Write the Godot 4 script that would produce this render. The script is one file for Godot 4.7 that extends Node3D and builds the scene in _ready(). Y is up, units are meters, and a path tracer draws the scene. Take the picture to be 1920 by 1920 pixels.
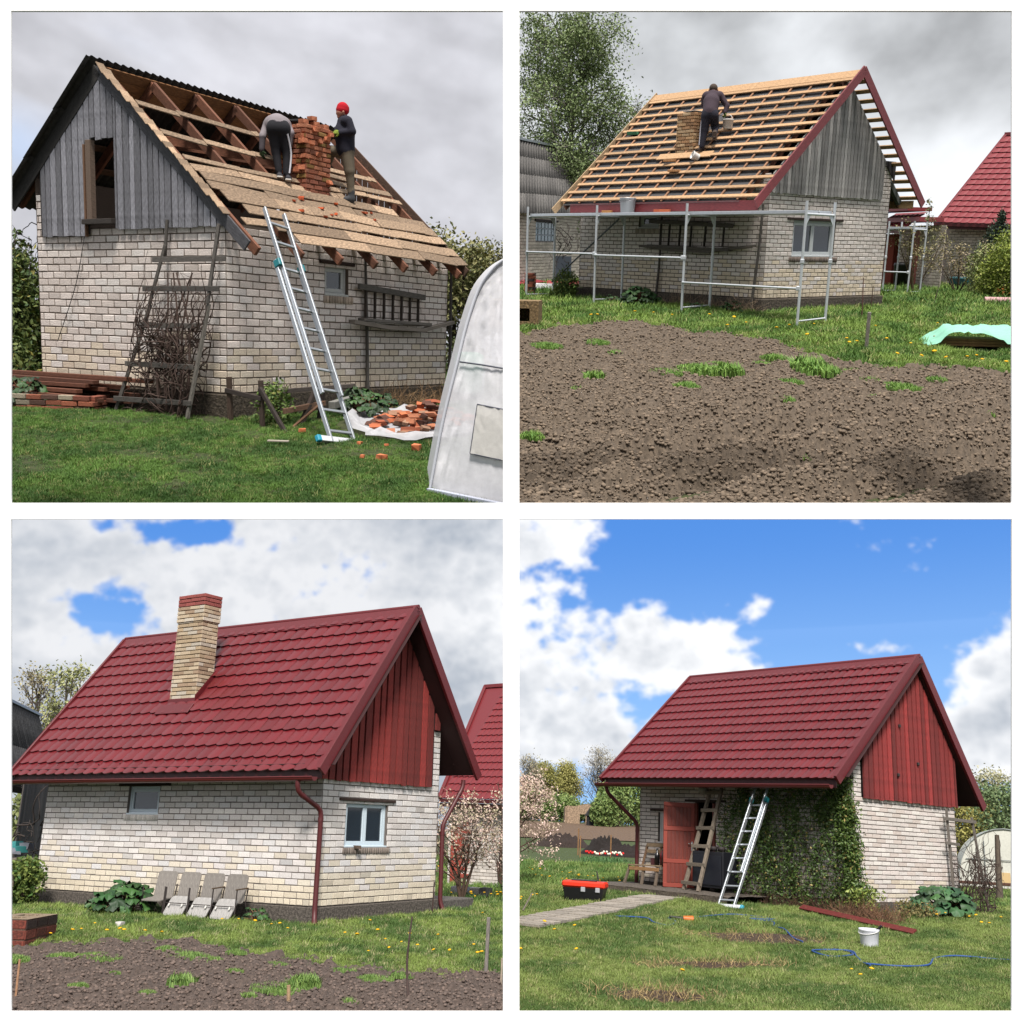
extends Node3D
# Four gardens with the same brick house, seen through the four openings of a white display frame.

var Q := {}
var D := Transform3D.IDENTITY
var rng := RandomNumberGenerator.new()
var used := {}
var mats := {}
var tex := {}
var meshes := {}
var cam_at := Vector3(0, 5.67, 0)
var A := {}
var B := {}
var C := {}
var E := {}

func _ready() -> void:
	# ---- camera, sky, sun, exposure
	var cam := Camera3D.new()
	cam.name = "camera"
	cam.fov = 51.28
	cam.near = 0.05
	cam.far = 6000.0
	cam.position = cam_at
	cam.rotation_degrees = Vector3(16.6, 0, 0)
	add_child(cam)
	cam.current = true
	var env := Environment.new()
	env.tonemap_mode = Environment.TONE_MAPPER_LINEAR
	env.tonemap_exposure = 1.28
	env.background_mode = Environment.BG_SKY
	var sky := Sky.new()
	var sm := PanoramaSkyMaterial.new()
	sm.panorama = ImageTexture.create_from_image(sky_picture())
	sm.energy_multiplier = 1.0
	sky.sky_material = sm
	env.sky = sky
	env.sdfgi_enabled = true
	env.ssao_enabled = true
	env.ssil_enabled = true
	var we := WorldEnvironment.new()
	we.name = "world_environment"
	we.environment = env
	add_child(we)
	var sun := DirectionalLight3D.new()
	sun.name = "sun"
	sun.light_energy = 1.55
	sun.light_color = Color(1.0, 0.975, 0.945)
	sun.light_angular_distance = 14.0
	sun.shadow_enabled = true
	sun.rotation_degrees = Vector3(-44, 4, 0)
	add_child(sun)
	rng.seed = 7
	make_textures()
	# ---- the four places
	A = garden(Transform3D(Basis(Vector3(0.87067, -0.24092, 0.42882), Vector3(0.0329, 0.8984, 0.43794), Vector3(-0.49076, -0.36719, 0.79014)).scaled(Vector3.ONE * 0.5), Vector3(-1.944, 8.526, -6.749)),
		0.32, 0.10, Vector2(0.6969, 0.7171), Vector3(10.55, 0.908, 10.855), Vector2(1.419, 5.263), Vector2(5.422, 1.653), [3.823, 5.467, 2.239, 2.368, 4.485, -0.415, 2.049, 4.327, 2.717, -0.011, 5.287, true])
	B = garden(Transform3D(Basis(Vector3(0.62931, -0.4074, 0.66181), Vector3(0.01705, 0.85862, 0.51234), Vector3(-0.77697, -0.31114, 0.54728)).scaled(Vector3.ONE * 0.5), Vector3(2.699, 11.171, -10.382)),
		0.30, 0.05, Vector2(0.6156, 0.788), Vector3(14.827, 1.1, 18.98), Vector2(8.121, 13.495), Vector2(11.199, 9.542), [4.523, 5.859, 2.235, 2.43, 4.807, -0.847, 1.994, 5.263, 2.167, -0.383, 5.757, false])
	C = garden(Transform3D(Basis(Vector3(0.85634, -0.01359, 0.51624), Vector3(0.01718, 0.99985, -0.00218), Vector3(-0.51613, 0.01074, 0.85644)).scaled(Vector3.ONE * 3.6), Vector3(-12.327, 1.066, -71.064)),
		0.28, 0.06, Vector2(0.6542, 0.7564), Vector3(13.105, 1.295, 15.153), Vector2(1.008, 10.227), Vector2(7.28, 5.422), [3.62, 7.716, 2.19, 1.983, 5.566, -0.55, 2.302, 4.33, 2.473, -0.436, 8.22, false])
	E = garden(Transform3D(Basis(Vector3(0.63136, -0.03555, 0.77468), Vector3(0.05351, 0.99856, 0.00222), Vector3(-0.77364, 0.04005, 0.63235)).scaled(Vector3.ONE * 4.5), Vector3(30.213, -0.417, -99.114)),
		0.22, 0.06, Vector2(0.5544, 0.8322), Vector3(12.775, 1.04, 19.176), Vector2(4.575, 12.341), Vector2(9.253, 4.547), [3.8, 5.904, 2.004, 2.317, 5.056, -0.79, 2.295, 4.612, 2.076, -0.182, 6.362, false])
	display_frame()
	grounds()
	enter(A); garden_a()
	enter(B); garden_b()
	enter(C); garden_c()
	enter(E); garden_e()

# ---------------------------------------------------------------- sky
func lump(az: float, el: float, b: Array) -> float:
	var dx: float = (az - b[0]) / b[2]
	var dy: float = (el - b[1]) / b[3]
	return b[4] * exp(-(dx * dx + dy * dy) * 0.9)

func sky_picture() -> Image:
	var w := 4096
	var h := 2048
	var im := Image.create(w, h, false, Image.FORMAT_RGBAH)
	var n1 := FastNoiseLite.new()
	n1.seed = 11; n1.frequency = 5.0; n1.fractal_octaves = 6; n1.fractal_gain = 0.5
	var n2 := FastNoiseLite.new()
	n2.seed = 12; n2.frequency = 4.0; n2.fractal_octaves = 4; n2.fractal_gain = 0.5
	var blobs := [[2.5, 15.0, 3.2, 3.4, 1.3], [4.5, 8.6, 6.0, 2.6, 1.3], [9.3, 9.6, 3.2, 1.7, 1.2], [3, 4.8, 7.0, 2.0, 1.1], [19, 8.9, 1.7, 0.55, 1.1], [14.7, 14, 0.6, 0.5, 0.8], [13.4, 11, 0.7, 0.7, 0.75],
		[24.5, 6.6, 2.6, 2.6, 1.5], [23.0, 3.4, 4.5, 1.8, 1.2], [27, 9, 3, 3, 1.3], [11.5, 7.2, 2.2, 0.9, 0.7], [17.5, 6.6, 1.6, 0.6, 0.6], [-20.9, 10.6, 2.1, 1.3, -1.5], [-18, 14.9, 3.4, 0.7, -0.9], [-17.5, 12.6, 1.2, 0.6, -0.5]]
	var y := 0
	while y < h:
		var x := 0
		var coarse_row := y % 8 == 0
		while x < w:
			if not coarse_row and x >= w * 0.11 and x < w * 0.888:
				x = int(w * 0.888)
			var az := (x + 0.5) / w * 360.0
			if az > 180.0: az -= 360.0
			var el := (0.5 - (y + 0.5) / h) * 180.0
			var inside := absf(az) < 38.0 and el > -5.0 and el < 46.0
			var c := sky_at(az, el, n1, n2, blobs)
			if inside:
				im.set_pixel(x, y, c)
				x += 1
			else:
				im.fill_rect(Rect2i(x, y, 8, 8 if coarse_row else 1), c)
				x += 8
		y += 1
	return im

func sky_at(az: float, el: float, n1: FastNoiseLite, n2: FastNoiseLite, blobs: Array) -> Color:
	var ra := deg_to_rad(az)
	var re := deg_to_rad(el)
	var d := Vector3(sin(ra) * cos(re), sin(re), -cos(ra) * cos(re))
	if el < -4.0:
		return Color(0.13, 0.14, 0.12)
	# low sky: white cumulus on blue to the right, cloud with a blue gap to the left
	var base := lerpf(0.75, -0.75, smoothstep(-4.0, 3.0, az))
	base = lerpf(base, 0.45, smoothstep(30.0, 60.0, absf(az)))
	base += 0.35 * (1.0 - smoothstep(0.5, 3.5, el)) + 0.5 * smoothstep(17.0, 24.0, el)
	for b in blobs:
		base += lump(az, el, b)
	var nn := n1.get_noise_3d(d.x, d.y * 1.7, d.z)
	var f := n1.get_noise_3d(d.x * 3.1 + 5.0, d.y * 5.0, d.z * 3.1)
	var g2 := n1.get_noise_3d(d.x * 9.0 + 2.0, d.y * 11.0, d.z * 9.0)
	var puff := 0.5 - absf(n2.get_noise_3d(d.x * 6.0, d.y * 7.0 + 4.0, d.z * 6.0)) * 1.6
	var cover := smoothstep(-0.12, 0.42, base + nn * 1.0 + f * 0.45 + g2 * 0.32 + puff * 0.3 - 0.02)
	var blue := Color(0.075, 0.235, 0.64).lerp(Color(0.28, 0.50, 0.84), 1.0 - smoothstep(1.0, 17.0, el))
	var thick := clampf(base * 0.42 - 0.08 + 0.22 * smoothstep(2.0, -4.0, az) + 0.35 * smoothstep(8.5, 4.0, el) * smoothstep(9.0, 5.0, az) + n2.get_noise_3d(d.x + 3.0, d.y * 2.4, d.z) * 0.85 + f * 0.3 + g2 * 0.2 - puff * 0.3 - 0.05 * (el - 8.0) * smoothstep(-2.0, 3.0, az), 0.0, 1.0)
	var cloud := Color(0.80, 0.81, 0.83).lerp(Color(0.68, 0.69, 0.715), smoothstep(1.0, -6.0, az)).lerp(Color(0.36, 0.40, 0.46), thick)
	var low := blue.lerp(cloud, cover)
	low = low.lerp(Color(0.68, 0.70, 0.74), smoothstep(34.0, 50.0, absf(az)))
	# high sky: grey overcast, streaky to the left, blotchy to the right
	var s1 := n2.get_noise_3d(d.x * 1.2, d.y * 4.5 + d.x * 0.8, d.z * 1.2)
	var s2 := n1.get_noise_3d(d.x * 1.0 + 9.0, d.y * 1.6, d.z)
	var left := 0.545 + 0.13 * s1 + 0.09 * f
	var right := 0.575 + 0.26 * s2 + 0.11 * f + lump(az, el, [24, 31, 4.5, 3.0, 0.28]) - lump(az, el, [25, 37, 7, 3.0, 0.18])
	var g := lerpf(left, right, smoothstep(-3.0, 3.0, az))
	var tint := Color(0.98, 0.985, 1.06).lerp(Color(0.97, 1.0, 1.04), smoothstep(-3.0, 3.0, az))
	var high := Color(g * tint.r, g * tint.g, g * tint.b)
	high = high.lerp(Color(0.42, 0.55, 0.78), clampf(lump(az, el, [-29, 32.0, 3.0, 1.6, 0.6]) + s1 * 0.2, 0.0, 0.6) * (1.0 - smoothstep(-24.0, -18.0, az)))
	high = high.lerp(Color(0.66, 0.67, 0.70), smoothstep(38.0, 60.0, absf(az)))
	return low.lerp(high, smoothstep(17.5, 26.0, el))
# ---------------------------------------------------------------- places
func garden(d: Transform3D, gh: float, sl: float, nrm: Vector2, cam: Vector3, a: Vector2, b: Vector2, dims: Array) -> Dictionary:
	return {"d": d, "gh": gh, "sl": sl, "n": nrm, "cam": cam, "a": a, "b": b,
		"G": dims[0], "L": dims[1], "H": dims[2], "rg": dims[3], "rh": dims[4], "e1": dims[5], "h1": dims[6], "e2": dims[7], "h2": dims[8], "r1": dims[9], "r2": dims[10],
		"tl": dims[11], "side": -1.0 if a.x < 3.0 else 1.0}

func enter(g: Dictionary) -> void:
	Q = g; D = g.d

func gy(x: float, z: float) -> float:
	return -Q.gh - Q.sl * maxf(0.0, x * Q.n.x + z * Q.n.y)

func on_ground(x: float, z: float, up := 0.0) -> Vector3:
	return Vector3(x, gy(x, z) + up, z)

func fan(u: float, k: float) -> Vector2:
	var c := Vector2(Q.cam.x, Q.cam.z)
	return c + (Q.a.lerp(Q.b, u) - c) * k

func uk(x: float, z: float) -> Vector2:
	var c := Vector2(Q.cam.x, Q.cam.z)
	var p := Vector2(x, z) - c
	var a: Vector2 = Q.a - c
	var e: Vector2 = Q.b - Q.a
	var det := a.x * e.y - a.y * e.x
	var k := (p.x * e.y - p.y * e.x) / det
	var ku := (a.x * p.y - a.y * p.x) / det
	return Vector2(ku / k, k)

# house axes: u runs along the gable, v along the ridge
func W(u: float, h: float, v: float) -> Vector3:
	return Vector3(-u, h, -v) if Q.tl else Vector3(-v, h, -u)

func eu() -> Vector3: return Vector3(-1, 0, 0) if Q.tl else Vector3(0, 0, -1)
func ev() -> Vector3: return Vector3(0, 0, -1) if Q.tl else Vector3(-1, 0, 0)

func near_slope(a: float, v: float, lift := 0.0) -> Vector3:
	var du: float = Q.rg - Q.e1
	var dh: float = Q.rh - Q.h1
	var n := Vector2(-dh, du).normalized() * lift
	return W(Q.e1 + du * a + n.x, Q.h1 + dh * a + n.y, v)

func far_slope(a: float, v: float, lift := 0.0) -> Vector3:
	var du: float = Q.e2 - Q.rg
	var dh: float = Q.rh - Q.h2
	var n := Vector2(dh, du).normalized() * lift
	return W(Q.e2 - du * a + n.x, Q.h2 + dh * a + n.y, v)

func roof_h(u: float) -> float:
	if u < Q.rg: return Q.h1 + (Q.rh - Q.h1) * (u - Q.e1) / (Q.rg - Q.e1)
	return Q.h2 + (Q.rh - Q.h2) * (Q.e2 - u) / (Q.e2 - Q.rg)

# ---------------------------------------------------------------- nodes
func numbered(n: String) -> String:
	if not used.has(n):
		used[n] = 0
		return n
	used[n] += 1
	return "%s_%03d" % [n, used[n]]

func tag(o: Node, label: String, cat: String, group := "", kind := "") -> void:
	o.set_meta("label", label)
	o.set_meta("category", cat)
	if group != "": o.set_meta("group", group)
	if kind != "": o.set_meta("kind", kind)

func thing(n: String, label: String, cat: String, at := Vector3.ZERO, yaw := 0.0, group := "") -> Node3D:
	var o := Node3D.new()
	o.name = numbered(n)
	add_child(o)
	o.transform = D * Transform3D(Basis(Vector3.UP, yaw), at)
	tag(o, label, cat, group)
	return o

func put(p: Node, n: String, mesh: Mesh, m: Material, xf := Transform3D.IDENTITY) -> MeshInstance3D:
	var o := MeshInstance3D.new()
	o.name = n
	o.mesh = mesh
	o.material_override = m
	o.transform = xf
	p.add_child(o, true)
	return o

func lone(n: String, label: String, cat: String, mesh: Mesh, m: Material, at := Vector3.ZERO, yaw := 0.0, group := "") -> MeshInstance3D:
	var o := put(self, numbered(n), mesh, m, D * Transform3D(Basis(Vector3.UP, yaw), at))
	tag(o, label, cat, group)
	return o

func setting(n: String, mesh: Mesh, m: Material) -> MeshInstance3D:
	var o := put(self, numbered(n), mesh, m, D)
	o.set_meta("kind", "structure")
	return o

func copy(src: Node3D, label: String, at: Vector3, yaw := 0.0, sc := 1.0) -> Node3D:
	var o: Node3D = src.duplicate()
	o.name = numbered(String(src.name).rstrip("0123456789").trim_suffix("_"))
	add_child(o)
	o.transform = D * Transform3D(Basis(Vector3.UP, yaw).scaled(Vector3.ONE * sc), at)
	o.set_meta("label", label)
	return o

# ---------------------------------------------------------------- materials
func noise_tex(seed_: int, freq: float, oct: int, lo: float, hi: float, normal := false, bump := 4.0, kind := FastNoiseLite.TYPE_SIMPLEX_SMOOTH, size := 512) -> NoiseTexture2D:
	var n := FastNoiseLite.new()
	n.seed = seed_
	n.noise_type = kind
	n.frequency = freq
	n.fractal_octaves = oct
	n.fractal_gain = 0.6
	var t := NoiseTexture2D.new()
	t.width = size; t.height = size
	t.seamless = true
	t.noise = n
	if normal:
		t.as_normal_map = true
		t.bump_strength = bump
	else:
		var g := Gradient.new()
		g.offsets = PackedFloat32Array([0.0, 1.0])
		g.colors = PackedColorArray([Color(lo, lo, lo), Color(hi, hi, hi)])
		t.color_ramp = g
	return t

func make_textures() -> void:
	tex = {
		"fine": noise_tex(1, 0.03, 5, 0.82, 1.0), "soft": noise_tex(2, 0.008, 4, 0.75, 1.0), "strong": noise_tex(3, 0.02, 5, 0.5, 1.0),
		"grain": noise_tex(4, 0.02, 4, 0.55, 1.0), "faint": noise_tex(5, 0.02, 4, 0.93, 1.0),
		"n_fine": noise_tex(6, 0.05, 4, 0, 1, true, 6.0), "n_coarse": noise_tex(7, 0.015, 5, 0, 1, true, 10.0), "n_grain": noise_tex(8, 0.03, 4, 0, 1, true, 6.0)}

# c is the sRGB colour; t a grey pattern that multiplies it
func mat(c: Color, rough := 0.85, t := "", sc := Vector3.ONE, nrm := "", ns := 1.0, metal := 0.0) -> StandardMaterial3D:
	var key := "%s|%s|%s|%s|%s|%s|%s" % [c.to_html(), rough, t, sc, nrm, ns, metal]
	if mats.has(key): return mats[key]
	var m := StandardMaterial3D.new()
	m.albedo_color = c
	m.roughness = rough
	m.metallic = metal
	if t != "":
		m.albedo_texture = tex[t]
	if nrm != "":
		m.normal_enabled = true
		m.normal_texture = tex[nrm]
		m.normal_scale = ns
	if t != "" or nrm != "":
		m.uv1_triplanar = true
		m.uv1_scale = sc
	mats[key] = m
	return m

func vmat(rough := 0.85, t := "", sc := Vector3.ONE, nrm := "", ns := 1.0, back := 0.0) -> StandardMaterial3D:
	var key := "v%s|%s|%s|%s|%s|%s" % [rough, t, sc, nrm, ns, back]
	if mats.has(key): return mats[key]
	var m: StandardMaterial3D = mat(Color(1, 1, 1), rough, t, sc, nrm, ns).duplicate()
	m.vertex_color_use_as_albedo = true
	if back > 0.0:
		m.backlight_enabled = true
		m.backlight = Color(back, back, back * 0.6)
	m.cull_mode = BaseMaterial3D.CULL_DISABLED
	mats[key] = m
	return m

func wood(c: Color, axis := 0, rough := 0.85) -> StandardMaterial3D:
	var s := [Vector3(0.7, 9, 9), Vector3(9, 0.7, 9), Vector3(9, 9, 0.7)]
	return mat(c, rough, "grain", s[axis], "n_grain", 0.6)

func shade(c: Color, amount: float) -> Color:
	var k := 1.0 + rng.randf_range(-amount, amount)
	return Color(clampf(c.r * k, 0, 1), clampf(c.g * k, 0, 1), clampf(c.b * k, 0, 1))

func glass() -> StandardMaterial3D:
	if not mats.has("glass"):
		var m := StandardMaterial3D.new()
		m.albedo_color = Color(0.15, 0.20, 0.25, 0.5)
		m.transparency = BaseMaterial3D.TRANSPARENCY_ALPHA
		m.roughness = 0.03
		m.metallic_specular = 0.5
		mats["glass"] = m
	return mats["glass"]

# ---------------------------------------------------------------- shapes
func st() -> SurfaceTool:
	var s := SurfaceTool.new()
	s.begin(Mesh.PRIMITIVE_TRIANGLES)
	return s

func done(s: SurfaceTool) -> ArrayMesh:
	s.generate_normals()
	return s.commit()

func tri(s: SurfaceTool, a: Vector3, b: Vector3, c: Vector3) -> void:
	s.add_vertex(a); s.add_vertex(b); s.add_vertex(c)

func quad(s: SurfaceTool, a: Vector3, b: Vector3, c: Vector3, d: Vector3) -> void:
	tri(s, a, b, c); tri(s, a, c, d)

func flat(s: SurfaceTool) -> void:
	s.set_smooth_group(-1)

# box with chamfered edges; size full, ch the chamfer
func bx(s: SurfaceTool, xf: Transform3D, size: Vector3, ch := 0.0) -> void:
	flat(s)
	var h := size * 0.5
	if ch <= 0.0:
		var p: Array[Vector3] = []
		for i in 8:
			p.append(xf * Vector3(h.x * (1 if i & 1 else -1), h.y * (1 if i & 2 else -1), h.z * (1 if i & 4 else -1)))
		for f in [[0, 1, 3, 2], [5, 4, 6, 7], [4, 0, 2, 6], [1, 5, 7, 3], [2, 3, 7, 6], [4, 5, 1, 0]]:
			quad(s, p[f[0]], p[f[3]], p[f[2]], p[f[1]])
		return
	ch = minf(ch, minf(h.x, minf(h.y, h.z)) * 0.9)
	# three points per corner: on the x, y and z faces
	var q := {}
	for i in 8:
		var sg := Vector3(1 if i & 1 else -1, 1 if i & 2 else -1, 1 if i & 4 else -1)
		for ax in 3:
			var v := h - Vector3(ch, ch, ch)
			v[ax] = h[ax]
			q[i * 3 + ax] = xf * (v * sg)
	var face := func(ax: int, ids: Array) -> void:
		quad(s, q[ids[0] * 3 + ax], q[ids[1] * 3 + ax], q[ids[2] * 3 + ax], q[ids[3] * 3 + ax])
	face.call(2, [0, 1, 3, 2]); face.call(2, [5, 4, 6, 7]); face.call(0, [4, 0, 2, 6])
	face.call(0, [1, 5, 7, 3]); face.call(1, [2, 3, 7, 6]); face.call(1, [4, 5, 1, 0])
	for e in [[0, 1, 1, 2], [2, 3, 1, 2], [4, 5, 1, 2], [6, 7, 1, 2], [0, 2, 0, 2], [1, 3, 0, 2], [4, 6, 0, 2], [5, 7, 0, 2], [0, 4, 0, 1], [1, 5, 0, 1], [2, 6, 0, 1], [3, 7, 0, 1]]:
		quad(s, q[e[0] * 3 + e[2]], q[e[1] * 3 + e[2]], q[e[1] * 3 + e[3]], q[e[0] * 3 + e[3]])
	for i in 8:
		tri(s, q[i * 3], q[i * 3 + 1], q[i * 3 + 2])

func box_mesh(size: Vector3, ch := 0.004) -> ArrayMesh:
	var key := "b%.3f,%.3f,%.3f,%.4f" % [size.x, size.y, size.z, ch]
	if not meshes.has(key):
		var s := st()
		bx(s, Transform3D.IDENTITY, size, ch)
		meshes[key] = done(s)
	return meshes[key]

func along(a: Vector3, b: Vector3, up := Vector3.UP) -> Transform3D:
	var x := (b - a).normalized()
	if absf(x.dot(up)) > 0.98: up = Vector3(0.3, 0, 1).normalized() if absf(x.y) > 0.9 else Vector3.UP
	var z := x.cross(up).normalized()
	return Transform3D(Basis(x, z.cross(x), z), (a + b) * 0.5)

# a bar from a to b, h high (towards up) and w wide
func beam(p: Node, n: String, a: Vector3, b: Vector3, w: float, h: float, m: Material, up := Vector3.UP, ch := 0.004) -> MeshInstance3D:
	var len_ := snappedf(a.distance_to(b), 0.01)
	return put(p, n, box_mesh(Vector3(len_, h, w), ch), m, along(a, b, up))

func tube(s: SurfaceTool, pts: Array, r0: float, r1: float, sides := 6, cap := true) -> void:
	s.set_smooth_group(0)
	var n := pts.size()
	var rings: Array = []
	var side := Vector3.ZERO
	for i in n:
		var t: Vector3 = (pts[mini(i + 1, n - 1)] - pts[maxi(i - 1, 0)]).normalized()
		if side == Vector3.ZERO:
			side = t.cross(Vector3.UP if absf(t.y) < 0.9 else Vector3.RIGHT).normalized()
		side = (side - t * side.dot(t)).normalized()
		var up := t.cross(side)
		var r := lerpf(r0, r1, float(i) / maxf(1.0, n - 1))
		var ring: Array = []
		for k in sides:
			var a := TAU * k / sides
			ring.append(pts[i] + (side * cos(a) + up * sin(a)) * r)
		rings.append(ring)
	for i in n - 1:
		for k in sides:
			var k2 := (k + 1) % sides
			quad(s, rings[i][k], rings[i][k2], rings[i + 1][k2], rings[i + 1][k])
	if cap:
		flat(s)
		for k in range(1, sides - 1):
			tri(s, rings[0][0], rings[0][k + 1], rings[0][k])
			tri(s, rings[n - 1][0], rings[n - 1][k], rings[n - 1][k + 1])

func tube_mesh(pts: Array, r0: float, r1: float, sides := 8) -> ArrayMesh:
	var s := st()
	tube(s, pts, r0, r1, sides)
	return done(s)

func lathe(s: SurfaceTool, prof: Array, n := 16, xf := Transform3D.IDENTITY) -> void:
	s.set_smooth_group(0)
	for i in prof.size() - 1:
		for k in n:
			var a := TAU * k / n
			var b := TAU * (k + 1) / n
			var p: Vector2 = prof[i]
			var q: Vector2 = prof[i + 1]
			quad(s, xf * Vector3(cos(a) * p.x, p.y, sin(a) * p.x), xf * Vector3(cos(b) * p.x, p.y, sin(b) * p.x),
				xf * Vector3(cos(b) * q.x, q.y, sin(b) * q.x), xf * Vector3(cos(a) * q.x, q.y, sin(a) * q.x))

func lathe_mesh(prof: Array, n := 16) -> ArrayMesh:
	var s := st()
	lathe(s, prof, n)
	return done(s)

func bend(pts: Array, n := 6) -> Array:
	var c := Curve3D.new()
	for i in pts.size():
		var t: Vector3 = (pts[mini(i + 1, pts.size() - 1)] - pts[maxi(i - 1, 0)]) / 6.0
		c.add_point(pts[i], -t, t)
	var out: Array = []
	for i in (pts.size() - 1) * n + 1:
		out.append(c.sample(i / n, float(i % n) / n) if i < (pts.size() - 1) * n else pts[-1])
	return out

# a flat piece with thickness: outline in the plane of xf (x, y), extruded to z
func slab(s: SurfaceTool, outline: Array, xf: Transform3D, z0: float, z1: float) -> void:
	flat(s)
	var poly := PackedVector2Array(outline)
	var idx := Geometry2D.triangulate_polygon(poly)
	for i in range(0, idx.size(), 3):
		var a := poly[idx[i]]; var b := poly[idx[i + 1]]; var c := poly[idx[i + 2]]
		tri(s, xf * Vector3(a.x, a.y, z1), xf * Vector3(b.x, b.y, z1), xf * Vector3(c.x, c.y, z1))
		tri(s, xf * Vector3(a.x, a.y, z0), xf * Vector3(c.x, c.y, z0), xf * Vector3(b.x, b.y, z0))
	for i in poly.size():
		var a := poly[i]; var b := poly[(i + 1) % poly.size()]
		quad(s, xf * Vector3(a.x, a.y, z0), xf * Vector3(b.x, b.y, z0), xf * Vector3(b.x, b.y, z1), xf * Vector3(a.x, a.y, z1))

func slab_mesh(outline: Array, xf: Transform3D, z0: float, z1: float) -> ArrayMesh:
	var s := st()
	slab(s, outline, xf, z0, z1)
	return done(s)

# lumpy ball of 32 faces
func clod_mesh() -> ArrayMesh:
	if meshes.has("clod"): return meshes["clod"]
	var r := RandomNumberGenerator.new()
	r.seed = 77
	var s := st()
	s.set_smooth_group(0)
	var pts := {}
	var pt := func(p: Vector3) -> Vector3:
		var k := Vector3i((p.normalized() * 100.0).round())
		if not pts.has(k): pts[k] = p.normalized() * r.randf_range(0.7, 1.2)
		return pts[k]
	for i in 8:
		var x := Vector3(1 if i & 1 else -1, 0, 0); var y := Vector3(0, 1 if i & 2 else -1, 0); var z := Vector3(0, 0, 1 if i & 4 else -1)
		var a := x + y; var b := y + z; var c := z + x
		var flip := (x.x * y.y * z.z) > 0.0
		for t in [[x, a, c], [a, y, b], [c, b, z], [a, b, c]]:
			if flip: tri(s, pt.call(t[0]), pt.call(t[2]), pt.call(t[1]))
			else: tri(s, pt.call(t[0]), pt.call(t[1]), pt.call(t[2]))
	meshes["clod"] = done(s)
	return meshes["clod"]

func rv(a: float, b: float) -> float: return rng.randf_range(a, b)
func rdir() -> Vector3: return Vector3(rng.randfn(), rng.randfn(), rng.randfn()).normalized()
# ---------------------------------------------------------------- frame and ground
func display_frame() -> void:
	var at := Transform3D(Basis(Vector3.RIGHT, deg_to_rad(16.6)), cam_at) * Transform3D(Basis.IDENTITY, Vector3(0, 0, -4.0))
	D = at
	var t := thing("display_frame", "plain white frame of bars with four square openings", "frame")
	var m := mat(Color(0.985, 0.985, 0.985), 0.6, "faint", Vector3.ONE * 0.2)
	m = m.duplicate()
	m.albedo_texture = null
	var bar := func(n: String, x0: float, y0: float, x1: float, y1: float, z: float) -> void:
		var s := Vector3(x1 - x0, y1 - y0, 0.010) / Vector3(500, 500, 1)
		put(t, n, box_mesh(s, 0.0015), m, Transform3D(Basis.IDENTITY, Vector3((x0 + x1) * 0.5 - 960, 960 - (y0 + y1) * 0.5, 0) / 500.0 + Vector3(0, 0, z)))
	bar.call("rail", -130.0, -130.0, 2050.0, 22.0, 0.0)
	bar.call("rail", -130.0, 1896.0, 2050.0, 2050.0, 0.0)
	bar.call("stile", -130.0, 22.0, 22.0, 1896.0, 0.0)
	bar.call("stile", 1896.0, 22.0, 2050.0, 1896.0, 0.0)
	bar.call("crossbar", 22.0, 943.0, 1896.0, 974.0, 0.0)
	bar.call("mullion", 943.0, 22.0, 974.0, 943.0, 0.0)
	bar.call("mullion", 943.0, 974.0, 974.0, 1896.0, 0.0)
	for x in [-1060.0, 1060.0]:
		beam(t, "post", Vector3(x / 500.0, -2.1, -0.03), Vector3(x / 500.0, -12.0, 2.9), 0.1, 0.1, m)

func far_rise(x: float, z: float) -> float:
	# the fields behind the last garden climb a little
	if Q.cam.x != E.cam.x: return 0.0
	var d: float = -(x * Q.n.x + z * Q.n.y)
	return 2.3 * smoothstep(22.0, 110.0, d)

func fan_mesh(nu: int, nk: int, u0: float, u1: float, k0: float, k1: float, hf: Callable, skirt := 0.0) -> ArrayMesh:
	var s := st()
	s.set_smooth_group(0)
	var rows: Array = []
	for j in nk + 1:
		var k := k0 * pow(k1 / k0, float(j) / nk)
		var row := PackedVector3Array()
		for i in nu + 1:
			var u := lerpf(u0, u1, float(i) / nu)
			var p := fan(u, k)
			row.append(Vector3(p.x, hf.call(p.x, p.y, u, k), p.y))
		rows.append(row)
	var idx := 0
	for j in nk + 1:
		for i in nu + 1:
			s.add_vertex(rows[j][i])
	for j in nk:
		for i in nu:
			var a := j * (nu + 1) + i
			for e in [a, a + 1, a + nu + 2, a, a + nu + 2, a + nu + 1]:
				s.add_index(e)
	s.generate_normals()
	var mesh := s.commit()
	if skirt > 0.0:
		var b := st()
		flat(b)
		var rim := PackedVector3Array()
		for i in nu + 1: rim.append(rows[0][i])
		for j in range(1, nk + 1): rim.append(rows[j][nu])
		for i in range(nu - 1, -1, -1): rim.append(rows[nk][i])
		for j in range(nk - 1, 0, -1): rim.append(rows[j][0])
		var down := Vector3(0, -skirt, 0)
		for i in rim.size():
			var p := rim[i]; var q := rim[(i + 1) % rim.size()]
			quad(b, p, q, q + down, p + down)
		var c0: Vector3 = rows[0][0] + down; var c1: Vector3 = rows[0][nu] + down
		var c2: Vector3 = rows[nk][nu] + down; var c3: Vector3 = rows[nk][0] + down
		quad(b, c0, c1, c2, c3)
		b.append_from(mesh, 0, Transform3D.IDENTITY)
		mesh = done(b) if false else mesh
		var b2 := st()
		flat(b2)
		for i in rim.size():
			var p := rim[i]; var q := rim[(i + 1) % rim.size()]
			quad(b2, p, q, q + down, p + down)
		quad(b2, c0, c1, c2, c3)
		b2.generate_normals()
		b2.commit(mesh)
	return mesh

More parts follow.
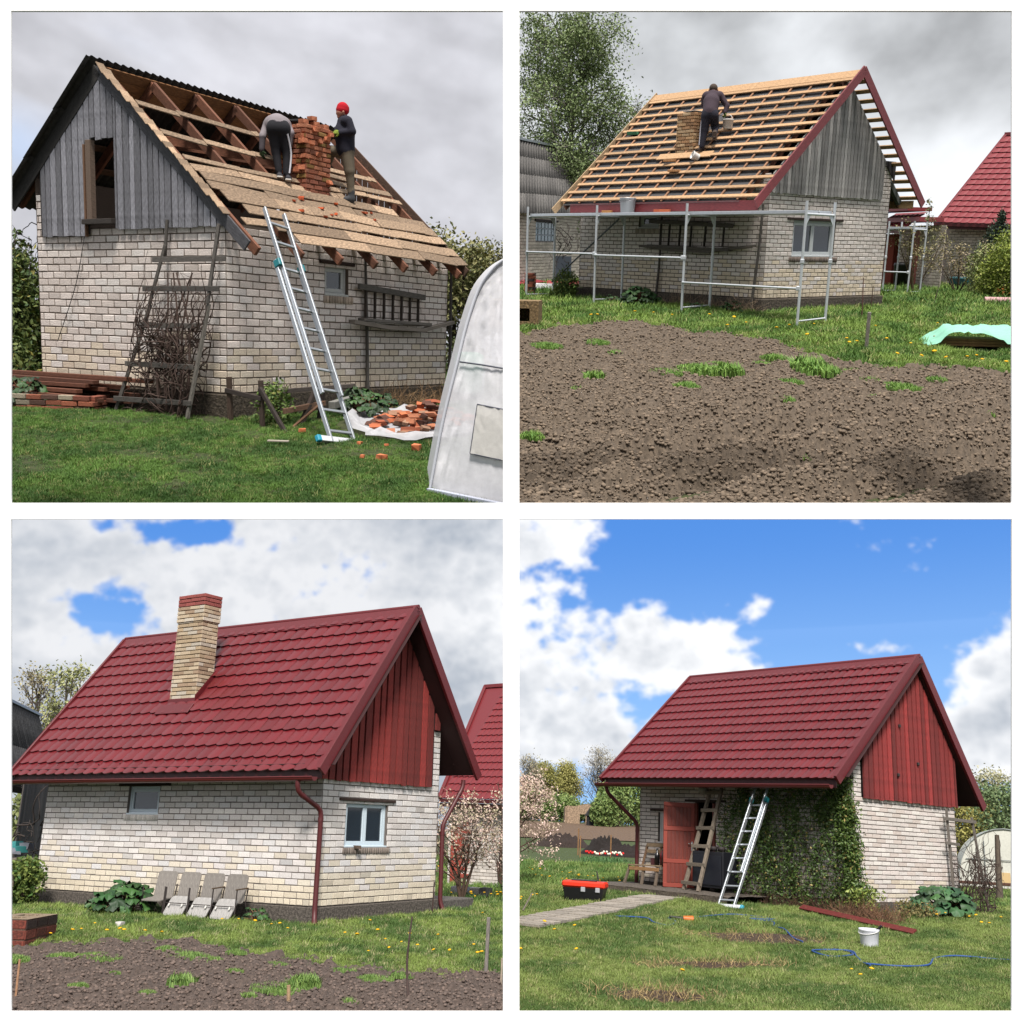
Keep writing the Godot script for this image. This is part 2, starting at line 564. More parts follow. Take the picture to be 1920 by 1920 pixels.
func grounds() -> void:
	var n := FastNoiseLite.new()
	n.seed = 21; n.frequency = 0.7; n.fractal_octaves = 3
	var rough := func(x: float, z: float, _u: float, k: float) -> float:
		return gy(x, z) + far_rise(x, z) + n.get_noise_2d(x, z) * 0.03 * (1.0 if k > 1.02 else 0.0)
	var turf := mat(Color(0.27, 0.30, 0.14), 0.95, "strong", Vector3.ONE * 0.7, "n_fine", 1.0)
	enter(A)
	setting("ground", fan_mesh(50, 70, 0.0, 0.999, 1.0, 4.4, rough, 0.06), turf)
	enter(B)
	var under := func(x: float, z: float, u: float, k: float) -> float: return rough.call(x, z, u, k) - 0.2 * smoothstep(1.7, 1.45, k) * smoothstep(1.0, 1.05, k)
	setting("ground", fan_mesh(50, 90, 0.001, 1.0, 0.997, 5.2, under, 0.03), turf)
	enter(C)
	var under_c := func(x: float, z: float, u: float, k: float) -> float: return rough.call(x, z, u, k) - 0.22 * smoothstep(1.37, 1.25, k)
	setting("ground", fan_mesh(60, 160, -1.6, 1.0, 0.2, 60.0, under_c), turf)
	enter(E)
	setting("ground", fan_mesh(60, 120, -0.012, 2.4, 0.2, 60.0, rough), mat(Color(0.30, 0.37, 0.14), 0.95, "strong", Vector3.ONE * 0.7, "n_fine", 1.0))

func blade_mesh(n: int, spread: float, h: float, w: float, seed_: int) -> ArrayMesh:
	var r := RandomNumberGenerator.new()
	r.seed = seed_
	var s := st()
	flat(s)
	for i in n:
		var a := r.randf() * TAU
		var p := Vector3(cos(a), 0, sin(a)) * spread * sqrt(r.randf())
		var lean := Vector3(r.randf_range(-1, 1), 0, r.randf_range(-1, 1)) * 0.55
		var hh := h * r.randf_range(0.45, 1.0)
		var t := r.randf() * TAU
		var side := Vector3(cos(t), 0, sin(t)) * w * 0.5
		var m := p + (Vector3.UP + lean * 0.4).normalized() * hh * 0.55
		var e := p + (Vector3.UP * 0.9 + lean * 1.1).normalized() * hh
		var c := r.randf_range(0.75, 1.15)
		s.set_color(Color(c, c, c))
		quad(s, p - side, p + side, m + side * 0.8, m - side * 0.8)
		tri(s, m - side * 0.8, m + side * 0.8, e)
	return done(s)

func scatter(n: String, label: String, cat: String, mesh: Mesh, m: Material, xfs: Array, cols: Array) -> void:
	var mm := MultiMesh.new()
	mm.transform_format = MultiMesh.TRANSFORM_3D
	mm.use_colors = true
	mm.mesh = mesh
	mm.instance_count = xfs.size()
	for i in xfs.size():
		mm.set_instance_transform(i, xfs[i])
		mm.set_instance_color(i, cols[i])
	var o := MultiMeshInstance3D.new()
	o.name = numbered(n)
	o.multimesh = mm
	o.material_override = m
	add_child(o)
	o.transform = D
	tag(o, label, cat, "", "stuff")

# grass on the fan between k0 and k1 where ok(x, z, u, k) allows; colours are linear
func grass(label: String, count: int, u0: float, u1: float, k0: float, k1: float, ok: Callable, size: float, cols: Array, patch: FastNoiseLite) -> void:
	var xa: Array = []; var ca: Array = []; var xb: Array = []; var cb: Array = []
	for i in count:
		var u := rv(u0, u1)
		var k := k0 * pow(k1 / k0, rng.randf())
		var p := fan(u, k)
		var dens: float = ok.call(p.x, p.y, u, k)
		if rng.randf() > dens: continue
		var t := patch.get_noise_2d(p.x, p.y)
		var c: Color = cols[0].lerp(cols[1], clampf(0.5 + t * 1.9 + rv(-0.25, 0.25), 0, 1))
		if rng.randf() < 0.09: c = cols[2]
		var s := size * rv(0.6, 1.25) * (1.0 + 0.5 * clampf(patch.get_noise_2d(p.x * 2.0 + 40.0, p.y * 2.0), -0.6, 1.0)) * (0.55 + 0.45 * dens) * clampf(k / 1.6, 0.9, 2.2)
		var xf := Transform3D(Basis(Vector3.UP, rng.randf() * TAU).scaled(Vector3(s, s * rv(0.8, 1.2), s)), Vector3(p.x, gy(p.x, p.y) + far_rise(p.x, p.y) - 0.01, p.y))
		if i % 2: xa.append(xf); ca.append(c)
		else: xb.append(xf); cb.append(c)
	var m := vmat(0.7, "", Vector3.ONE, "", 1.0, 0.35)
	if not meshes.has("tuft1"):
		meshes["tuft1"] = blade_mesh(12, 0.85, 1.0, 0.11, 31)
		meshes["tuft2"] = blade_mesh(10, 0.7, 1.25, 0.09, 32)
	scatter("grass", label, "grass", meshes["tuft1"], m, xa, ca)
	scatter("grass", label + ", taller blades", "grass", meshes["tuft2"], m, xb, cb)

func patches(seed_: int, freq: float) -> FastNoiseLite:
	var n := FastNoiseLite.new()
	n.seed = seed_; n.frequency = freq; n.fractal_octaves = 3
	return n

func bound_k(b: Array, u: float) -> float:
	if u <= b[0].x: return b[0].y
	for i in b.size() - 1:
		if u <= b[i + 1].x: return lerpf(b[i].y, b[i + 1].y, (u - b[i].x) / (b[i + 1].x - b[i].x))
	return b[-1].y
var no_top := func(_s: float) -> float: return 99.0
var keep_all := func(_e: Array) -> bool: return false
var keep_tiles := func(_v: float, _a: float) -> bool: return false
# ---------------------------------------------------------------- brickwork
func fp(gable: bool, s: float, h: float, z := 0.0) -> Vector3:
	return (W(s, h, 0) - ev() * z) if gable else (W(0, h, s) - eu() * z)

func fb(gable: bool) -> Basis:
	var n := -ev() if gable else -eu()
	return Basis(Vector3.UP.cross(n), Vector3.UP, n)

func brick_mesh(l: float, h: float, dep: float, variant: int, wear := 1.0) -> ArrayMesh:
	var key := "brick%.3f,%.3f,%.3f,%d,%.1f" % [l, h, dep, variant, wear]
	if meshes.has(key): return meshes[key]
	var r := RandomNumberGenerator.new()
	r.seed = variant * 17 + 3
	var s := st()
	flat(s)
	var f: Array = []; var g: Array = []; var b: Array = []
	for c in [Vector2(-1, -1), Vector2(1, -1), Vector2(1, 1), Vector2(-1, 1)]:
		var j := Vector2(r.randf_range(0.002, 0.009), r.randf_range(0.002, 0.008)) * wear
		f.append(Vector3(c.x * (l * 0.5 - j.x - 0.002), c.y * (h * 0.5 - j.y - 0.002), r.randf_range(-0.003, 0.002) * wear))
		var e := Vector2(r.randf_range(0, 0.003), r.randf_range(0, 0.003)) * wear
		g.append(Vector3(c.x * (l * 0.5 - e.x), c.y * (h * 0.5 - e.y), -0.007 * wear))
		b.append(Vector3(c.x * l * 0.5, c.y * h * 0.5, -dep))
	quad(s, f[0], f[1], f[2], f[3])
	for i in 4:
		var k := (i + 1) % 4
		quad(s, g[i], g[k], f[k], f[i])
		quad(s, b[i], b[k], g[k], g[i])
	meshes[key] = done(s)
	return meshes[key]

# rows of bricks on one face: out gets [transform, mesh, tone]
func lay(out: Array, o: Vector3, b: Basis, len_: float, h0: float, h1: float, course: float, bl: float, tones: Callable, openings: Array, topf: Callable, header_first := true, wear := 1.0, proud := 0.0, xdir := 1.0) -> void:
	var rows := int(round((h1 - h0) / course))
	for r in rows:
		var y := h0 + (r + 0.5) * course
		var l := bl
		var off := 0.0 if r % 2 == 0 else -bl * 0.5
		if header_first and r == 0: l = bl * 0.5
		var x := off
		while x < len_ - 0.01:
			var a := maxf(x, 0.0)
			var e := minf(x + l, len_)
			x += l
			if e - a < 0.03: continue
			var pieces := [[a, e]]
			for q in openings:
				if y < q[2] or y > q[3]: continue
				var nx: Array = []
				for p in pieces:
					if p[1] <= q[0] or p[0] >= q[1]: nx.append(p); continue
					if p[0] < q[0] - 0.03: nx.append([p[0], q[0]])
					if p[1] > q[1] + 0.03: nx.append([q[1], p[1]])
				pieces = nx
			for p in pieces:
				if y + course * 0.3 > topf.call((p[0] + p[1]) * 0.5): continue
				var w := snappedf(p[1] - p[0] - 0.012, 0.005)
				if w < 0.02: continue
				var m := brick_mesh(w, course - 0.012, 0.03, rng.randi() % 4, wear)
				var jit := Vector3(rv(-0.002, 0.002), rv(-0.002, 0.002), proud + rv(-0.002, 0.003)) * wear
				out.append([Transform3D(b, o + b.x * ((p[0] + p[1]) * 0.5 * xdir) + Vector3.UP * y + b * jit), m, tones.call((p[0] + p[1]) * 0.5, y)])

# the nearest 300 as pieces of their own, the rest as one
func place_bricks(p: Node, list: Array, n: String, rest: String, limit := 300, t := "fine", sc := Vector3.ONE * 2.0) -> void:
	var c: Vector3 = Q.cam
	list.sort_custom(func(a, b): return a[0].origin.distance_squared_to(c) < b[0].origin.distance_squared_to(c))
	for i in mini(limit, list.size()):
		put(p, n, list[i][1], mat(list[i][2], 0.92, t, sc, "n_fine", 0.7), list[i][0])
	if list.size() > limit:
		var s := st()
		flat(s)
		for i in range(limit, list.size()):
			add_mesh(s, list[i][1], list[i][0], list[i][2].srgb_to_linear())
		put(p, rest, done(s), vmat(0.92, t, sc, "n_fine", 0.7)).set_meta("kind", "stuff")

func add_mesh(s: SurfaceTool, m: Mesh, xf: Transform3D, c: Color) -> void:
	s.set_color(c)
	var f := m.get_faces()
	for v in f:
		s.add_vertex(xf * v)

# a wall sheet with openings and their jambs
func sheet(s: SurfaceTool, o: Vector3, dx: Vector3, n: Vector3, len_: float, h0: float, h1: float, openings: Array, jamb := 0.12) -> void:
	flat(s)
	var xs := [0.0, len_]
	var ys := [h0, h1]
	for q in openings:
		xs.append_array([q[0], q[1]]); ys.append_array([q[2], q[3]])
	xs.sort(); ys.sort()
	for i in xs.size() - 1:
		for j in ys.size() - 1:
			var cx: float = (xs[i] + xs[i + 1]) * 0.5
			var cy: float = (ys[j] + ys[j + 1]) * 0.5
			var hole := false
			for q in openings:
				if cx > q[0] and cx < q[1] and cy > q[2] and cy < q[3]: hole = true
			if hole: continue
			quad(s, o + dx * xs[i] + Vector3.UP * ys[j], o + dx * xs[i + 1] + Vector3.UP * ys[j], o + dx * xs[i + 1] + Vector3.UP * ys[j + 1], o + dx * xs[i] + Vector3.UP * ys[j + 1])
	for q in openings:
		var c := [o + dx * q[0] + Vector3.UP * q[2], o + dx * q[1] + Vector3.UP * q[2], o + dx * q[1] + Vector3.UP * q[3], o + dx * q[0] + Vector3.UP * q[3]]
		for i in 4:
			quad(s, c[i], c[(i + 1) % 4], c[(i + 1) % 4] - n * jamb, c[i] - n * jamb)

# walls, plinth, bricks. lo / go: openings in the long and gable wall; extra: more brick strips [s0, s1, top] on the gable
func shell(t: Node3D, tones: Callable, mortar: Color, lo: Array, go: Array, extra: Array, course: float, bl: float, plinth: Color) -> Node3D:
	var s := st()
	var nl := -eu(); var ng := -ev()
	var H: float = Q.H
	var HL := roof_h(0.0) - 0.14
	sheet(s, W(0, 0, 0) - nl * 0.006, ev(), nl, Q.L, 0.0, HL, lo)
	sheet(s, W(0, 0, 0) - ng * 0.006, eu(), ng, Q.G, 0.0, H, go)
	sheet(s, W(0, 0, Q.L), eu(), ev(), Q.G, 0.0, H, [])
	sheet(s, W(Q.G, 0, 0), ev(), eu(), Q.L, 0.0, roof_h(Q.G) - 0.14, [])
	# floor of the loft and floor of the room
	quad(s, W(0.01, H - 0.02, 0.01), W(Q.G, H - 0.02, 0.01), W(Q.G, H - 0.02, Q.L), W(0.01, H - 0.02, Q.L))
	quad(s, W(0.01, 0.02, 0.01), W(Q.G, 0.02, 0.01), W(Q.G, 0.02, Q.L), W(0.01, 0.02, Q.L))
	for e in extra:
		var a := W(e[0], H, 0) - ng * 0.006
		quad(s, a, W(e[1], H, 0) - ng * 0.006, W(e[1], minf(e[2], roof_h(e[1]) - 0.05), 0) - ng * 0.006, W(e[0], minf(e[2], roof_h(e[0]) - 0.05), 0) - ng * 0.006)
	var w := put(t, "wall", done(s), mat(mortar, 0.95, "fine", Vector3.ONE * 3.0, "n_fine", 1.0))
	var list: Array = []
	var roof := func(u: float) -> float: return roof_h(0.0) + 0.4
	lay(list, fp(false, 0, 0), fb(false), Q.L, 0.0, HL - 0.02, course, bl, tones, lo, roof, true, 1.0, 0.0, ev().dot(fb(false).x))
	lay(list, fp(true, 0, 0), fb(true), Q.G, 0.0, H, course, bl, tones, go, no_top, true, 1.0, 0.0, eu().dot(fb(true).x))
	for e in extra:
		var l2: Array = []
		var dx: float = eu().dot(fb(true).x)
		lay(l2, fp(true, e[0], 0), fb(true), e[1] - e[0], H, e[2], course, bl, tones, [], func(x: float) -> float: return roof_h(e[0] + x) - 0.02, false, 1.0, 0.0, dx)
		list.append_array(l2)
	place_bricks(w, list, "brick", "wall_bricks")
	# plinth, standing proud of the bricks
	var pl := st()
	var deep: float = Q.gh + 0.5
	bx(pl, Transform3D(Basis.IDENTITY, W(Q.G * 0.5, -deep * 0.5 - 0.012, Q.L * 0.5)), (W(Q.G + 0.10, deep, Q.L + 0.10) - W(0, 0, 0)).abs(), 0.015)
	put(t, "plinth", done(pl), mat(plinth, 0.95, "strong", Vector3.ONE * 1.6, "n_coarse", 1.2))
	return w

func ring(s: SurfaceTool, xf: Transform3D, w: float, h: float, bar: float, dep: float) -> void:
	bx(s, xf * Transform3D(Basis.IDENTITY, Vector3(0, h * 0.5 - bar * 0.5, 0)), Vector3(w, bar, dep), 0.004)
	bx(s, xf * Transform3D(Basis.IDENTITY, Vector3(0, -h * 0.5 + bar * 0.5, 0)), Vector3(w, bar, dep), 0.004)
	for sg in [-1.0, 1.0]:
		bx(s, xf * Transform3D(Basis.IDENTITY, Vector3(sg * (w * 0.5 - bar * 0.5), 0, 0)), Vector3(bar, h - bar * 2.0 - 0.002, dep), 0.004)

func window(t: Node3D, gable: bool, q: Array, sashes: int, white: Color) -> void:
	var w: float = q[1] - q[0]; var h: float = q[3] - q[2]
	var s := st()
	ring(s, Transform3D.IDENTITY, w, h, 0.05, 0.07)
	var xf := Transform3D(fb(gable), fp(gable, (q[0] + q[1]) * 0.5, (q[2] + q[3]) * 0.5, -0.09))
	var m := mat(white, 0.7, "fine", Vector3.ONE * 3.0)
	var p := put(t, "window", done(s), m, xf)
	var sw := (w - 0.1) / sashes
	for i in sashes:
		var f := st()
		var x := -w * 0.5 + 0.05 + sw * (i + 0.5)
		ring(f, Transform3D.IDENTITY, sw - 0.004, h - 0.104, 0.055, 0.045)
		put(p, "sash", done(f), m, Transform3D(Basis.IDENTITY, Vector3(x, 0, 0.008)))
		put(p, "pane", box_mesh(Vector3(sw - 0.11, h - 0.21, 0.006), 0.0), glass(), Transform3D(Basis.IDENTITY, Vector3(x, 0, 0.005)))
	put(p, "window_sill", box_mesh(Vector3(w + 0.02, 0.03, 0.09), 0.004), m, Transform3D(Basis.IDENTITY, Vector3(0, -h * 0.5 + 0.012, 0.05)))

func lintel(t: Node3D, gable: bool, q: Array, over: float) -> void:
	put(t, "lintel", box_mesh(Vector3(q[1] - q[0] + over * 2.0, 0.05, 0.16), 0.006), wood(Color(0.23, 0.15, 0.12)), Transform3D(fb(gable), fp(gable, (q[0] + q[1]) * 0.5, q[3] + 0.028, -0.05)))

func header_sill(t: Node3D, gable: bool, q: Array, over: float, tone: Color) -> void:
	var s := st()
	var x: float = q[0] - over
	var b := fb(gable)
	while x < q[1] + over:
		add_mesh(s, brick_mesh(0.055, 0.11, 0.1, rng.randi() % 4), Transform3D(b, fp(gable, x + 0.033, q[2] - 0.06, 0.022 + rv(-0.004, 0.004))), shade(tone, 0.12).srgb_to_linear())
		x += 0.066
	put(t, "brick_sill", done(s), vmat(0.92, "fine", Vector3.ONE * 2.0, "n_fine", 0.7))

# upright boards on the gable, from u0 to u1, bottom given by a function
func gable_boards(t: Node3D, u0: float, u1: float, bot: Callable, width: float, gap: float, col: Color, lift: float, drop: float, hole := [], backing := Color(0.1, 0.07, 0.06), thick := 0.022) -> void:
	var pb := Transform3D(Basis(eu(), Vector3.UP, -ev()), W(0, 0, 0))
	var outline: Array = [Vector2(u0, bot.call(u0) + 0.02), Vector2(u1, bot.call(u1) + 0.02), Vector2(u1, roof_h(u1) - drop - 0.02)]
	if Q.rg < u1 and Q.rg > u0: outline.append(Vector2(Q.rg, roof_h(Q.rg) - drop - 0.02))
	outline.append(Vector2(u0, roof_h(u0) - drop - 0.02))
	if hole.is_empty():
		put(t, "gable_panel", slab_mesh(outline, pb, lift - 0.012, lift), mat(backing, 0.95))
	else:
		for o in [[u0, hole[0]], [hole[1], u1], [hole[0], hole[1]]]:
			var pts: Array = []
			var y0: float = bot.call(o[0]) + 0.02
			if o[0] == hole[0] and o[1] == hole[1]: y0 = hole[3]
			pts = [Vector2(o[0], y0), Vector2(o[1], y0), Vector2(o[1], roof_h(o[1]) - drop - 0.02)]
			if Q.rg < o[1] and Q.rg > o[0]: pts.append(Vector2(Q.rg, roof_h(Q.rg) - drop - 0.02))
			pts.append(Vector2(o[0], roof_h(o[0]) - drop - 0.02))
			put(t, "gable_panel", slab_mesh(pts, pb, lift - 0.012, lift), mat(backing, 0.95))
	var u := u0
	while u < u1 - 0.02:
		var w := width * rv(0.85, 1.15)
		var e := minf(u + w, u1)
		var c := (u + e) * 0.5
		var y0: float = bot.call(c) + rv(-0.012, 0.012)
		var m := wood(shade(col, 0.2), 1)
		if not hole.is_empty() and e > hole[0] + 0.02 and u < hole[1] - 0.02:
			if c > hole[0] and c < hole[1]:
				y0 = hole[3] + rv(-0.03, 0.03)
			elif c <= hole[0]: e = minf(e, hole[0])
			else: u = maxf(u, hole[1])
		var ta: float = roof_h(u) - drop
		var tb: float = roof_h(e - gap) - drop
		if minf(ta, tb) > y0 + 0.04 and e - gap - u > 0.02:
			var tilt := rv(-0.006, 0.006)
			put(t, "board", slab_mesh([Vector2(u + tilt, y0), Vector2(e - gap + tilt, y0 + rv(-0.01, 0.01)), Vector2(e - gap, tb), Vector2(u, ta)], pb, lift + 0.002 + rv(0, 0.006), lift + 0.002 + thick + rv(0, 0.006)), m)
		u = e

# ---------------------------------------------------------------- roofs
func slope_basis(near: bool) -> Basis:
	var p0 := near_slope(0, 0) if near else far_slope(0, 0)
	var p1 := near_slope(1, 0) if near else far_slope(1, 0)
	var y := (p1 - p0).normalized()
	var x := ev()
	var z := x.cross(y)
	if z.y < 0.0:
		x = -x; z = -z
	return Basis(x, y, z)

func tile_mesh(w: float, l: float, variant: int, nx := 6) -> ArrayMesh:
	var key := "tile%.3f,%.3f,%d,%d" % [w, l, variant, nx]
	if meshes.has(key): return meshes[key]
	var r := RandomNumberGenerator.new()
	r.seed = 90 + variant
	var s := st()
	s.set_smooth_group(0)
	var prof := func(t: float) -> float: return 0.032 * pow(sin(PI * clampf(t, 0.0, 1.0)), 0.45)
	var rows := [[-1.0, 0.044], [-0.6, 0.029], [0.0, 0.0]]
	var jz := r.randf_range(-0.0015, 0.0015)
	var pt := func(i: int, row: Array) -> Vector3:
		var t := float(i) / nx
		var y: float = l * (row[0] + 1.0)
		if row[0] < -0.9: y -= 0.075 * pow(sin(PI * t), 0.8) * l / 0.34
		return Vector3((t - 0.5) * w, y, prof.call(t) + row[1] + jz)
	for j in 2:
		for i in nx:
			quad(s, pt.call(i, rows[j]), pt.call(i + 1, rows[j]), pt.call(i + 1, rows[j + 1]), pt.call(i, rows[j + 1]))
	s.set_smooth_group(-1)
	for i in nx:
		var a: Vector3 = pt.call(i, rows[0]); var b: Vector3 = pt.call(i + 1, rows[0])
		quad(s, a, b, b + Vector3(0, 0.012, -0.03), a + Vector3(0, 0.012, -0.03))
	meshes[key] = done(s)
	return meshes[key]

func tiled_slope(t: Node3D, n: String, v0: float, v1: float, cols: int, rows: int, red: Color, skip: Callable) -> Node3D:
	var b := slope_basis(true)
	var p0 := near_slope(0, v0); var p1 := near_slope(0, v1)
	var q0 := near_slope(1, v0); var q1 := near_slope(1, v1)
	var s := st()
	flat(s)
	quad(s, p0, p1, q1, q0)
	var low := -b.z * 0.05
	quad(s, p0 + low, p1 + low, q1 + low, q0 + low)
	quad(s, p0, p1, p1 + low, p0 + low)
	var m := mat(red, 0.36, "faint", Vector3.ONE * 1.3, "n_fine", 0.12)
	var tones := [m]
	for k in [0.93, 0.97, 1.04]: tones.append(mat(Color(red.r * k, red.g * k, red.b * k), 0.33, "faint", Vector3.ONE * 1.3, "n_fine", 0.12))
	var r := put(t, n, done(s), m)
	var w := (v1 - v0) / cols
	var l := (q0 - p0).length() / (rows - 0.35)
	var list: Array = []
	for j in rows:
		for i in cols:
			var v := v0 + w * (i + 0.5)
			var at := near_slope(0, v, 0.008) + b.y * (j * l - 0.02)
			if skip.call(v, j * l / (q0 - p0).length()): continue
			list.append([Transform3D(b, at), tile_mesh(w, l if j < rows - 1 else l * 0.62, rng.randi() % 3), red])
	var c: Vector3 = Q.cam
	list.sort_custom(func(x, y): return x[0].origin.distance_squared_to(c) < y[0].origin.distance_squared_to(c))
	for i in mini(300, list.size()):
		put(r, "roof_tile", list[i][1], tones[rng.randi() % 4], list[i][0])
	if list.size() > 300:
		var s2 := st()
		for i in range(300, list.size()):
			s2.append_from(list[i][1], 0, list[i][0])
		put(r, "roof_tiles", s2.commit(), m).set_meta("kind", "stuff")
	return r

func corrugated_mesh(w: float, l: float, waves: int, amp := 0.022) -> ArrayMesh:
	var key := "corr%.2f,%.2f,%d,%.3f" % [w, l, waves, amp]
	if meshes.has(key): return meshes[key]
	var s := st()
	s.set_smooth_group(0)
	var n := waves * 6
	for i in n:
		var x0 := w * (float(i) / n - 0.5); var x1 := w * (float(i + 1) / n - 0.5)
		var z0 := amp * sin(TAU * waves * i / n); var z1 := amp * sin(TAU * waves * (i + 1) / n)
		quad(s, Vector3(x0, 0, z0), Vector3(x1, 0, z1), Vector3(x1, l, z1), Vector3(x0, l, z0))
		quad(s, Vector3(x0, 0, z0 - 0.007), Vector3(x0, l, z0 - 0.007), Vector3(x1, l, z1 - 0.007), Vector3(x1, 0, z1 - 0.007))
		quad(s, Vector3(x0, 0, z0 - 0.007), Vector3(x1, 0, z1 - 0.007), Vector3(x1, 0, z1), Vector3(x0, 0, z0))
	meshes[key] = done(s)
	return meshes[key]

# sheets laid from p0 (eave) along dx over len_, up dy over rise
func corrugated(t: Node, p0: Vector3, dx: Vector3, dy: Vector3, len_: float, rise: float, sw: float, sl: float, waves: int, col: Color, amp := 0.022) -> void:
	var z := dx.cross(dy)
	var bs := Basis(dx, dy, z) if z.y > 0 else Basis(-dx, dy, -z)
	var nx := int(ceil(len_ / sw)); var ny := int(ceil(rise / sl))
	var w := len_ / nx; var l := rise / ny
	for j in ny:
		for i in nx:
			var at := p0 + dx * (w * (i + 0.5)) + dy * (l * j - 0.04) + bs.z * (0.012 * j + rv(0, 0.006))
			put(t, "roof_sheet", corrugated_mesh(snappedf(w, 0.01), snappedf(l + 0.06, 0.01), waves, amp), mat(shade(col, 0.1), 0.95, "strong", Vector3.ONE * 0.8, "n_fine", 0.6), Transform3D(bs, at))

# a rectangular stack of bricks, u0..u1 by v0..v1
func brick_stack(t: Node3D, n: String, u0: float, u1: float, v0: float, v1: float, y0: float, y1: float, course: float, bl: float, tones: Callable, mortar: Color, wear: float, skip: Callable, limit := 300) -> Node3D:
	var s := st()
	bx(s, Transform3D(Basis.IDENTITY, W((u0 + u1) * 0.5, (y0 + y1) * 0.5 - 0.02, (v0 + v1) * 0.5)), (W(u1 - u0 - 0.03, y1 - y0 - 0.04, v1 - v0 - 0.03) - W(0, 0, 0)).abs())
	var c := put(t, n, done(s), mat(mortar, 0.95, "strong", Vector3.ONE * 3.0, "n_fine", 1.0))
	var list: Array = []
	var faces := [[true, u0, u1 - u0, v0, -ev()], [false, v0, v1 - v0, u0, -eu()], [true, u0, u1 - u0, v1, ev()], [false, v0, v1 - v0, u1, eu()]]
	for f in faces:
		var nrm: Vector3 = f[4]
		var b := Basis(Vector3.UP.cross(nrm), Vector3.UP, nrm)
		var o: Vector3 = W(f[1], 0, f[3]) if f[0] else W(f[3], 0, f[1])
		var d: float = (eu() if f[0] else ev()).dot(b.x)
		lay(list, o, b, f[2], y0, y1, course, bl, tones, [], no_top, false, wear, 0.0, d)
	list = list.filter(func(e): return not skip.call(e))
	place_bricks(c, list, "brick", "stack_bricks", limit)
	return c
var clip_on := false
var clip_xf := Transform3D.IDENTITY
# ---------------------------------------------------------------- plants
func V(x: float, y: float, z: float) -> Vector3: return Vector3(x, y, z)

func leaf_quad(s: SurfaceTool, p: Vector3, size: float, c: Color, up := 0.4) -> void:
	var n := (rdir() + Vector3.UP * up).normalized()
	var a := n.cross(rdir()).normalized() * size
	var b := n.cross(a).normalized() * size * 0.62
	s.set_color(c)
	tri(s, p - a, p + b * 0.8, p + a)
	tri(s, p - a, p + a, p - b * 0.8 + n * size * 0.2)

func over_edge(p: Vector3) -> bool:
	return clip_on and (clip_xf * p).x * Q.side < 0.02

func grow(s: SurfaceTool, tips: Array, p: Vector3, d: Vector3, l: float, r: float, level: int, o: Dictionary) -> void:
	var pts: Array = [p]
	var q := p
	var dir := d
	var n := 4
	for i in n:
		dir = (dir + rdir() * o.get("wob", 0.22) + Vector3.UP * o.get("up", 0.12)).normalized()
		q += dir * l / n
		if over_edge(q): break
		pts.append(q)
	if pts.size() < 2: return
	n = pts.size() - 1
	tube(s, pts, r, r * (0.55 if level > 0 else 0.3), 5 if level > 1 else 3, false)
	if level <= 0:
		for i in range(1, pts.size()): tips.append(pts[i])
		return
	var kids: int = o.get("kids", 4)
	for i in kids:
		var t := rv(0.3, 1.0)
		var at: Vector3 = pts[mini(int(t * n), n - 1)].lerp(pts[mini(int(t * n) + 1, n)], t * n - int(t * n))
		var side := dir.cross(rdir()).normalized()
		grow(s, tips, at, (dir * o.get("fwd", 0.7) + side).normalized(), l * rv(0.5, 0.75), r * 0.5, level - 1, o)
	if level == 1: tips.append(q)

# o: stems, h, lean, trunk_r, start, limbs, limb, levels, kids, leaves, leaf, cols, clump, up, bark
func plant_mesh(o: Dictionary) -> Array:
	var s := st()
	var tips: Array = []
	for i in int(o.get("stems", 1)):
		var h: float = o.h * rv(0.85, 1.05)
		var lean: float = o.get("lean", 0.04)
		var top := Vector3(rv(-1, 1) * lean * h, h * 0.92, rv(-1, 1) * lean * h)
		if o.get("stems", 1) > 1:
			var a: float = TAU * (i + rng.randf() * 0.6) / o.stems
			top = Vector3(cos(a) * lean * h, h * 0.8, sin(a) * lean * h)
		var path := bend([Vector3(0, -0.1, 0), top * 0.3 + rdir() * h * 0.02, top * 0.65 + rdir() * h * 0.03, top], 4)
		tube(s, path, o.trunk_r, o.trunk_r * 0.15, 7, false)
		for k in int(o.limbs):
			var t := lerpf(o.start, 1.0, (k + rng.randf()) / o.limbs)
			var ix := clampi(int(t * (path.size() - 1)), 0, path.size() - 2)
			var at: Vector3 = path[ix].lerp(path[ix + 1], t * (path.size() - 1) - ix)
			var a := k * 2.4 + rv(-0.4, 0.4)
			var taper: float = lerpf(1.0, o.get("tip", 0.35), pow((t - o.start) / (1.0 - o.start + 0.001), o.get("pw", 1.2)))
			var dd := Vector3(cos(a), o.get("rise", 0.6) + t * 0.4, sin(a)).normalized()
			grow(s, tips, at, dd, o.limb * taper * rv(0.75, 1.15), o.trunk_r * 0.42 * (1.1 - t * 0.7), int(o.levels), o)
	var leaves := st()
	flat(leaves)
	var n: int = o.get("leaves", 0)
	for i in n:
		var tp: Vector3 = tips[rng.randi() % tips.size()]
		var c: Color = o.cols[0].lerp(o.cols[1], rng.randf())
		var lp: Vector3 = tp + Vector3(rng.randfn(), rng.randfn() * 0.8 - o.get("droop", 0.0), rng.randfn()) * o.clump
		if over_edge(lp): continue
		leaf_quad(leaves, lp, o.leaf * rv(0.6, 1.2), c)
	return [done(s), done(leaves) if n > 0 else null]

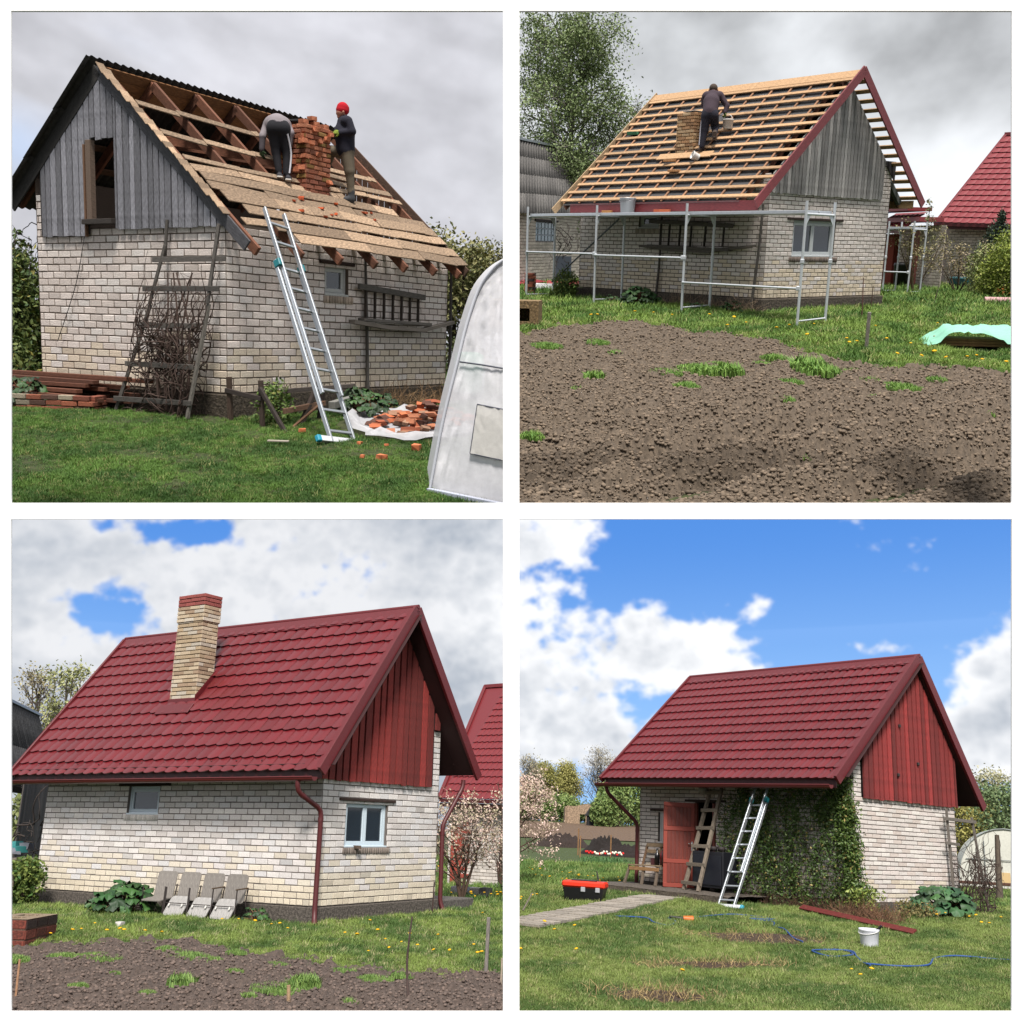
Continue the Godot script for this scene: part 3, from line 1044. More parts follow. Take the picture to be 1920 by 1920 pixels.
func plant(n: String, label: String, cat: String, at: Vector3, o: Dictionary, group := "") -> Node3D:
	var t := thing(n, label, cat, at, rng.randf() * TAU, group)
	clip_xf = t.transform
	clip_on = o.get("clip", false)
	var m := plant_mesh(o)
	clip_on = false
	put(t, "trunk" if o.get("stems", 1) == 1 else "stems", m[0], mat(o.get("bark", Color(0.27, 0.23, 0.2)), 0.95, "fine", Vector3.ONE * 1.0))
	if m[1]: put(t, o.get("called", "crown"), m[1], vmat(0.75, "", Vector3.ONE, "", 1.0, 0.3))
	return t

# leafy mass of lumps [x, y, z, rx, ry, rz]
func bush(n: String, label: String, cat: String, at: Vector3, lumps: Array, leaves: int, leaf: float, cols: Array, stem := 0.02) -> Node3D:
	var t := thing(n, label, cat, at)
	clip_xf = t.transform
	clip_on = true
	var s := st()
	var l := st()
	flat(l)
	var tot := 0.0
	for b in lumps: tot += b[3] * b[4] + b[4] * b[5]
	for b in lumps:
		var c := Vector3(b[0], b[1], b[2])
		for i in 5:
			tube(s, bend([Vector3(b[0] * 0.6 + rv(-0.1, 0.1), -0.1, b[2] * 0.6 + rv(-0.1, 0.1)), c * Vector3(0.9, 0.6, 0.9), c + Vector3(rv(-0.7, 0.7) * b[3], rv(0.2, 0.9) * b[4], rv(-0.7, 0.7) * b[5])], 4), stem, stem * 0.3, 4, false)
		var k := int(leaves * (b[3] * b[4] + b[4] * b[5]) / tot)
		for i in k:
			var d := rdir()
			var r := pow(rng.randf(), 0.4) * rv(0.85, 1.15) * (1.0 + 0.10 * sin(d.x * 7.0 + b[0] * 9.0) * sin(d.y * 6.0 + 1.0) * cos(d.z * 7.0))
			var p := c + Vector3(d.x * b[3], d.y * b[4], d.z * b[5]) * r
			if p.y < -0.05 or over_edge(p): continue
			leaf_quad(l, p, leaf * rv(0.6, 1.3), cols[0].lerp(cols[1], rng.randf()) if rng.randf() > 0.06 else cols[2 if cols.size() > 2 else 1])
	put(t, "stems", done(s), mat(Color(0.25, 0.2, 0.15), 0.95))
	put(t, "foliage", done(l), vmat(0.7, "", Vector3.ONE, "", 1.0, 0.3))
	return t

func big_leaf(variant: int) -> ArrayMesh:
	var key := "bigleaf%d" % variant
	if meshes.has(key): return meshes[key]
	var r := RandomNumberGenerator.new()
	r.seed = 300 + variant
	var s := st()
	s.set_smooth_group(0)
	var n := 16
	var pt := func(i: int, f: float) -> Vector3:
		var a := TAU * i / n - PI * 0.5
		var w := 0.85 + 0.3 * cos(a * 2.0) * 0.3 + 0.12 * sin(a * 5.0 + variant)
		return Vector3(cos(a) * w * 0.8 * f, sin(a * 5.0 + variant) * 0.2 * f * f + sin(a * 9.0 + variant * 2.0) * 0.1 * f - 0.3 * f * f, 0.75 + sin(a) * w * f)
	for i in n:
		tri(s, Vector3(0, 0.1, 0.75), pt.call(i, 0.55), pt.call(i + 1, 0.55))
		quad(s, pt.call(i, 0.55), pt.call(i, 1.0), pt.call(i + 1, 1.0), pt.call(i + 1, 0.55))
	meshes[key] = done(s)
	return meshes[key]

func rhubarb(label: String, at: Vector3, size: float, leaves: int, col: Color) -> Node3D:
	var t := thing("rhubarb", label, "rhubarb", at, rng.randf() * TAU, "clumps of rhubarb")
	leaves = int(leaves * 1.7)
	for i in leaves:
		var a := i * 2.4 + rv(-0.3, 0.3)
		var f := sqrt((i + 0.5) / leaves)
		var r: float = size * (0.15 + 0.62 * f)
		var y := size * (0.85 - 0.62 * f * f) + rv(-0.03, 0.03)
		var out := Vector3(cos(a), 0, sin(a))
		var p := out * r + Vector3.UP * y
		var l := size * rv(0.15, 0.29)
		var z := (out * 0.8 + rdir() * 0.45 + Vector3.DOWN * rv(-0.1, 0.7)).normalized()
		var x := Vector3.UP.cross(z).normalized()
		put(t, "leaf", big_leaf(i % 4), mat(shade(col.lerp(Color(0.34, 0.46, 0.2), rng.randf() * 0.45), 0.25), 0.6, "soft", Vector3.ONE * 2.0), Transform3D(Basis(x, z.cross(x), z).scaled(Vector3.ONE * l), p - z * l * 0.4))
		if i % 2 == 0:
			put(t, "stalk", tube_mesh([Vector3(0, -0.05, 0) + out * 0.03, p * Vector3(0.4, 0.7, 0.4), p], 0.014, 0.008, 5), mat(Color(0.42, 0.3, 0.2), 0.6))
	return t

# bare stems wandering inside a box that leans from a to b
func tangle(s: SurfaceTool, a: Vector3, b: Vector3, w: Vector3, n: int, r: float) -> void:
	for i in n:
		var t := rng.randf() * 0.5
		var p := a.lerp(b, t) + Vector3(rv(-1, 1) * w.x, 0, rv(-1, 1) * w.z)
		var pts: Array = [p]
		var d := ((b - a).normalized() + rdir() * 1.1).normalized()
		var steps := 5 + rng.randi() % 5
		for k in steps:
			d = (d + rdir() * 0.75).normalized()
			p += d * w.y
			var mid := a.lerp(b, clampf((p.y - a.y) / (b.y - a.y), 0.0, 1.0))
			p.x = clampf(p.x, mid.x - w.x, mid.x + w.x)
			p.z = clampf(p.z, mid.z - w.z, mid.z + w.z)
			pts.append(p)
		tube(s, bend(pts, 2), r * rv(0.5, 1.2), r * 0.3, 4, false)

# dry stalks lying and standing on the ground between two points
func straw(n: String, label: String, a: Vector3, b: Vector3, wid: float, hgt: float, count: int, c: Color, cat := "dead stalks") -> void:
	var s := st()
	for i in count:
		var p := a.lerp(b, rng.randf()) + Vector3(rv(-wid, wid), 0, rv(-wid, wid))
		p.y = gy(p.x, p.z)
		var d := (rdir() + Vector3.UP * 0.9).normalized()
		var l := hgt * rv(0.4, 1.1)
		s.set_color(shade(c, 0.35).srgb_to_linear())
		tube(s, [p, p + d * l * 0.5 + rdir() * l * 0.12, p + d * l + rdir() * l * 0.25 - Vector3.UP * l * 0.1], 0.0045, 0.002, 3, false)
	var o := put(self, numbered(n), done(s), vmat(0.95), D)
	tag(o, label, cat, "", "stuff")

func dandelions(label: String, group: String, spots: Array, size := 0.035) -> void:
	if not meshes.has("dandelion"):
		var s := st()
		lathe(s, [Vector2(0.0, 0.5), Vector2(0.6, 0.42), Vector2(1.0, 0.12), Vector2(0.7, -0.1), Vector2(0.0, -0.12)], 9)
		meshes["dandelion"] = done(s)
	for p in spots:
		var sc := size * rv(0.55, 0.95)
		var o := lone("dandelion", label, "dandelion", meshes["dandelion"], mat(Color(0.86, 0.66, 0.05), 0.9), on_ground(p.x, p.y, rv(0.09, 0.16)), 0.0, group)
		o.transform = o.transform * Transform3D(Basis(rdir(), rv(0, 0.5)).scaled(Vector3.ONE * sc), Vector3.ZERO)

# ---------------------------------------------------------------- people
func smin(a: float, b: float, k: float) -> float:
	var h := maxf(k - absf(a - b), 0.0) / k
	return minf(a, b) - h * h * k * 0.25

# bones: [a, b, ra, rb, colour]
func blob(bones: Array, cell: float, k := 0.035) -> ArrayMesh:
	var lo := Vector3.ONE * 1e9; var hi := -lo
	for b in bones:
		for i in 2:
			var r: Vector3 = Vector3.ONE * (b[2 + i] + cell * 2.5)
			lo = lo.min(b[i] - r); hi = hi.max(b[i] + r)
	var dim := Vector3i(((hi - lo) / cell).ceil()) + Vector3i.ONE
	var nx := dim.x; var ny := dim.y; var nz := dim.z
	var f := PackedFloat32Array()
	f.resize(nx * ny * nz)
	f.fill(1.0)
	for b in bones:
		var a: Vector3 = b[0]; var e: Vector3 = b[1]
		var ab := e - a
		var l2 := maxf(ab.length_squared(), 1e-9)
		var m: Vector3 = Vector3.ONE * (maxf(b[2], b[3]) + k + cell * 2.0)
		var i0 := Vector3i(((a.min(e) - m - lo) / cell).floor()).clamp(Vector3i.ZERO, dim - Vector3i.ONE)
		var i1 := Vector3i(((a.max(e) + m - lo) / cell).ceil()).clamp(Vector3i.ZERO, dim - Vector3i.ONE)
		for z in range(i0.z, i1.z + 1):
			for y in range(i0.y, i1.y + 1):
				for x in range(i0.x, i1.x + 1):
					var p := lo + Vector3(x, y, z) * cell
					var t := clampf((p - a).dot(ab) / l2, 0.0, 1.0)
					var d := p.distance_to(a + ab * t) - lerpf(b[2], b[3], t)
					var id := (z * ny + y) * nx + x
					f[id] = smin(f[id], d, k)
	var s := st()
	s.set_smooth_group(0)
	var vid := {}
	var count := 0
	var corners := [0, 1, nx, nx + 1, nx * ny, nx * ny + 1, nx * ny + nx, nx * ny + nx + 1]
	var offs := [Vector3(0, 0, 0), Vector3(1, 0, 0), Vector3(0, 1, 0), Vector3(1, 1, 0), Vector3(0, 0, 1), Vector3(1, 0, 1), Vector3(0, 1, 1), Vector3(1, 1, 1)]
	for z in nz - 1:
		for y in ny - 1:
			for x in nx - 1:
				var id := (z * ny + y) * nx + x
				var neg := 0
				for c in 8:
					if f[id + corners[c]] < 0.0: neg += 1
				if neg == 0 or neg == 8: continue
				var acc := Vector3.ZERO
				var n := 0
				for c in 8:
					for ax in [1, 2, 4]:
						if c & ax: continue
						var g0 := f[id + corners[c]]; var g1 := f[id + corners[c | ax]]
						if (g0 < 0.0) != (g1 < 0.0):
							acc += offs[c].lerp(offs[c | ax], g0 / (g0 - g1))
							n += 1
				var p := lo + (Vector3(x, y, z) + acc / n) * cell
				var best := 1e9
				var col := Color.WHITE
				for b in bones:
					var ab: Vector3 = b[1] - b[0]
					var t := clampf((p - b[0]).dot(ab) / maxf(ab.length_squared(), 1e-9), 0.0, 1.0)
					var d: float = p.distance_to(b[0] + ab * t) - lerpf(b[2], b[3], t)
					if d < best: best = d; col = b[4]
				s.set_color(col.srgb_to_linear())
				s.add_vertex(p)
				vid[id] = count
				count += 1
	for z in range(1, nz - 1):
		for y in range(1, ny - 1):
			for x in range(1, nx - 1):
				var id := (z * ny + y) * nx + x
				var inn := f[id] < 0.0
				for e in [[1, nx, nx * ny], [nx, nx * ny, 1], [nx * ny, 1, nx]]:
					if (f[id + e[0]] < 0.0) == inn: continue
					var q := [id, id - e[1], id - e[1] - e[2], id - e[2]]
					if not (vid.has(q[0]) and vid.has(q[1]) and vid.has(q[2]) and vid.has(q[3])): continue
					var order := [0, 1, 2, 0, 2, 3] if inn else [0, 2, 1, 0, 3, 2]
					for i in order: s.add_index(vid[q[i]])
	s.generate_normals()
	return s.commit()

# a hand: palm, five fingers bent round a grip; w wrist, d direction of the fingers, n out of the palm
func hand_bones(w: Vector3, d: Vector3, n: Vector3, c: Color, curl := 0.7, thumb := 1.0) -> Array:
	d = d.normalized()
	n = (n - d * n.dot(d)).normalized()
	var s := d.cross(n) * thumb
	var out: Array = [[w, w + d * 0.05, 0.026, 0.028, c], [w + d * 0.03 + s * 0.022, w + d * 0.075 + s * 0.028, 0.018, 0.015, c], [w + d * 0.03 - s * 0.022, w + d * 0.07 - s * 0.03, 0.018, 0.014, c]]
	var lens := [0.068, 0.078, 0.072, 0.056]
	for i in 4:
		var k: Vector3 = w + d * (0.085 - 0.006 * absf(i - 1.2)) + s * (0.03 - i * 0.02)
		var a := curl
		var m: Vector3 = k + (d * cos(a) + n * sin(a)) * lens[i] * 0.5
		var e: Vector3 = m + (d * cos(a * 2.2) + n * sin(a * 2.2)) * lens[i] * 0.5
		out.append([k, m, 0.0115, 0.0105, c]); out.append([m, e, 0.0105, 0.0085, c])
	var t0 := w + d * 0.025 + s * 0.032
	var t1 := t0 + (d * 0.6 + s * 0.6 + n * 0.5).normalized() * 0.04
	out.append([t0, t1, 0.014, 0.012, c]); out.append([t1, t1 + (d * 0.8 + n * 0.6).normalized() * 0.032, 0.012, 0.009, c])
	return out
# ---------------------------------------------------------------- ladders, buckets and the like
func alu_ladder(label: String, foot: Vector3, top: Vector3, side: Vector3, w: float, t_low: float, t_up: float) -> void:
	var t := thing("aluminium_ladder", label, "ladder", foot)
	var y := (top - foot).normalized()
	var x := (side - y * side.dot(y)).normalized()
	var z := x.cross(y)
	if z.dot(Q.cam - foot) < 0.0: z = -z
	var l := foot.distance_to(top)
	var al := mat(Color(0.68, 0.70, 0.72), 0.42, "faint", Vector3.ONE * 2.0, "", 1.0, 0.75)
	var teal := mat(Color(0.06, 0.42, 0.45), 0.5)
	for sec in [[0.0, t_low, w, 0.0], [t_up, 1.0, w - 0.075, 0.062]]:
		for sg in [-1.0, 1.0]:
			var o: Vector3 = x * sg * sec[2] * 0.5 + z * sec[3]
			beam(t, "rail", o + y * (l * sec[0]), o + y * (l * sec[1]), 0.03, 0.058, al, z, 0.003)
		var r: float = l * sec[0] + 0.16
		while r < l * sec[1] - 0.03:
			if sec[3] > 0.0 and r < l * t_low - 0.02:
				r += 0.3
				continue
			beam(t, "rung", y * r - x * (sec[2] * 0.5 - 0.016) + z * sec[3], y * r + x * (sec[2] * 0.5 - 0.016) + z * sec[3], 0.034, 0.03, al, z, 0.004)
			r += 0.3
	for sg in [-1.0, 1.0]:
		put(t, "bracket", box_mesh(Vector3(0.05, 0.11, 0.11), 0.01), teal, Transform3D(Basis(x, y, z), y * (l * t_low - 0.06) + x * sg * (w * 0.5) + z * 0.03))
		put(t, "end_cap", box_mesh(Vector3(0.07, 0.085, 0.065), 0.01), mat(Color(0.12, 0.55, 0.65), 0.5), Transform3D(Basis(x, y, z), x * sg * (w * 0.5 + 0.21) + y * 0.03))
	beam(t, "foot_bar", -x * (w * 0.5 + 0.18) + y * 0.03, x * (w * 0.5 + 0.18) + y * 0.03, 0.055, 0.075, mat(Color(0.86, 0.87, 0.88), 0.45, "", Vector3.ONE, "", 1.0, 0.4), y)

func bucket(n: String, label: String, at: Vector3, r: float, h: float, c: Color, metal := 0.0, tilt := Vector3.ZERO, handle_down := true) -> Node3D:
	var t := thing(n, label, "bucket", at)
	var b := Basis.from_euler(tilt)
	var m := mat(c, 0.45, "faint", Vector3.ONE * 3.0, "", 1.0, metal)
	put(t, "body", lathe_mesh([Vector2(0.001, 0.0), Vector2(r * 0.8, 0.0), Vector2(r * 0.84, 0.012), Vector2(r * 0.97, h * 0.86), Vector2(r, h * 0.87), Vector2(r * 1.04, h), Vector2(r * 0.98, h), Vector2(r * 0.93, h * 0.86), Vector2(r * 0.78, 0.03), Vector2(0.001, 0.03)], 24), m, Transform3D(b, Vector3.ZERO))
	var pts: Array = []
	for i in 13:
		var a := PI * i / 12.0
		pts.append(Vector3(cos(a) * r * 1.06, h * 0.9 + sin(a) * r * (-0.35 if handle_down else 0.95), sin(a) * r * (1.0 if handle_down else 0.15)))
	put(t, "handle", tube_mesh(pts, 0.006, 0.006, 6), mat(Color(0.85, 0.85, 0.85) if metal < 0.3 else Color(0.5, 0.5, 0.52), 0.4, "", Vector3.ONE, "", 1.0, metal), Transform3D(b, Vector3.ZERO))
	return t

func stake(label: String, at: Vector3, h: float, w: float, c: Color, lean := Vector3.ZERO) -> void:
	var s := st()
	bx(s, Transform3D(Basis(), Vector3(0, h * 0.5 - 0.1, 0)), Vector3(w, h + 0.2, w), w * 0.12)
	var o := lone("garden_stake", label, "stake", done(s), wood(c, 1), at, rng.randf() * 3.0)
	o.transform = o.transform * Transform3D(Basis.from_euler(lean), Vector3.ZERO)

func stick(label: String, pts: Array, r: float, c: Color, n := "bare_stick", cat := "stick") -> void:
	var at: Vector3 = pts[0]
	var loc: Array = []
	for p in pts: loc.append(p - at)
	lone(n, label, cat, tube_mesh(bend(loc, 4), r, r * 0.6, 6), wood(c, 1), at)

func crumpled(nx: int, ny: int, f: Callable) -> ArrayMesh:
	var s := st()
	s.set_smooth_group(0)
	for j in ny + 1:
		for i in nx + 1:
			s.add_vertex(f.call(float(i) / nx, float(j) / ny))
	for j in ny:
		for i in nx:
			var a := j * (nx + 1) + i
			for e in [a, a + 1, a + nx + 2, a, a + nx + 2, a + nx + 1]: s.add_index(e)
	s.generate_normals()
	return s.commit()

func film(c: Color, a: float) -> StandardMaterial3D:
	var m: StandardMaterial3D = mat(c, 0.8, "faint", Vector3.ONE * 1.0, "n_coarse", 0.1).duplicate()
	if a < 1.0:
		m.transparency = BaseMaterial3D.TRANSPARENCY_ALPHA
		m.albedo_color = Color(c.r, c.g, c.b, a)
	m.backlight_enabled = true
	m.backlight = Color(0.5, 0.5, 0.5)
	m.cull_mode = BaseMaterial3D.CULL_DISABLED
	return m

func chunk_mesh(variant: int) -> ArrayMesh:
	var key := "chunk%d" % variant
	if meshes.has(key): return meshes[key]
	var r := RandomNumberGenerator.new()
	r.seed = 500 + variant
	var s := st()
	flat(s)
	var p: Array[Vector3] = []
	for i in 8:
		p.append(Vector3(1 if i & 1 else -1, 1 if i & 2 else -1, 1 if i & 4 else -1) * Vector3(0.5, 0.5, 0.5) * Vector3(r.randf_range(0.7, 1.05), r.randf_range(0.7, 1.05), r.randf_range(0.7, 1.05)))
	for f in [[0, 2, 3, 1], [5, 7, 6, 4], [4, 6, 2, 0], [1, 3, 7, 5], [2, 6, 7, 3], [4, 0, 1, 5]]:
		var c := (p[f[0]] + p[f[1]] + p[f[2]] + p[f[3]]) * 0.25 * r.randf_range(0.95, 1.15)
		for i in 4: tri(s, p[f[i]], p[f[(i + 1) % 4]], c)
	meshes[key] = done(s)
	return meshes[key]
# ---------------------------------------------------------------- upper left: the old roof comes off
var white_old := [Color(0.90, 0.855, 0.825), Color(0.88, 0.83, 0.80), Color(0.92, 0.88, 0.85), Color(0.89, 0.86, 0.84), Color(0.84, 0.795, 0.765)]

func px_frame(px0: float, py0: float, m: float) -> Callable:
	return func(x: float, y: float, z := 0.0) -> Vector3: return Vector3((x - px0) * m, (py0 - y) * m, z)

func person(label: String, at: Vector3, bones: Array, hands: Array, extra: Callable) -> void:
	var t := thing("person", label, "person", at, atan2(Q.n.x, Q.n.y))
	var s := st()
	s.append_from(blob(bones, 0.019, 0.024), 0, Transform3D.IDENTITY)
	for h in hands: s.append_from(blob(h, 0.007, 0.012), 0, Transform3D.IDENTITY)
	put(t, "body", s.commit(), vmat(0.9, "faint", Vector3.ONE * 3.0, "n_fine", 0.4))
	extra.call(t)

func garden_a() -> void:
	rng.seed = 101
	var t := thing("brick_house", "white brick house with its old roof half stripped and weathered grey gable boards", "house", Vector3.ZERO)
	var tones := func(_s: float, y: float) -> Color:
		var c: Color = white_old[rng.randi() % 5]
		if y < 0.8 and rng.randf() < 1.0 - y: c = c.lerp(Color(0.85, 0.77, 0.62), 0.4)
		return c
	var wq := [2.07, 2.63, 1.42, 1.88]
	var w := shell(t, tones, Color(0.42, 0.37, 0.33), [wq], [], [[3.66, 3.82, 2.72]], 0.1018, 0.258, Color(0.36, 0.32, 0.27))
	window(t, false, wq, 1, Color(0.74, 0.75, 0.74))
	lintel(t, false, wq, 0.14)
	header_sill(t, false, wq, 0.05, Color(0.66, 0.6, 0.54))
	var hole := [2.06, 2.62, 2.36, 3.47]
	gable_boards(t, 0.02, 3.68, func(u: float) -> float: return 2.215 if u < 2.3 else 2.13, 0.118, 0.022, Color(0.59, 0.59, 0.62), 0.03, 0.10, hole, Color(0.16, 0.15, 0.15))
	# the doorway in the gable
	var dm := wood(Color(0.5, 0.42, 0.36), 1)
	beam(t, "door_frame", W(2.58, 2.3, -0.02), W(2.58, 3.46, -0.02), 0.1, 0.09, dm, ev())
	beam(t, "door_sill", W(2.04, 2.32, -0.06), W(2.66, 2.32, -0.06), 0.16, 0.07, wood(Color(0.25, 0.22, 0.2)))
	beam(t, "open_shutter", W(2.66, 2.12, -0.05), W(2.66, 3.4, -0.05), 0.03, 0.05, wood(Color(0.52, 0.38, 0.28), 1), ev())
	# rafters, ridge boards and ties
	var red := Color(0.53, 0.34, 0.25)
	for v in [0.1, 0.98, 1.85, 2.7, 3.5, 4.35, 5.1]:
		beam(t, "rafter", near_slope(-0.04, v, -0.08), near_slope(0.985, v, -0.08), 0.055, 0.13, wood(shade(red, 0.2)), slope_basis(true).z)
		beam(t, "rafter", far_slope(-0.02, v, -0.08), far_slope(0.985, v, -0.08), 0.055, 0.13, wood(shade(red, 0.2)), slope_basis(false).z)
		if v > 0.5 and v < 5.0:
			beam(t, "collar_tie", near_slope(0.62, v + 0.06, -0.1), far_slope(0.62, v + 0.06, -0.1), 0.04, 0.13, wood(shade(red, 0.2)))
	for k in 3:
		beam(t, "ridge_plank", far_slope(0.96 - k * 0.055, 0.02, 0.0), far_slope(0.96 - k * 0.055, 5.2, 0.0), 0.165, 0.022, wood(shade(Color(0.70, 0.49, 0.31), 0.12)), slope_basis(false).z)
	for a in [0.14, 0.3, 0.46, 0.62]:
		beam(t, "roof_batten", far_slope(a, 0.0, 0.0), far_slope(a, 5.25, 0.0), 0.11, 0.022, wood(shade(Color(0.42, 0.31, 0.23), 0.15)), slope_basis(false).z)
	corrugated(t, far_slope(-0.06, -0.2, 0.035), ev(), slope_basis(false).y, 5.5, 2.82, 1.1, 1.12, 8, Color(0.33, 0.32, 0.31))
	# far gable seen from inside
	var u := 0.1
	while u < 4.1:
		var top := roof_h(u + 0.06) - 0.14
		if top > 2.3: beam(t, "inner_board", W(u, 2.2, 5.3), W(u, top, 5.3), 0.11, 0.02, wood(shade(Color(0.36, 0.25, 0.18), 0.25)), ev())
		u += 0.125
	# what is left of the boarding on the near slope: [a, width, v0, v1, lift]
	var grey := Color(0.74, 0.63, 0.52)
	for b in [[0.035, 0.22, 1.05, 5.5, 0.02], [0.095, 0.22, 0.75, 5.45, 0.03], [0.10, 0.16, 0.16, 0.72, 0.02], [0.175, 0.2, 0.45, 5.4, 0.02], [0.235, 0.22, 0.2, 5.35, 0.035], [0.29, 0.2, 0.1, 5.3, 0.02], [0.345, 0.2, 0.1, 4.6, 0.03], [0.395, 0.15, 0.05, 3.4, 0.02], [0.44, 0.11, 0.05, 5.1, 0.03],
			[0.5, 0.14, 2.98, 5.05, 0.02], [0.545, 0.12, 2.98, 4.1, 0.03], [0.585, 0.12, 0.05, 2.35, 0.02], [0.60, 0.12, 3.25, 4.95, 0.02], [0.755, 0.12, 0.05, 2.5, 0.02], [0.72, 0.11, 3.1, 3.7, 0.02]]:
		var v: float = b[2]
		while v < b[3] - 0.1:
			var e: float = minf(v + rv(0.7, 1.7), b[3])
			var sk := rv(-0.008, 0.008)
			beam(t, "roof_board", near_slope(b[0] + sk, v, b[4] + rv(0, 0.012)), near_slope(b[0] - sk, e - 0.01, b[4] + rv(0, 0.012)), b[1] * rv(0.92, 1.03), 0.02, mat(shade(grey, 0.18), 0.95, "strong", Vector3(1.2, 5, 5), "n_grain", 1.4), slope_basis(true).z)
			v = e
	# shingle butts left along the rake, barge boards
	for k in 26:
		var a := 0.12 + k * 0.033
		beam(t, "shingle_end", near_slope(a, -0.07, 0.03), near_slope(a + 0.036, -0.07 + rv(-0.02, 0.02), 0.045), rv(0.1, 0.2), 0.014, mat(shade(grey, 0.25), 0.95, "grain", Vector3(12, 12, 3), "n_grain", 1.0), slope_basis(true).z)
	beam(t, "barge_board", near_slope(-0.02, -0.05, -0.06), near_slope(0.985, -0.05, -0.06), 0.03, 0.16, wood(Color(0.36, 0.36, 0.38)), slope_basis(true).z)
	beam(t, "barge_board", far_slope(-0.03, -0.05, -0.1), far_slope(0.985, -0.05, -0.1), 0.03, 0.2, wood(Color(0.20, 0.19, 0.18)), slope_basis(false).z)
	beam(t, "barge_board", near_slope(-0.02, 5.4, -0.06), near_slope(0.985, 5.4, -0.06), 0.03, 0.15, wood(Color(0.4, 0.3, 0.24)), slope_basis(true).z)
	# chimney being taken down
	var ct := func(_s: float, y: float) -> Color:
		var c: Color = [Color(0.69, 0.43, 0.31), Color(0.63, 0.38, 0.28), Color(0.73, 0.48, 0.36), Color(0.56, 0.36, 0.28)][rng.randi() % 4]
		if rng.randf() < 0.16: c = c.lerp(Color(0.5, 0.45, 0.2), 0.6)
		if y < 3.2: c = c.lerp(Color(0.5, 0.28, 0.22), 0.5)
		return c
	var chim := brick_stack(t, "chimney", 0.62, 1.16, 2.36, 2.96, 2.6, 4.0, 0.074, 0.2, ct, Color(0.58, 0.36, 0.25), 1.5, keep_all, 240)
	for k in 16:
		var side := k % 2 == 0
		var p := W(0.62 - rv(-0.02, 0.02), rv(3.15, 4.0), rv(2.4, 2.95)) if side else W(rv(0.65, 1.12), rv(3.1, 4.0), 2.36 - rv(-0.02, 0.02))
		put(chim, "broken_brick", chunk_mesh(k % 6), mat(shade(Color(0.68, 0.41, 0.29), 0.2), 0.95, "fine", Vector3.ONE * 3.0, "n_fine", 1.0), Transform3D(Basis.from_euler(Vector3(rv(-0.2, 0.2), rv(-0.2, 0.2), rv(-0.2, 0.2))).scaled(Vector3(rv(0.08, 0.14), 0.075, rv(0.08, 0.14))), p))
	for p in [W(0.72, 4.04, 2.42), W(0.7, 4.04, 2.66), W(0.72, 4.115, 2.62), W(0.7, 4.035, 2.88), W(1.05, 4.035, 2.44)]:
		put(chim, "broken_brick", chunk_mesh(2), mat(Color(0.68, 0.42, 0.3), 0.95, "fine", Vector3.ONE * 3.0), Transform3D(Basis.IDENTITY.scaled(Vector3(0.12, 0.075, 0.13)), p))
	beam(chim, "flue_plate", W(1.1, 4.05, 2.42), W(0.82, 4.09, 2.66), 0.3, 0.03, mat(Color(0.06, 0.06, 0.07), 0.6))
	for k in 14:
		var p := near_slope(rv(0.2, 0.36), rv(1.6, 3.8), 0.055)
		lone("brick_fragment", "small red brick fragment lying on the grey roof boards of the stripped roof", "brick fragment", chunk_mesh(k % 6), mat(shade(Color(0.68, 0.32, 0.18), 0.2), 0.95), p, rv(0, 3), "brick crumbs on the old roof").scale *= Vector3(rv(0.04, 0.1), 0.035, rv(0.04, 0.09))
	men_a()
	yard_a()

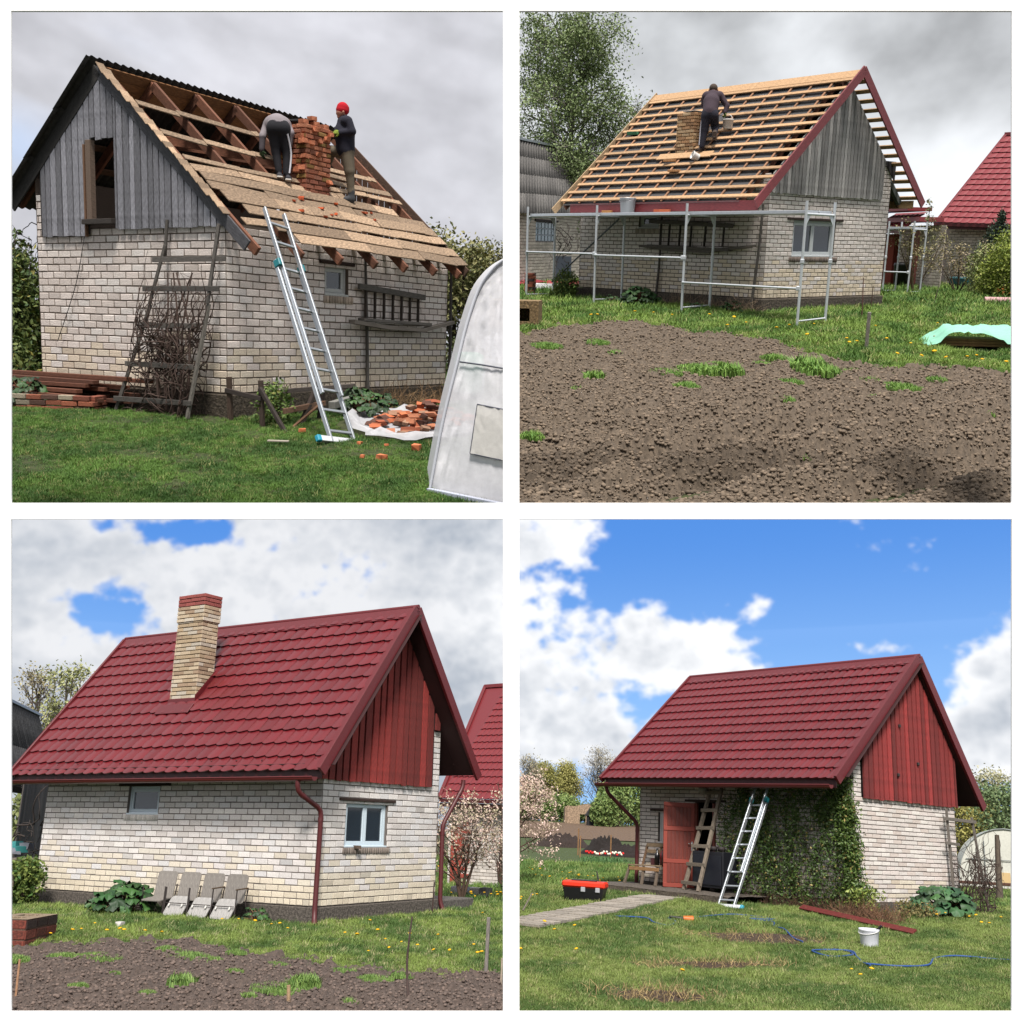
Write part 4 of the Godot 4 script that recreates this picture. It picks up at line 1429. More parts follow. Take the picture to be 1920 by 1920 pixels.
func men_a() -> void:
	var navy := Color(0.07, 0.075, 0.11)
	var grey := Color(0.52, 0.49, 0.51)
	var p := px_frame(527, 341, 0.0081)
	var foot := near_slope(0.43, 2.0, 0.05)
	var shoe := Color(0.2, 0.2, 0.22)
	var dark := Color(0.25, 0.22, 0.25)
	var b: Array = [
		[p.call(519.5, 337, 0.05), p.call(519.5, 335, -0.1), 0.042, 0.05, shoe], [p.call(535, 340.5, 0.06), p.call(537, 338, -0.1), 0.042, 0.05, shoe],
		[p.call(518, 327), p.call(513.5, 293, -0.04), 0.05, 0.064, navy], [p.call(513.0, 293, -0.04), p.call(509, 258, 0.0), 0.066, 0.098, navy],
		[p.call(532.5, 331), p.call(533.5, 295, -0.04), 0.05, 0.064, navy], [p.call(533.5, 295, -0.04), p.call(527, 258, 0.0), 0.066, 0.098, navy],
		[p.call(511, 252, 0.01), p.call(525, 252, 0.01), 0.125, 0.125, navy],
		[p.call(517, 244, -0.05), p.call(517, 239, -0.32), 0.155, 0.17, grey], [p.call(508, 237, -0.36), p.call(528, 237, -0.36), 0.125, 0.125, grey],
		[p.call(500, 237, -0.4), p.call(490.5, 261, -0.3), 0.068, 0.055, grey], [p.call(490.5, 261, -0.3), p.call(488.6, 287, -0.25), 0.05, 0.042, dark],
		[p.call(536, 236, -0.4), p.call(542.5, 252, -0.3), 0.068, 0.055, grey], [p.call(542.5, 252, -0.3), p.call(540, 276, -0.32), 0.05, 0.042, grey],
		[p.call(518, 241, -0.5), p.call(518, 250, -0.62), 0.07, 0.06, grey], [p.call(518, 250, -0.62), p.call(518, 262, -0.68), 0.095, 0.085, Color(0.2, 0.16, 0.13)]]
	var glove := Color(0.16, 0.24, 0.12)
	person("person in grey sweater and dark track trousers bending forward beside the red chimney", foot, b,
		[hand_bones(p.call(488.6, 287, -0.25), V(0, -1, -0.2), V(0.6, 0, -0.5), glove, 0.5, 1.0), hand_bones(p.call(540, 276, -0.32), V(-0.2, -1, -0.2), V(-0.6, 0, -0.5), glove, 0.5, -1.0)],
		func(t: Node3D) -> void:
			put(t, "trouser_stripe", tube_mesh(bend([p.call(533.5, 262, 0.09), p.call(540.5, 295, 0.03), p.call(537.5, 331, 0.05)], 4), 0.014, 0.014, 5), mat(Color(0.75, 0.75, 0.78), 0.8))
			for q in [[519.5, 339.5], [535, 343.5]]:
				put(t, "shoe_sole", box_mesh(Vector3(0.095, 0.03, 0.26), 0.012), mat(Color(0.68, 0.66, 0.63), 0.8), Transform3D(Basis.IDENTITY, p.call(q[0], q[1], -0.02))))
	# the one with the red hat
	var q := px_frame(655, 384, 0.00865)
	var jacket := Color(0.085, 0.095, 0.16)
	var khaki := Color(0.40, 0.36, 0.31)
	var boot := Color(0.24, 0.25, 0.26)
	var skin := Color(0.72, 0.50, 0.42)
	b = [
		[q.call(657.5, 379), q.call(646, 381, 0.02), 0.05, 0.045, boot], [q.call(657, 381), q.call(656.5, 366), 0.055, 0.055, boot],
		[q.call(656, 366), q.call(652.5, 330, 0.02), 0.055, 0.075, khaki], [q.call(652.5, 330, 0.02), q.call(648, 296), 0.085, 0.115, khaki],
		[q.call(643, 296, -0.08), q.call(621, 293, -0.14), 0.11, 0.08, khaki], [q.call(621, 293, -0.14), q.call(614, 322, -0.3), 0.078, 0.055, khaki], [q.call(614, 324, -0.3), q.call(604, 326, -0.32), 0.05, 0.045, boot],
		[q.call(646, 290, -0.02), q.call(643, 262, -0.02), 0.145, 0.165, jacket], [q.call(643, 262, -0.02), q.call(643, 243, -0.03), 0.165, 0.115, jacket], [q.call(644, 243, 0.1), q.call(643, 243, -0.16), 0.085, 0.085, jacket],
		[q.call(648, 243, 0.13), q.call(655, 262, 0.16), 0.07, 0.062, jacket], [q.call(655, 262, 0.16), q.call(634, 265, 0.12), 0.06, 0.045, jacket],
		[q.call(640, 244, -0.18), q.call(634, 262, -0.24), 0.07, 0.06, jacket], [q.call(634, 262, -0.24), q.call(624, 268, -0.08), 0.055, 0.045, jacket],
		[q.call(642, 236, -0.03), q.call(639.5, 229, -0.03), 0.06, 0.055, skin]]
	var yg := Color(0.46, 0.52, 0.18)
	var head: Array = [[q.call(638.5, 222, -0.03), q.call(637.5, 225.5, -0.03), 0.088, 0.085, skin], [q.call(636.5, 229, -0.03), q.call(634.6, 233, -0.03), 0.07, 0.045, skin],
		[q.call(632.5, 226, -0.03), q.call(629.2, 228.6, -0.03), 0.014, 0.015, skin], [q.call(633.2, 231.2, -0.045), q.call(633.2, 231.2, -0.015), 0.013, 0.013, Color(0.6, 0.36, 0.32)],
		[q.call(639.8, 226, 0.055), q.call(640.2, 229, 0.05), 0.018, 0.014, skin], [q.call(632.4, 225.6, 0.0), q.call(632.2, 225.6, 0.008), 0.012, 0.012, Color(0.25, 0.18, 0.16)]]
	person("person in red knit hat, navy jacket and khaki trousers standing right of the red chimney", near_slope(0.36, 3.38, 0.05), b,
		[head, hand_bones(q.call(634, 265, 0.12), V(-1, 0.1, -0.1), V(0, -0.6, -1), yg, 0.9, 1.0), hand_bones(q.call(625, 268, -0.08), V(-1, 0, 0.2), V(0, -0.4, 1), Color(0.1, 0.11, 0.1), 0.9, -1.0)],
		func(t: Node3D) -> void:
			var hat: Array = [[q.call(639.5, 218, -0.03), q.call(639, 221, -0.03), 0.094, 0.1, Color(0.72, 0.03, 0.12)], [q.call(640, 214.5, -0.03), q.call(640.5, 213.5, -0.03), 0.06, 0.04, Color(0.72, 0.03, 0.12)], [q.call(645, 222, -0.03), q.call(645, 219, -0.03), 0.06, 0.06, Color(0.66, 0.03, 0.11)]]
			put(t, "knit_hat", blob(hat, 0.01, 0.02), vmat(0.95, "fine", Vector3.ONE * 8.0, "n_fine", 0.6)))

func yard_a() -> void:
	var grey := Color(0.40, 0.38, 0.36)
	alu_ladder("aluminium extension ladder leaning from the grass to the stripped eave", Vector3(2.15, -0.5, 0.19), Vector3(0.42, 2.42, -0.42), Vector3(0.02, 0, -0.7).normalized(), 0.42, 0.77, 0.19)
	# trellis with a bare vine on the gable wall
	var t := thing("wooden_trellis", "tall grey wooden trellis leaning on the gable wall of the stripped house", "trellis", V(-0.8, -0.33, 0.5))
	var o := V(-0.8, -0.33, 0.5)
	var gm := wood(grey, 0)
	beam(t, "rail", V(-1.62, -0.3, 0.5) - o, V(-1.2, 1.17, 0.22) - o, 0.05, 0.045, gm)
	beam(t, "rail", V(-1.2, 1.17, 0.24) - o, V(-1.0, 1.98, 0.12) - o, 0.045, 0.04, gm)
	beam(t, "rail", V(-0.2, -0.36, 0.55) - o, V(-0.1, 1.19, 0.22) - o, 0.05, 0.045, wood(Color(0.47, 0.45, 0.42)))
	beam(t, "rail", V(-0.1, 1.19, 0.25) - o, V(-0.02, 2.24, 0.1) - o, 0.045, 0.04, gm)
	for c in [[-1.22, 0.14, 1.78, 0.15], [-1.32, 0.1, 1.38, 0.24], [-1.34, -0.16, 0.88, 0.33], [-1.5, -0.2, 0.35, 0.42], [-1.62, -0.14, -0.14, 0.53]]:
		beam(t, "crossbar", V(c[0], c[2], c[3]) - o, V(c[1], c[2] + rv(-0.02, 0.02), c[3]) - o, 0.03, 0.07, wood(shade(grey, 0.15)))
	lone("picket", "short loose grey stick hanging from the gable boards above the trellis", "stick", tube_mesh([V(0, 0, 0), V(0.05, 0.5, 0)], 0.025, 0.022, 6), gm, V(-1.05, 1.82, 0.08))
	var s := st()
	tangle(s, V(-0.85, -0.33, 0.42), V(-0.5, 2.05, 0.2), V(0.54, 0.17, 0.2), 210, 0.010)
	for k in 5:
		tube(s, bend([V(-0.8 + k * 0.12, -0.4, 0.45), V(-0.9 + k * 0.15, 0.3, 0.4), V(-0.8 + k * 0.1, 0.9, 0.3), V(-0.6 + rv(-0.3, 0.3), 1.6, 0.2)], 5), 0.022, 0.01, 6, false)
	lone("bare_vine", "leafless brown vine tangled over the trellis on the gable wall", "vine", done(s), wood(Color(0.33, 0.25, 0.215)), Vector3.ZERO)
	# rack, posts and cable on the long wall
	t = thing("wall_rack", "grey wooden rack with upright slats hung on the right hand brick wall", "rack", V(0.06, 1.02, -3.8))
	o = V(0.06, 1.02, -3.8)
	beam(t, "rail", V(0.09, 1.59, -2.78) - o, V(0.09, 1.50, -4.62) - o, 0.05, 0.09, wood(grey))
	for k in 7:
		var z := -3.0 - k * 0.245
		beam(t, "slat", V(0.06, 1.08, z) - o, V(0.06, 1.56 - k * 0.013, z) - o, 0.03, 0.045, wood(Color(0.28, 0.24, 0.21), 0), V(1, 0, 0))
	beam(t, "shelf_board", V(0.13, 1.08, -2.8) - o, V(0.13, 1.05, -4.7) - o, 0.14, 0.05, wood(grey))
	put(t, "shelf_board", slab_mesh([Vector2(-1.45, 0.02), Vector2(-0.5, -0.05), Vector2(0.5, -0.07), Vector2(1.42, 0.09), Vector2(1.42, 0.14), Vector2(0.5, -0.01), Vector2(-0.5, 0.01), Vector2(-1.45, 0.08)], Transform3D(Basis(V(0, 0, -1), V(0, 1, 0), V(1, 0, 0)), V(0.1, 0.99, -3.97) - o), 0.0, 0.12), wood(Color(0.45, 0.42, 0.39)))
	stick("grey wooden post standing against the brick wall behind the rack", [V(0.05, -0.34, -3.1), V(0.05, 1.0, -3.05), V(0.05, 2.1, -2.99)], 0.032, grey, "wooden_post", "post")
	stick("dark pole at the far right corner of the stripped house", [V(0.06, -0.34, -5.5), V(0.06, 1.0, -5.5), V(0.06, 2.05, -5.48)], 0.035, Color(0.3, 0.28, 0.27), "corner_pole", "pole")
	lone("cable", "thin black cable sagging down the gable wall", "cable", tube_mesh(bend([V(0, 0, 0), V(-0.22, -0.75, 0.01), V(-0.65, -1.6, 0.03)], 5), 0.006, 0.006, 5), mat(Color(0.05, 0.05, 0.05), 0.6), V(-2.72, 2.2, 0.03))
	# lumber by the wall
	var pile := [[-4.6, -1.3, 0.10, 0.18, 0.0], [-4.4, -1.45, 0.12, 0.34, 0.02], [-4.5, -2.0, 0.06, 0.5, 0.0], [-4.3, -1.6, 0.0, 0.28, 0.03], [-4.55, -1.9, -0.04, 0.44, 0.0], [-4.5, -2.1, 0.0, 0.62, -0.04], [-4.6, -2.15, -0.08, 0.7, 0.02], [-4.4, -2.0, -0.14, 0.78, 0.0], [-4.5, -1.5, -0.12, 0.2, 0.0], [-4.4, -1.4, -0.2, 0.35, 0.0], [-4.5, -1.8, -0.2, 0.55, 0.0], [-4.6, -1.9, -0.23, 0.72, 0.02]]
	for i in pile.size():
		var b: Array = pile[i]
		var a := V(b[0], b[2] + rv(-0.01, 0.01), b[3])
		var e := V(b[1], b[2] + rv(-0.01, 0.02), b[3] + b[4] + rv(-0.06, 0.06))
		var where: String = ["topmost against the wall", "upper, second from the wall", "upper, middle", "middle layer, near the wall", "middle layer, centre", "lying across the front", "middle layer, outer", "front edge of the pile", "bottom layer against the wall", "bottom layer, second from the wall", "bottom layer, centre", "bottom layer at the front"][i]
		var m := put(self, numbered("lumber_board"), box_mesh(Vector3(snappedf(a.distance_to(e), 0.01), 0.055, 0.11), 0.004), wood(shade(Color(0.45, 0.27, 0.19), 0.18)), D * along(a, e))
		tag(m, "reddish roof timber in the pile at the gable wall, " + where, "board", "old roof timbers in the pile")
	brick_bed("brick_planter", "low open brick bed with a pale front corner at the foot of the trellis", V(-1.75, -0.36, 0.78), 0.42, 1.15, 0.75, 0.2, [Color(0.58, 0.34, 0.25), Color(0.34, 0.24, 0.2), Color(0.58, 0.54, 0.47), Color(0.54, 0.31, 0.24)])
	brick_bed("brick_planter", "second brick bed edge half hidden behind the rhubarb at the far left", V(-3.75, -0.36, 0.85), 0.42, 0.9, 0.5, 0.2, [Color(0.45, 0.24, 0.18), Color(0.5, 0.3, 0.22)])
	var rg := Color(0.10, 0.22, 0.09)
	rhubarb("dark rhubarb clump between the lumber and the far left brick bed", on_ground(-3.05, 0.95), 0.5, 26, rg)
	rhubarb("rhubarb clump just right of the ladder at the brick wall", on_ground(0.75, -1.95), 0.46, 22, rg)
	rhubarb("spreading rhubarb in front of the rubble sheet", on_ground(1.25, -1.45), 0.42, 24, rg)
	rhubarb("small rhubarb under the wall rack", on_ground(0.62, -2.7), 0.34, 16, rg)
	# broken wooden frame in the flower bed
	t = thing("stake_fence", "broken dark wooden frame of crossed stakes in front of the house corner", "frame", V(0.8, -0.38, 0.1))
	o = V(0.8, -0.38, 0.1)
	var dk := Color(0.25, 0.21, 0.19)
	for b in [[V(0.22, -0.4, 0.17), V(0.2, 0.24, 0.17), 0.06, 0.3], [V(0.79, -0.45, 0.17), V(0.76, 0.22, 0.17), 0.055, 0.2], [V(0.77, 0.12, 0.2), V(1.22, -0.45, 0.2), 0.05, 0.0], [V(1.0, -0.42, -0.32), V(0.98, 0.2, -0.75), 0.06, 0.1], [V(0.92, -0.4, -0.8), V(1.02, 0.1, -0.8), 0.05, 0.0],
			[V(1.1, -0.42, 0.0), V(1.3, -0.05, -0.45), 0.03, 0.9]]:
		beam(t, "stake", b[0] - o, b[1] - o, b[2], b[2], wood(dk.lerp(Color(0.6, 0.42, 0.28), b[3] * 0.8)), V(0, 0, 1))
	beam(t, "rail", V(0.16, 0.06, 0.2) - o, V(0.8, -0.02, 0.2) - o, 0.04, 0.06, wood(dk))
	beam(t, "rail", V(1.0, -0.18, 0.0) - o, V(1.0, -0.1, -0.85) - o, 0.04, 0.07, wood(Color(0.55, 0.42, 0.33)))
	beam(t, "rail", V(0.8, 0.07, -0.2) - o, V(0.7, 0.1, -1.9) - o, 0.05, 0.06, wood(Color(0.42, 0.38, 0.35)))
	beam(t, "trough", V(1.0, -0.14, -1.0) - o, V(0.85, -0.08, -1.7) - o, 0.1, 0.1, mat(Color(0.5, 0.5, 0.48), 0.7, "fine"))
	bush("peony", "green peony shoots inside the broken wooden frame", "shrub", on_ground(0.75, -0.1), [[0, 0.25, 0, 0.28, 0.28, 0.3], [-0.1, 0.4, -0.15, 0.2, 0.2, 0.25]], 900, 0.032, [Color(0.05, 0.11, 0.02), Color(0.14, 0.2, 0.04), Color(0.2, 0.2, 0.05)], 0.01)
	straw("dry_stalks", "dry brown weeds along the foot of the right hand wall", on_ground(0.25, -2.9), on_ground(0.25, -5.3), 0.16, 0.5, 420, Color(0.46, 0.37, 0.27))
	# rubble on plastic
	var n := patches(55, 1.6)
	var c0 := Vector2(2.15, -1.25)
	var sheet_ := crumpled(36, 36, func(a: float, b: float) -> Vector3:
		var r := b * (0.82 + 0.22 * n.get_noise_2d(cos(a * TAU) * 1.5, sin(a * TAU) * 1.5 + 7.0))
		var x := c0.x + cos(a * TAU) * 1.15 * r + sin(a * TAU) * 0.35 * r
		var z := c0.y + sin(a * TAU) * 1.25 * r
		return V(x, gy(x, z) + 0.03 + 0.05 * absf(n.get_noise_2d(x * 3.0, z * 3.0)) + 0.13 * smoothstep(0.72, 0.95, b) * (0.6 + n.get_noise_2d(x * 2.0, z * 2.0)) * (1.0 - smoothstep(0.95, 1.0, b) * 0.7), z))
	lone("plastic_sheet", "crumpled clear plastic sheet spread on the grass under the broken bricks", "plastic sheet", sheet_, film(Color(0.82, 0.82, 0.84), 0.6))
	var kinds := [Color(0.72, 0.40, 0.26), Color(0.63, 0.34, 0.23), Color(0.62, 0.48, 0.39), Color(0.36, 0.24, 0.2), Color(0.72, 0.47, 0.35)]
	for i in 110:
		var a := rng.randf() * TAU
		var r := sqrt(rng.randf())
		var x := c0.x + 0.25 + cos(a) * 0.72 * r
		var z := c0.y - 0.1 + sin(a) * 0.85 * r
		var y := gy(x, z) + 0.07 + (1.0 - r) * rv(0.0, 0.34)
		var m := lone("broken_brick", "broken red brick in the rubble heap on the plastic sheet", "brick", chunk_mesh(i % 6), mat(shade(kinds[rng.randi() % 5], 0.15), 0.95, "fine", Vector3.ONE * 2.0, "n_fine", 1.0), V(x, y, z), 0.0, "broken bricks in the rubble heap")
		m.transform = m.transform * Transform3D(Basis.from_euler(Vector3(rv(-0.6, 0.6), rv(0, 6), rv(-0.6, 0.6))).scaled(Vector3(rv(0.1, 0.24), rv(0.05, 0.08), rv(0.08, 0.12))), Vector3.ZERO)
	var spots := [[2.45, 0.25, 0.05, "between ladder foot and rubble sheet"], [2.75, 0.1, 0.04, "below the front of the rubble sheet"], [3.1, -0.05, 0.11, "nearest the greenhouse, beside a dark one"], [3.15, 0.75, 0.1, "lowest one, alone in the lawn"], [1.45, 0.15, 0.07, "left of the ladder"], [2.95, 0.85, 0.05, "thin sliver in the lawn"]]
	for i in spots.size():
		var e: Array = spots[i]
		lone("brick_fragment", "orange brick fragment lying in the grass, " + e[3], "brick fragment", chunk_mesh(i), mat(Color(0.74, 0.42, 0.27), 0.95), on_ground(e[0], e[1], 0.04), i, "brick pieces in the lawn").scale *= Vector3(e[2] * 1.4, e[2] * 0.8, e[2])
	lone("plank_scrap", "pale wood scrap lying on the lawn left of the ladder foot", "scrap", box_mesh(Vector3(0.26, 0.02, 0.06), 0.004), mat(Color(0.6, 0.57, 0.52), 0.9), on_ground(1.75, 0.95, 0.06), 0.5)
	lone("barrel", "pale green plastic barrel behind the far right house corner", "barrel", lathe_mesh([Vector2(0.01, 0), Vector2(0.27, 0), Vector2(0.29, 0.2), Vector2(0.3, 0.5), Vector2(0.27, 0.85), Vector2(0.15, 0.9), Vector2(0.01, 0.9)], 18), mat(Color(0.3, 0.62, 0.48), 0.4), on_ground(-0.05, -6.35))
	greenhouse_a()
	bush("hedge", "tall green hedge at the left edge behind the gable wall", "hedge", on_ground(-6.2, -1.2), [[0, 1.2, 0, 0.8, 1.4, 0.8], [0.3, 0.5, 0.5, 0.8, 0.7, 0.6], [-0.6, 1.3, -0.2, 0.8, 1.5, 0.8], [0.9, 0.25, 0.8, 0.6, 0.5, 0.5]], 17000, 0.055, [Color(0.03, 0.07, 0.012), Color(0.13, 0.16, 0.035), Color(0.22, 0.2, 0.04)])
	var gs := st()
	tangle(gs, V(-4.3, 2.4, -0.3), V(-4.6, 1.4, -0.3), V(0.35, 0.14, 0.2), 16, 0.008)
	lone("grape_twigs", "bare twigs hanging below the left eave", "vine", done(gs), wood(Color(0.24, 0.19, 0.17)), Vector3.ZERO)
	plant("willow_tree", "olive green leafing willow behind the white greenhouse", "tree", on_ground(-7.6, -18.2), {"h": 4.3, "stems": 5, "lean": 0.25, "trunk_r": 0.1, "start": 0.2, "limbs": 10, "limb": 1.6, "levels": 2, "kids": 4, "leaves": 16000, "leaf": 0.075, "cols": [Color(0.09, 0.11, 0.03), Color(0.26, 0.24, 0.10)], "clump": 0.22, "up": 0.1, "wob": 0.3, "clip": true})
	bush("shrub", "dark green shrubs at the back of the garden beside the greenhouse", "shrub", on_ground(-6.6, -14.5), [[0, 0.6, 0, 0.9, 0.9, 0.9], [1.0, 0.5, -0.8, 0.8, 0.7, 0.8], [-1.2, 0.7, 0.8, 0.9, 0.9, 0.9]], 5000, 0.06, [Color(0.035, 0.06, 0.015), Color(0.12, 0.12, 0.04)])
	# lawn
	var inside := func(x: float, z: float, _u: float, _k: float) -> float:
		if x < 0.02 and x > -3.85 and z < 0.02 and z > -5.5: return 0.0
		var r := Vector2((x - c0.x) / 1.2, (z - c0.y) / 1.25).length()
		if r < 0.82: return 0.0
		if x > -1.9 and x < 0.1 and z < 0.45 and z > 0: return 0.25
		if x < 0.35 and x > 0 and z < 0: return 0.35
		return 1.0
	grass("mown dark green lawn in front of the stripped house", 60000, 0.1, 0.995, 1.0, 1.85, inside, 0.062, [Color(0.045, 0.115, 0.014), Color(0.10, 0.20, 0.026), Color(0.25, 0.25, 0.09)], patches(61, 0.8))
	grass("grass beyond the stripped house and behind the greenhouse", 9000, 0.0, 0.995, 1.85, 4.2, inside, 0.08, [Color(0.05, 0.12, 0.016), Color(0.10, 0.19, 0.03), Color(0.2, 0.2, 0.07)], patches(62, 0.8))

# open box of bricks: near corner at, yaw; w along x to the left, d to the back, h high
func brick_bed(n: String, label: String, at: Vector3, yaw: float, w: float, d: float, h: float, cols: Array) -> void:
	var t := thing(n, label, "planter", at, yaw)
	var rows := int(round(h / 0.075)) + 1
	for r in rows:
		for side in 4:
			var len_: float = [w, d, w, d][side]
			var nb := int(round(len_ / 0.25))
			for i in nb:
				var f: float = (i + 0.5 + (0.25 if r % 2 else -0.0)) / nb * len_
				if f > len_: f -= 0.1
				var p: Vector3 = [V(-f, 0, -0.06), V(-0.06, 0, -f), V(-f, 0, -d + 0.06), V(-w + 0.06, 0, -f)][side]
				put(t, "brick", brick_box(rng.randi() % 3), mat(shade(cols[rng.randi() % cols.size()], 0.12), 0.95, "fine", Vector3.ONE * 2.0, "n_fine", 1.0), Transform3D(Basis(Vector3.UP, (PI / 2 if side % 2 else 0.0) + rv(-0.03, 0.03)), p + V(0, r * 0.077 - 0.02, 0) + rdir() * 0.006))
	put(t, "soil_fill", box_mesh(Vector3(w - 0.2, 0.1, d - 0.2), 0.0), mat(Color(0.16, 0.12, 0.1), 1.0, "strong", Vector3.ONE * 2.0), Transform3D(Basis.IDENTITY, V(-w / 2, 0.03, -d / 2)))

func brick_box(variant: int) -> ArrayMesh:
	var key := "bb%d" % variant
	if not meshes.has(key):
		var s := st()
		bx(s, Transform3D.IDENTITY, Vector3(0.235 - variant * 0.012, 0.066, 0.115), 0.006)
		meshes[key] = done(s)
	return meshes[key]

# front of the film greenhouse; its wall lies in a plane that meets the right hand edge of this garden
func greenhouse_a() -> void:
	var t := thing("greenhouse", "white film tunnel greenhouse with a sewn door flap beside the lawn", "greenhouse", V(4.34, -0.75, 1.51))
	var o := V(4.34, -0.75, 1.51)
	var prof := [V(4.34, -0.76, 1.51), V(4.42, 0.0, 1.40), V(4.51, 0.63, 1.28), V(4.55, 1.0, 1.19), V(4.63, 1.38, 1.09), V(4.74, 1.57, 1.03), V(4.85, 1.67, 1.0), V(4.92, 1.715, 0.97)]
	var hoop := bend(prof, 4)
	var base0 := V(4.34, -0.78, 1.51)
	var base1 := V(5.41, -0.81, 1.71)
	var n := patches(71, 2.0)
	var back := V(-0.75, 0.0, -1.0).normalized()
	var wall := crumpled(30, 40, func(a: float, b: float) -> Vector3:
		var l: Vector3 = hoop[clampi(int(b * (hoop.size() - 1)), 0, hoop.size() - 1)]
		var r: Vector3 = base1.lerp(V(4.93, 1.72, 0.97), b)
		var p := l.lerp(r, a)
		var w := n.get_noise_2d(a * 2.2 + b * 1.5, b * 3.2) * 0.012 + n.get_noise_2d(a * 6.0 - b * 5.0, b * 7.0) * 0.008
		return p - o + V(0.5, 0, 0.85) * w * smoothstep(0.0, 0.12, a))
	var cover := film(Color(0.84, 0.84, 0.86), 0.86)
	put(t, "end_wall", wall, cover)
	var side := crumpled(8, 40, func(a: float, b: float) -> Vector3:
		var l: Vector3 = hoop[clampi(int(b * (hoop.size() - 1)), 0, hoop.size() - 1)]
		return l - o + back * a * 0.9 + V(0, 0.02, 0))
	put(t, "side_cover", side, cover)
	var hp: Array = []
	for h in hoop: hp.append(h - o + V(0.01, 0, 0.02))
	put(t, "hoop", tube_mesh(hp, 0.016, 0.016, 8), mat(Color(0.72, 0.73, 0.76), 0.6))
	var seam := mat(Color(0.30, 0.31, 0.35), 0.8)
	put(t, "seam", tube_mesh([V(4.56, 0.62, 1.32) - o, V(4.84, 0.6, 1.33) - o, V(5.14, 0.57, 1.33) - o], 0.009, 0.009, 5), seam)
	# door flap
	var c := [V(4.875, 0.2, 1.46), V(5.27, 0.17, 1.545), V(5.32, -0.33, 1.615), V(4.855, -0.3, 1.545)]
	for i in 4: put(t, "seam", tube_mesh([c[i] - o, c[(i + 1) % 4] - o], 0.009, 0.009, 5), seam)
	var flap := crumpled(10, 10, func(a: float, b: float) -> Vector3:
		return c[0].lerp(c[1], a).lerp(c[3].lerp(c[2], a), b) - o + V(0.5, 0, 0.85) * (0.008 + n.get_noise_2d(a * 4.0, b * 4.0) * 0.012))
	put(t, "door_flap", flap, film(Color(0.82, 0.81, 0.79), 0.9))
	beam(t, "bottom_fold", base0 - o + V(0.02, 0.03, 0.05), base1 - o + V(-0.01, 0.03, 0.05), 0.06, 0.09, mat(Color(0.66, 0.68, 0.74), 0.5))
# ---------------------------------------------------------------- upper right: new battens
func soil_bed(n: String, b: Array, u0: float, u1: float, k0: float, nu: int, nk: int, col: Color, furrow: Callable, seed_: int) -> void:
	var rough := patches(seed_, 4.5)
	rough.fractal_octaves = 5; rough.fractal_gain = 0.62
	var edge := patches(seed_ + 1, 1.6)
	var lumps := patches(seed_ + 2, 1.1)
	var hf := func(x: float, z: float, u: float, k: float) -> float:
		var kb := bound_k(b, u) + edge.get_noise_2d(x * 1.4, z * 1.4) * 0.10
		var f := smoothstep(kb + 0.035, kb - 0.05, k)
		return gy(x, z) - 0.075 + f * (0.125 + (absf(rough.get_noise_2d(x, z)) * -0.17 + 0.04) * smoothstep(0.99, 1.04, k) + (lumps.get_noise_2d(x, z) * 0.07 + furrow.call(x, z, u, k)) * smoothstep(0.99, 1.05, k))
	var kmax := 0.0
	for p in b: kmax = maxf(kmax, p.y)
	var m := mat(col, 1.0, "strong", Vector3.ONE * 1.4, "n_fine", 1.0)
	setting(n, fan_mesh(nu, nk, u0, u1, k0, kmax + 0.15, hf), m)
	# loose clods and crumbs
	var xs: Array = []; var cs: Array = []
	for i in (110000 if seed_ == 81 else 60000):
		var u := rv(u0, u1)
		var k := k0 * pow((kmax + 0.1) / k0, rng.randf())
		var p := fan(u, k)
		if k > bound_k(b, u) - 0.02: continue
		if absf(rough.get_noise_2d(p.x, p.y)) + rv(-0.25, 0.25) > 0.22: continue
		var s := 0.006 + 0.021 * pow(rng.randf(), 3.0)
		xs.append(Transform3D(Basis(rdir(), rv(0, 3)).scaled(Vector3(s, s * 0.8, s)), V(p.x, hf.call(p.x, p.y, u, k) + s * 0.15, p.y)))
		cs.append(shade(col, 0.16).srgb_to_linear())
	scatter("soil_clods", "loose crumbs of earth on the " + n.replace("_", " "), "soil", clod_mesh(), vmat(1.0, "fine", Vector3.ONE * 2.0), xs, cs)

func weeds(label: String, spots: Array, cols: Array) -> void:
	# small clumps of grass growing in the soil: [x, z, radius, height]
	var xs: Array = []; var cs: Array = []
	for p in spots:
		for i in int(60.0 + 620.0 * p[2]):
			var a := rng.randf() * TAU
			var r: float = p[2] * sqrt(rng.randf())
			var x: float = p[0] + cos(a) * r
			var z: float = p[1] + sin(a) * r * 0.7
			var s: float = p[3] * rv(0.5, 1.2) * (1.15 - 0.5 * r / p[2])
			xs.append(Transform3D(Basis(Vector3.UP, rv(0, TAU)).scaled(Vector3(s, s, s)), on_ground(x, z, 0.05)))
			cs.append(cols[0].lerp(cols[1], rng.randf()))
	scatter("weeds", label, "weeds", meshes["tuft1"], vmat(0.7, "", Vector3.ONE, "", 1.0, 0.35), xs, cs)

func brick_wall_face(t: Node, o: Vector3, dx: Vector3, n: Vector3, len_: float, h: float, openings: Array, tone: Color, course := 0.1, bl := 0.26) -> void:
	var b := Basis(Vector3.UP.cross(n), Vector3.UP, n)
	var s := st()
	sheet(s, o - n * 0.006, dx, n, len_, -0.5, h, openings)
	var w := put(t, "wall", done(s), mat(Color(0.42, 0.38, 0.34), 0.95))
	var list: Array = []
	lay(list, o, b, len_, -0.1, h, course, bl, func(_s: float, _y: float) -> Color: return shade(tone, 0.08), openings, no_top, false, 1.0, 0.0, dx.dot(b.x))
	var m := st()
	flat(m)
	for e in list: add_mesh(m, e[1], e[0], e[2].srgb_to_linear())
	put(w, "wall_bricks", done(m), vmat(0.92, "fine", Vector3.ONE * 2.0)).set_meta("kind", "stuff")

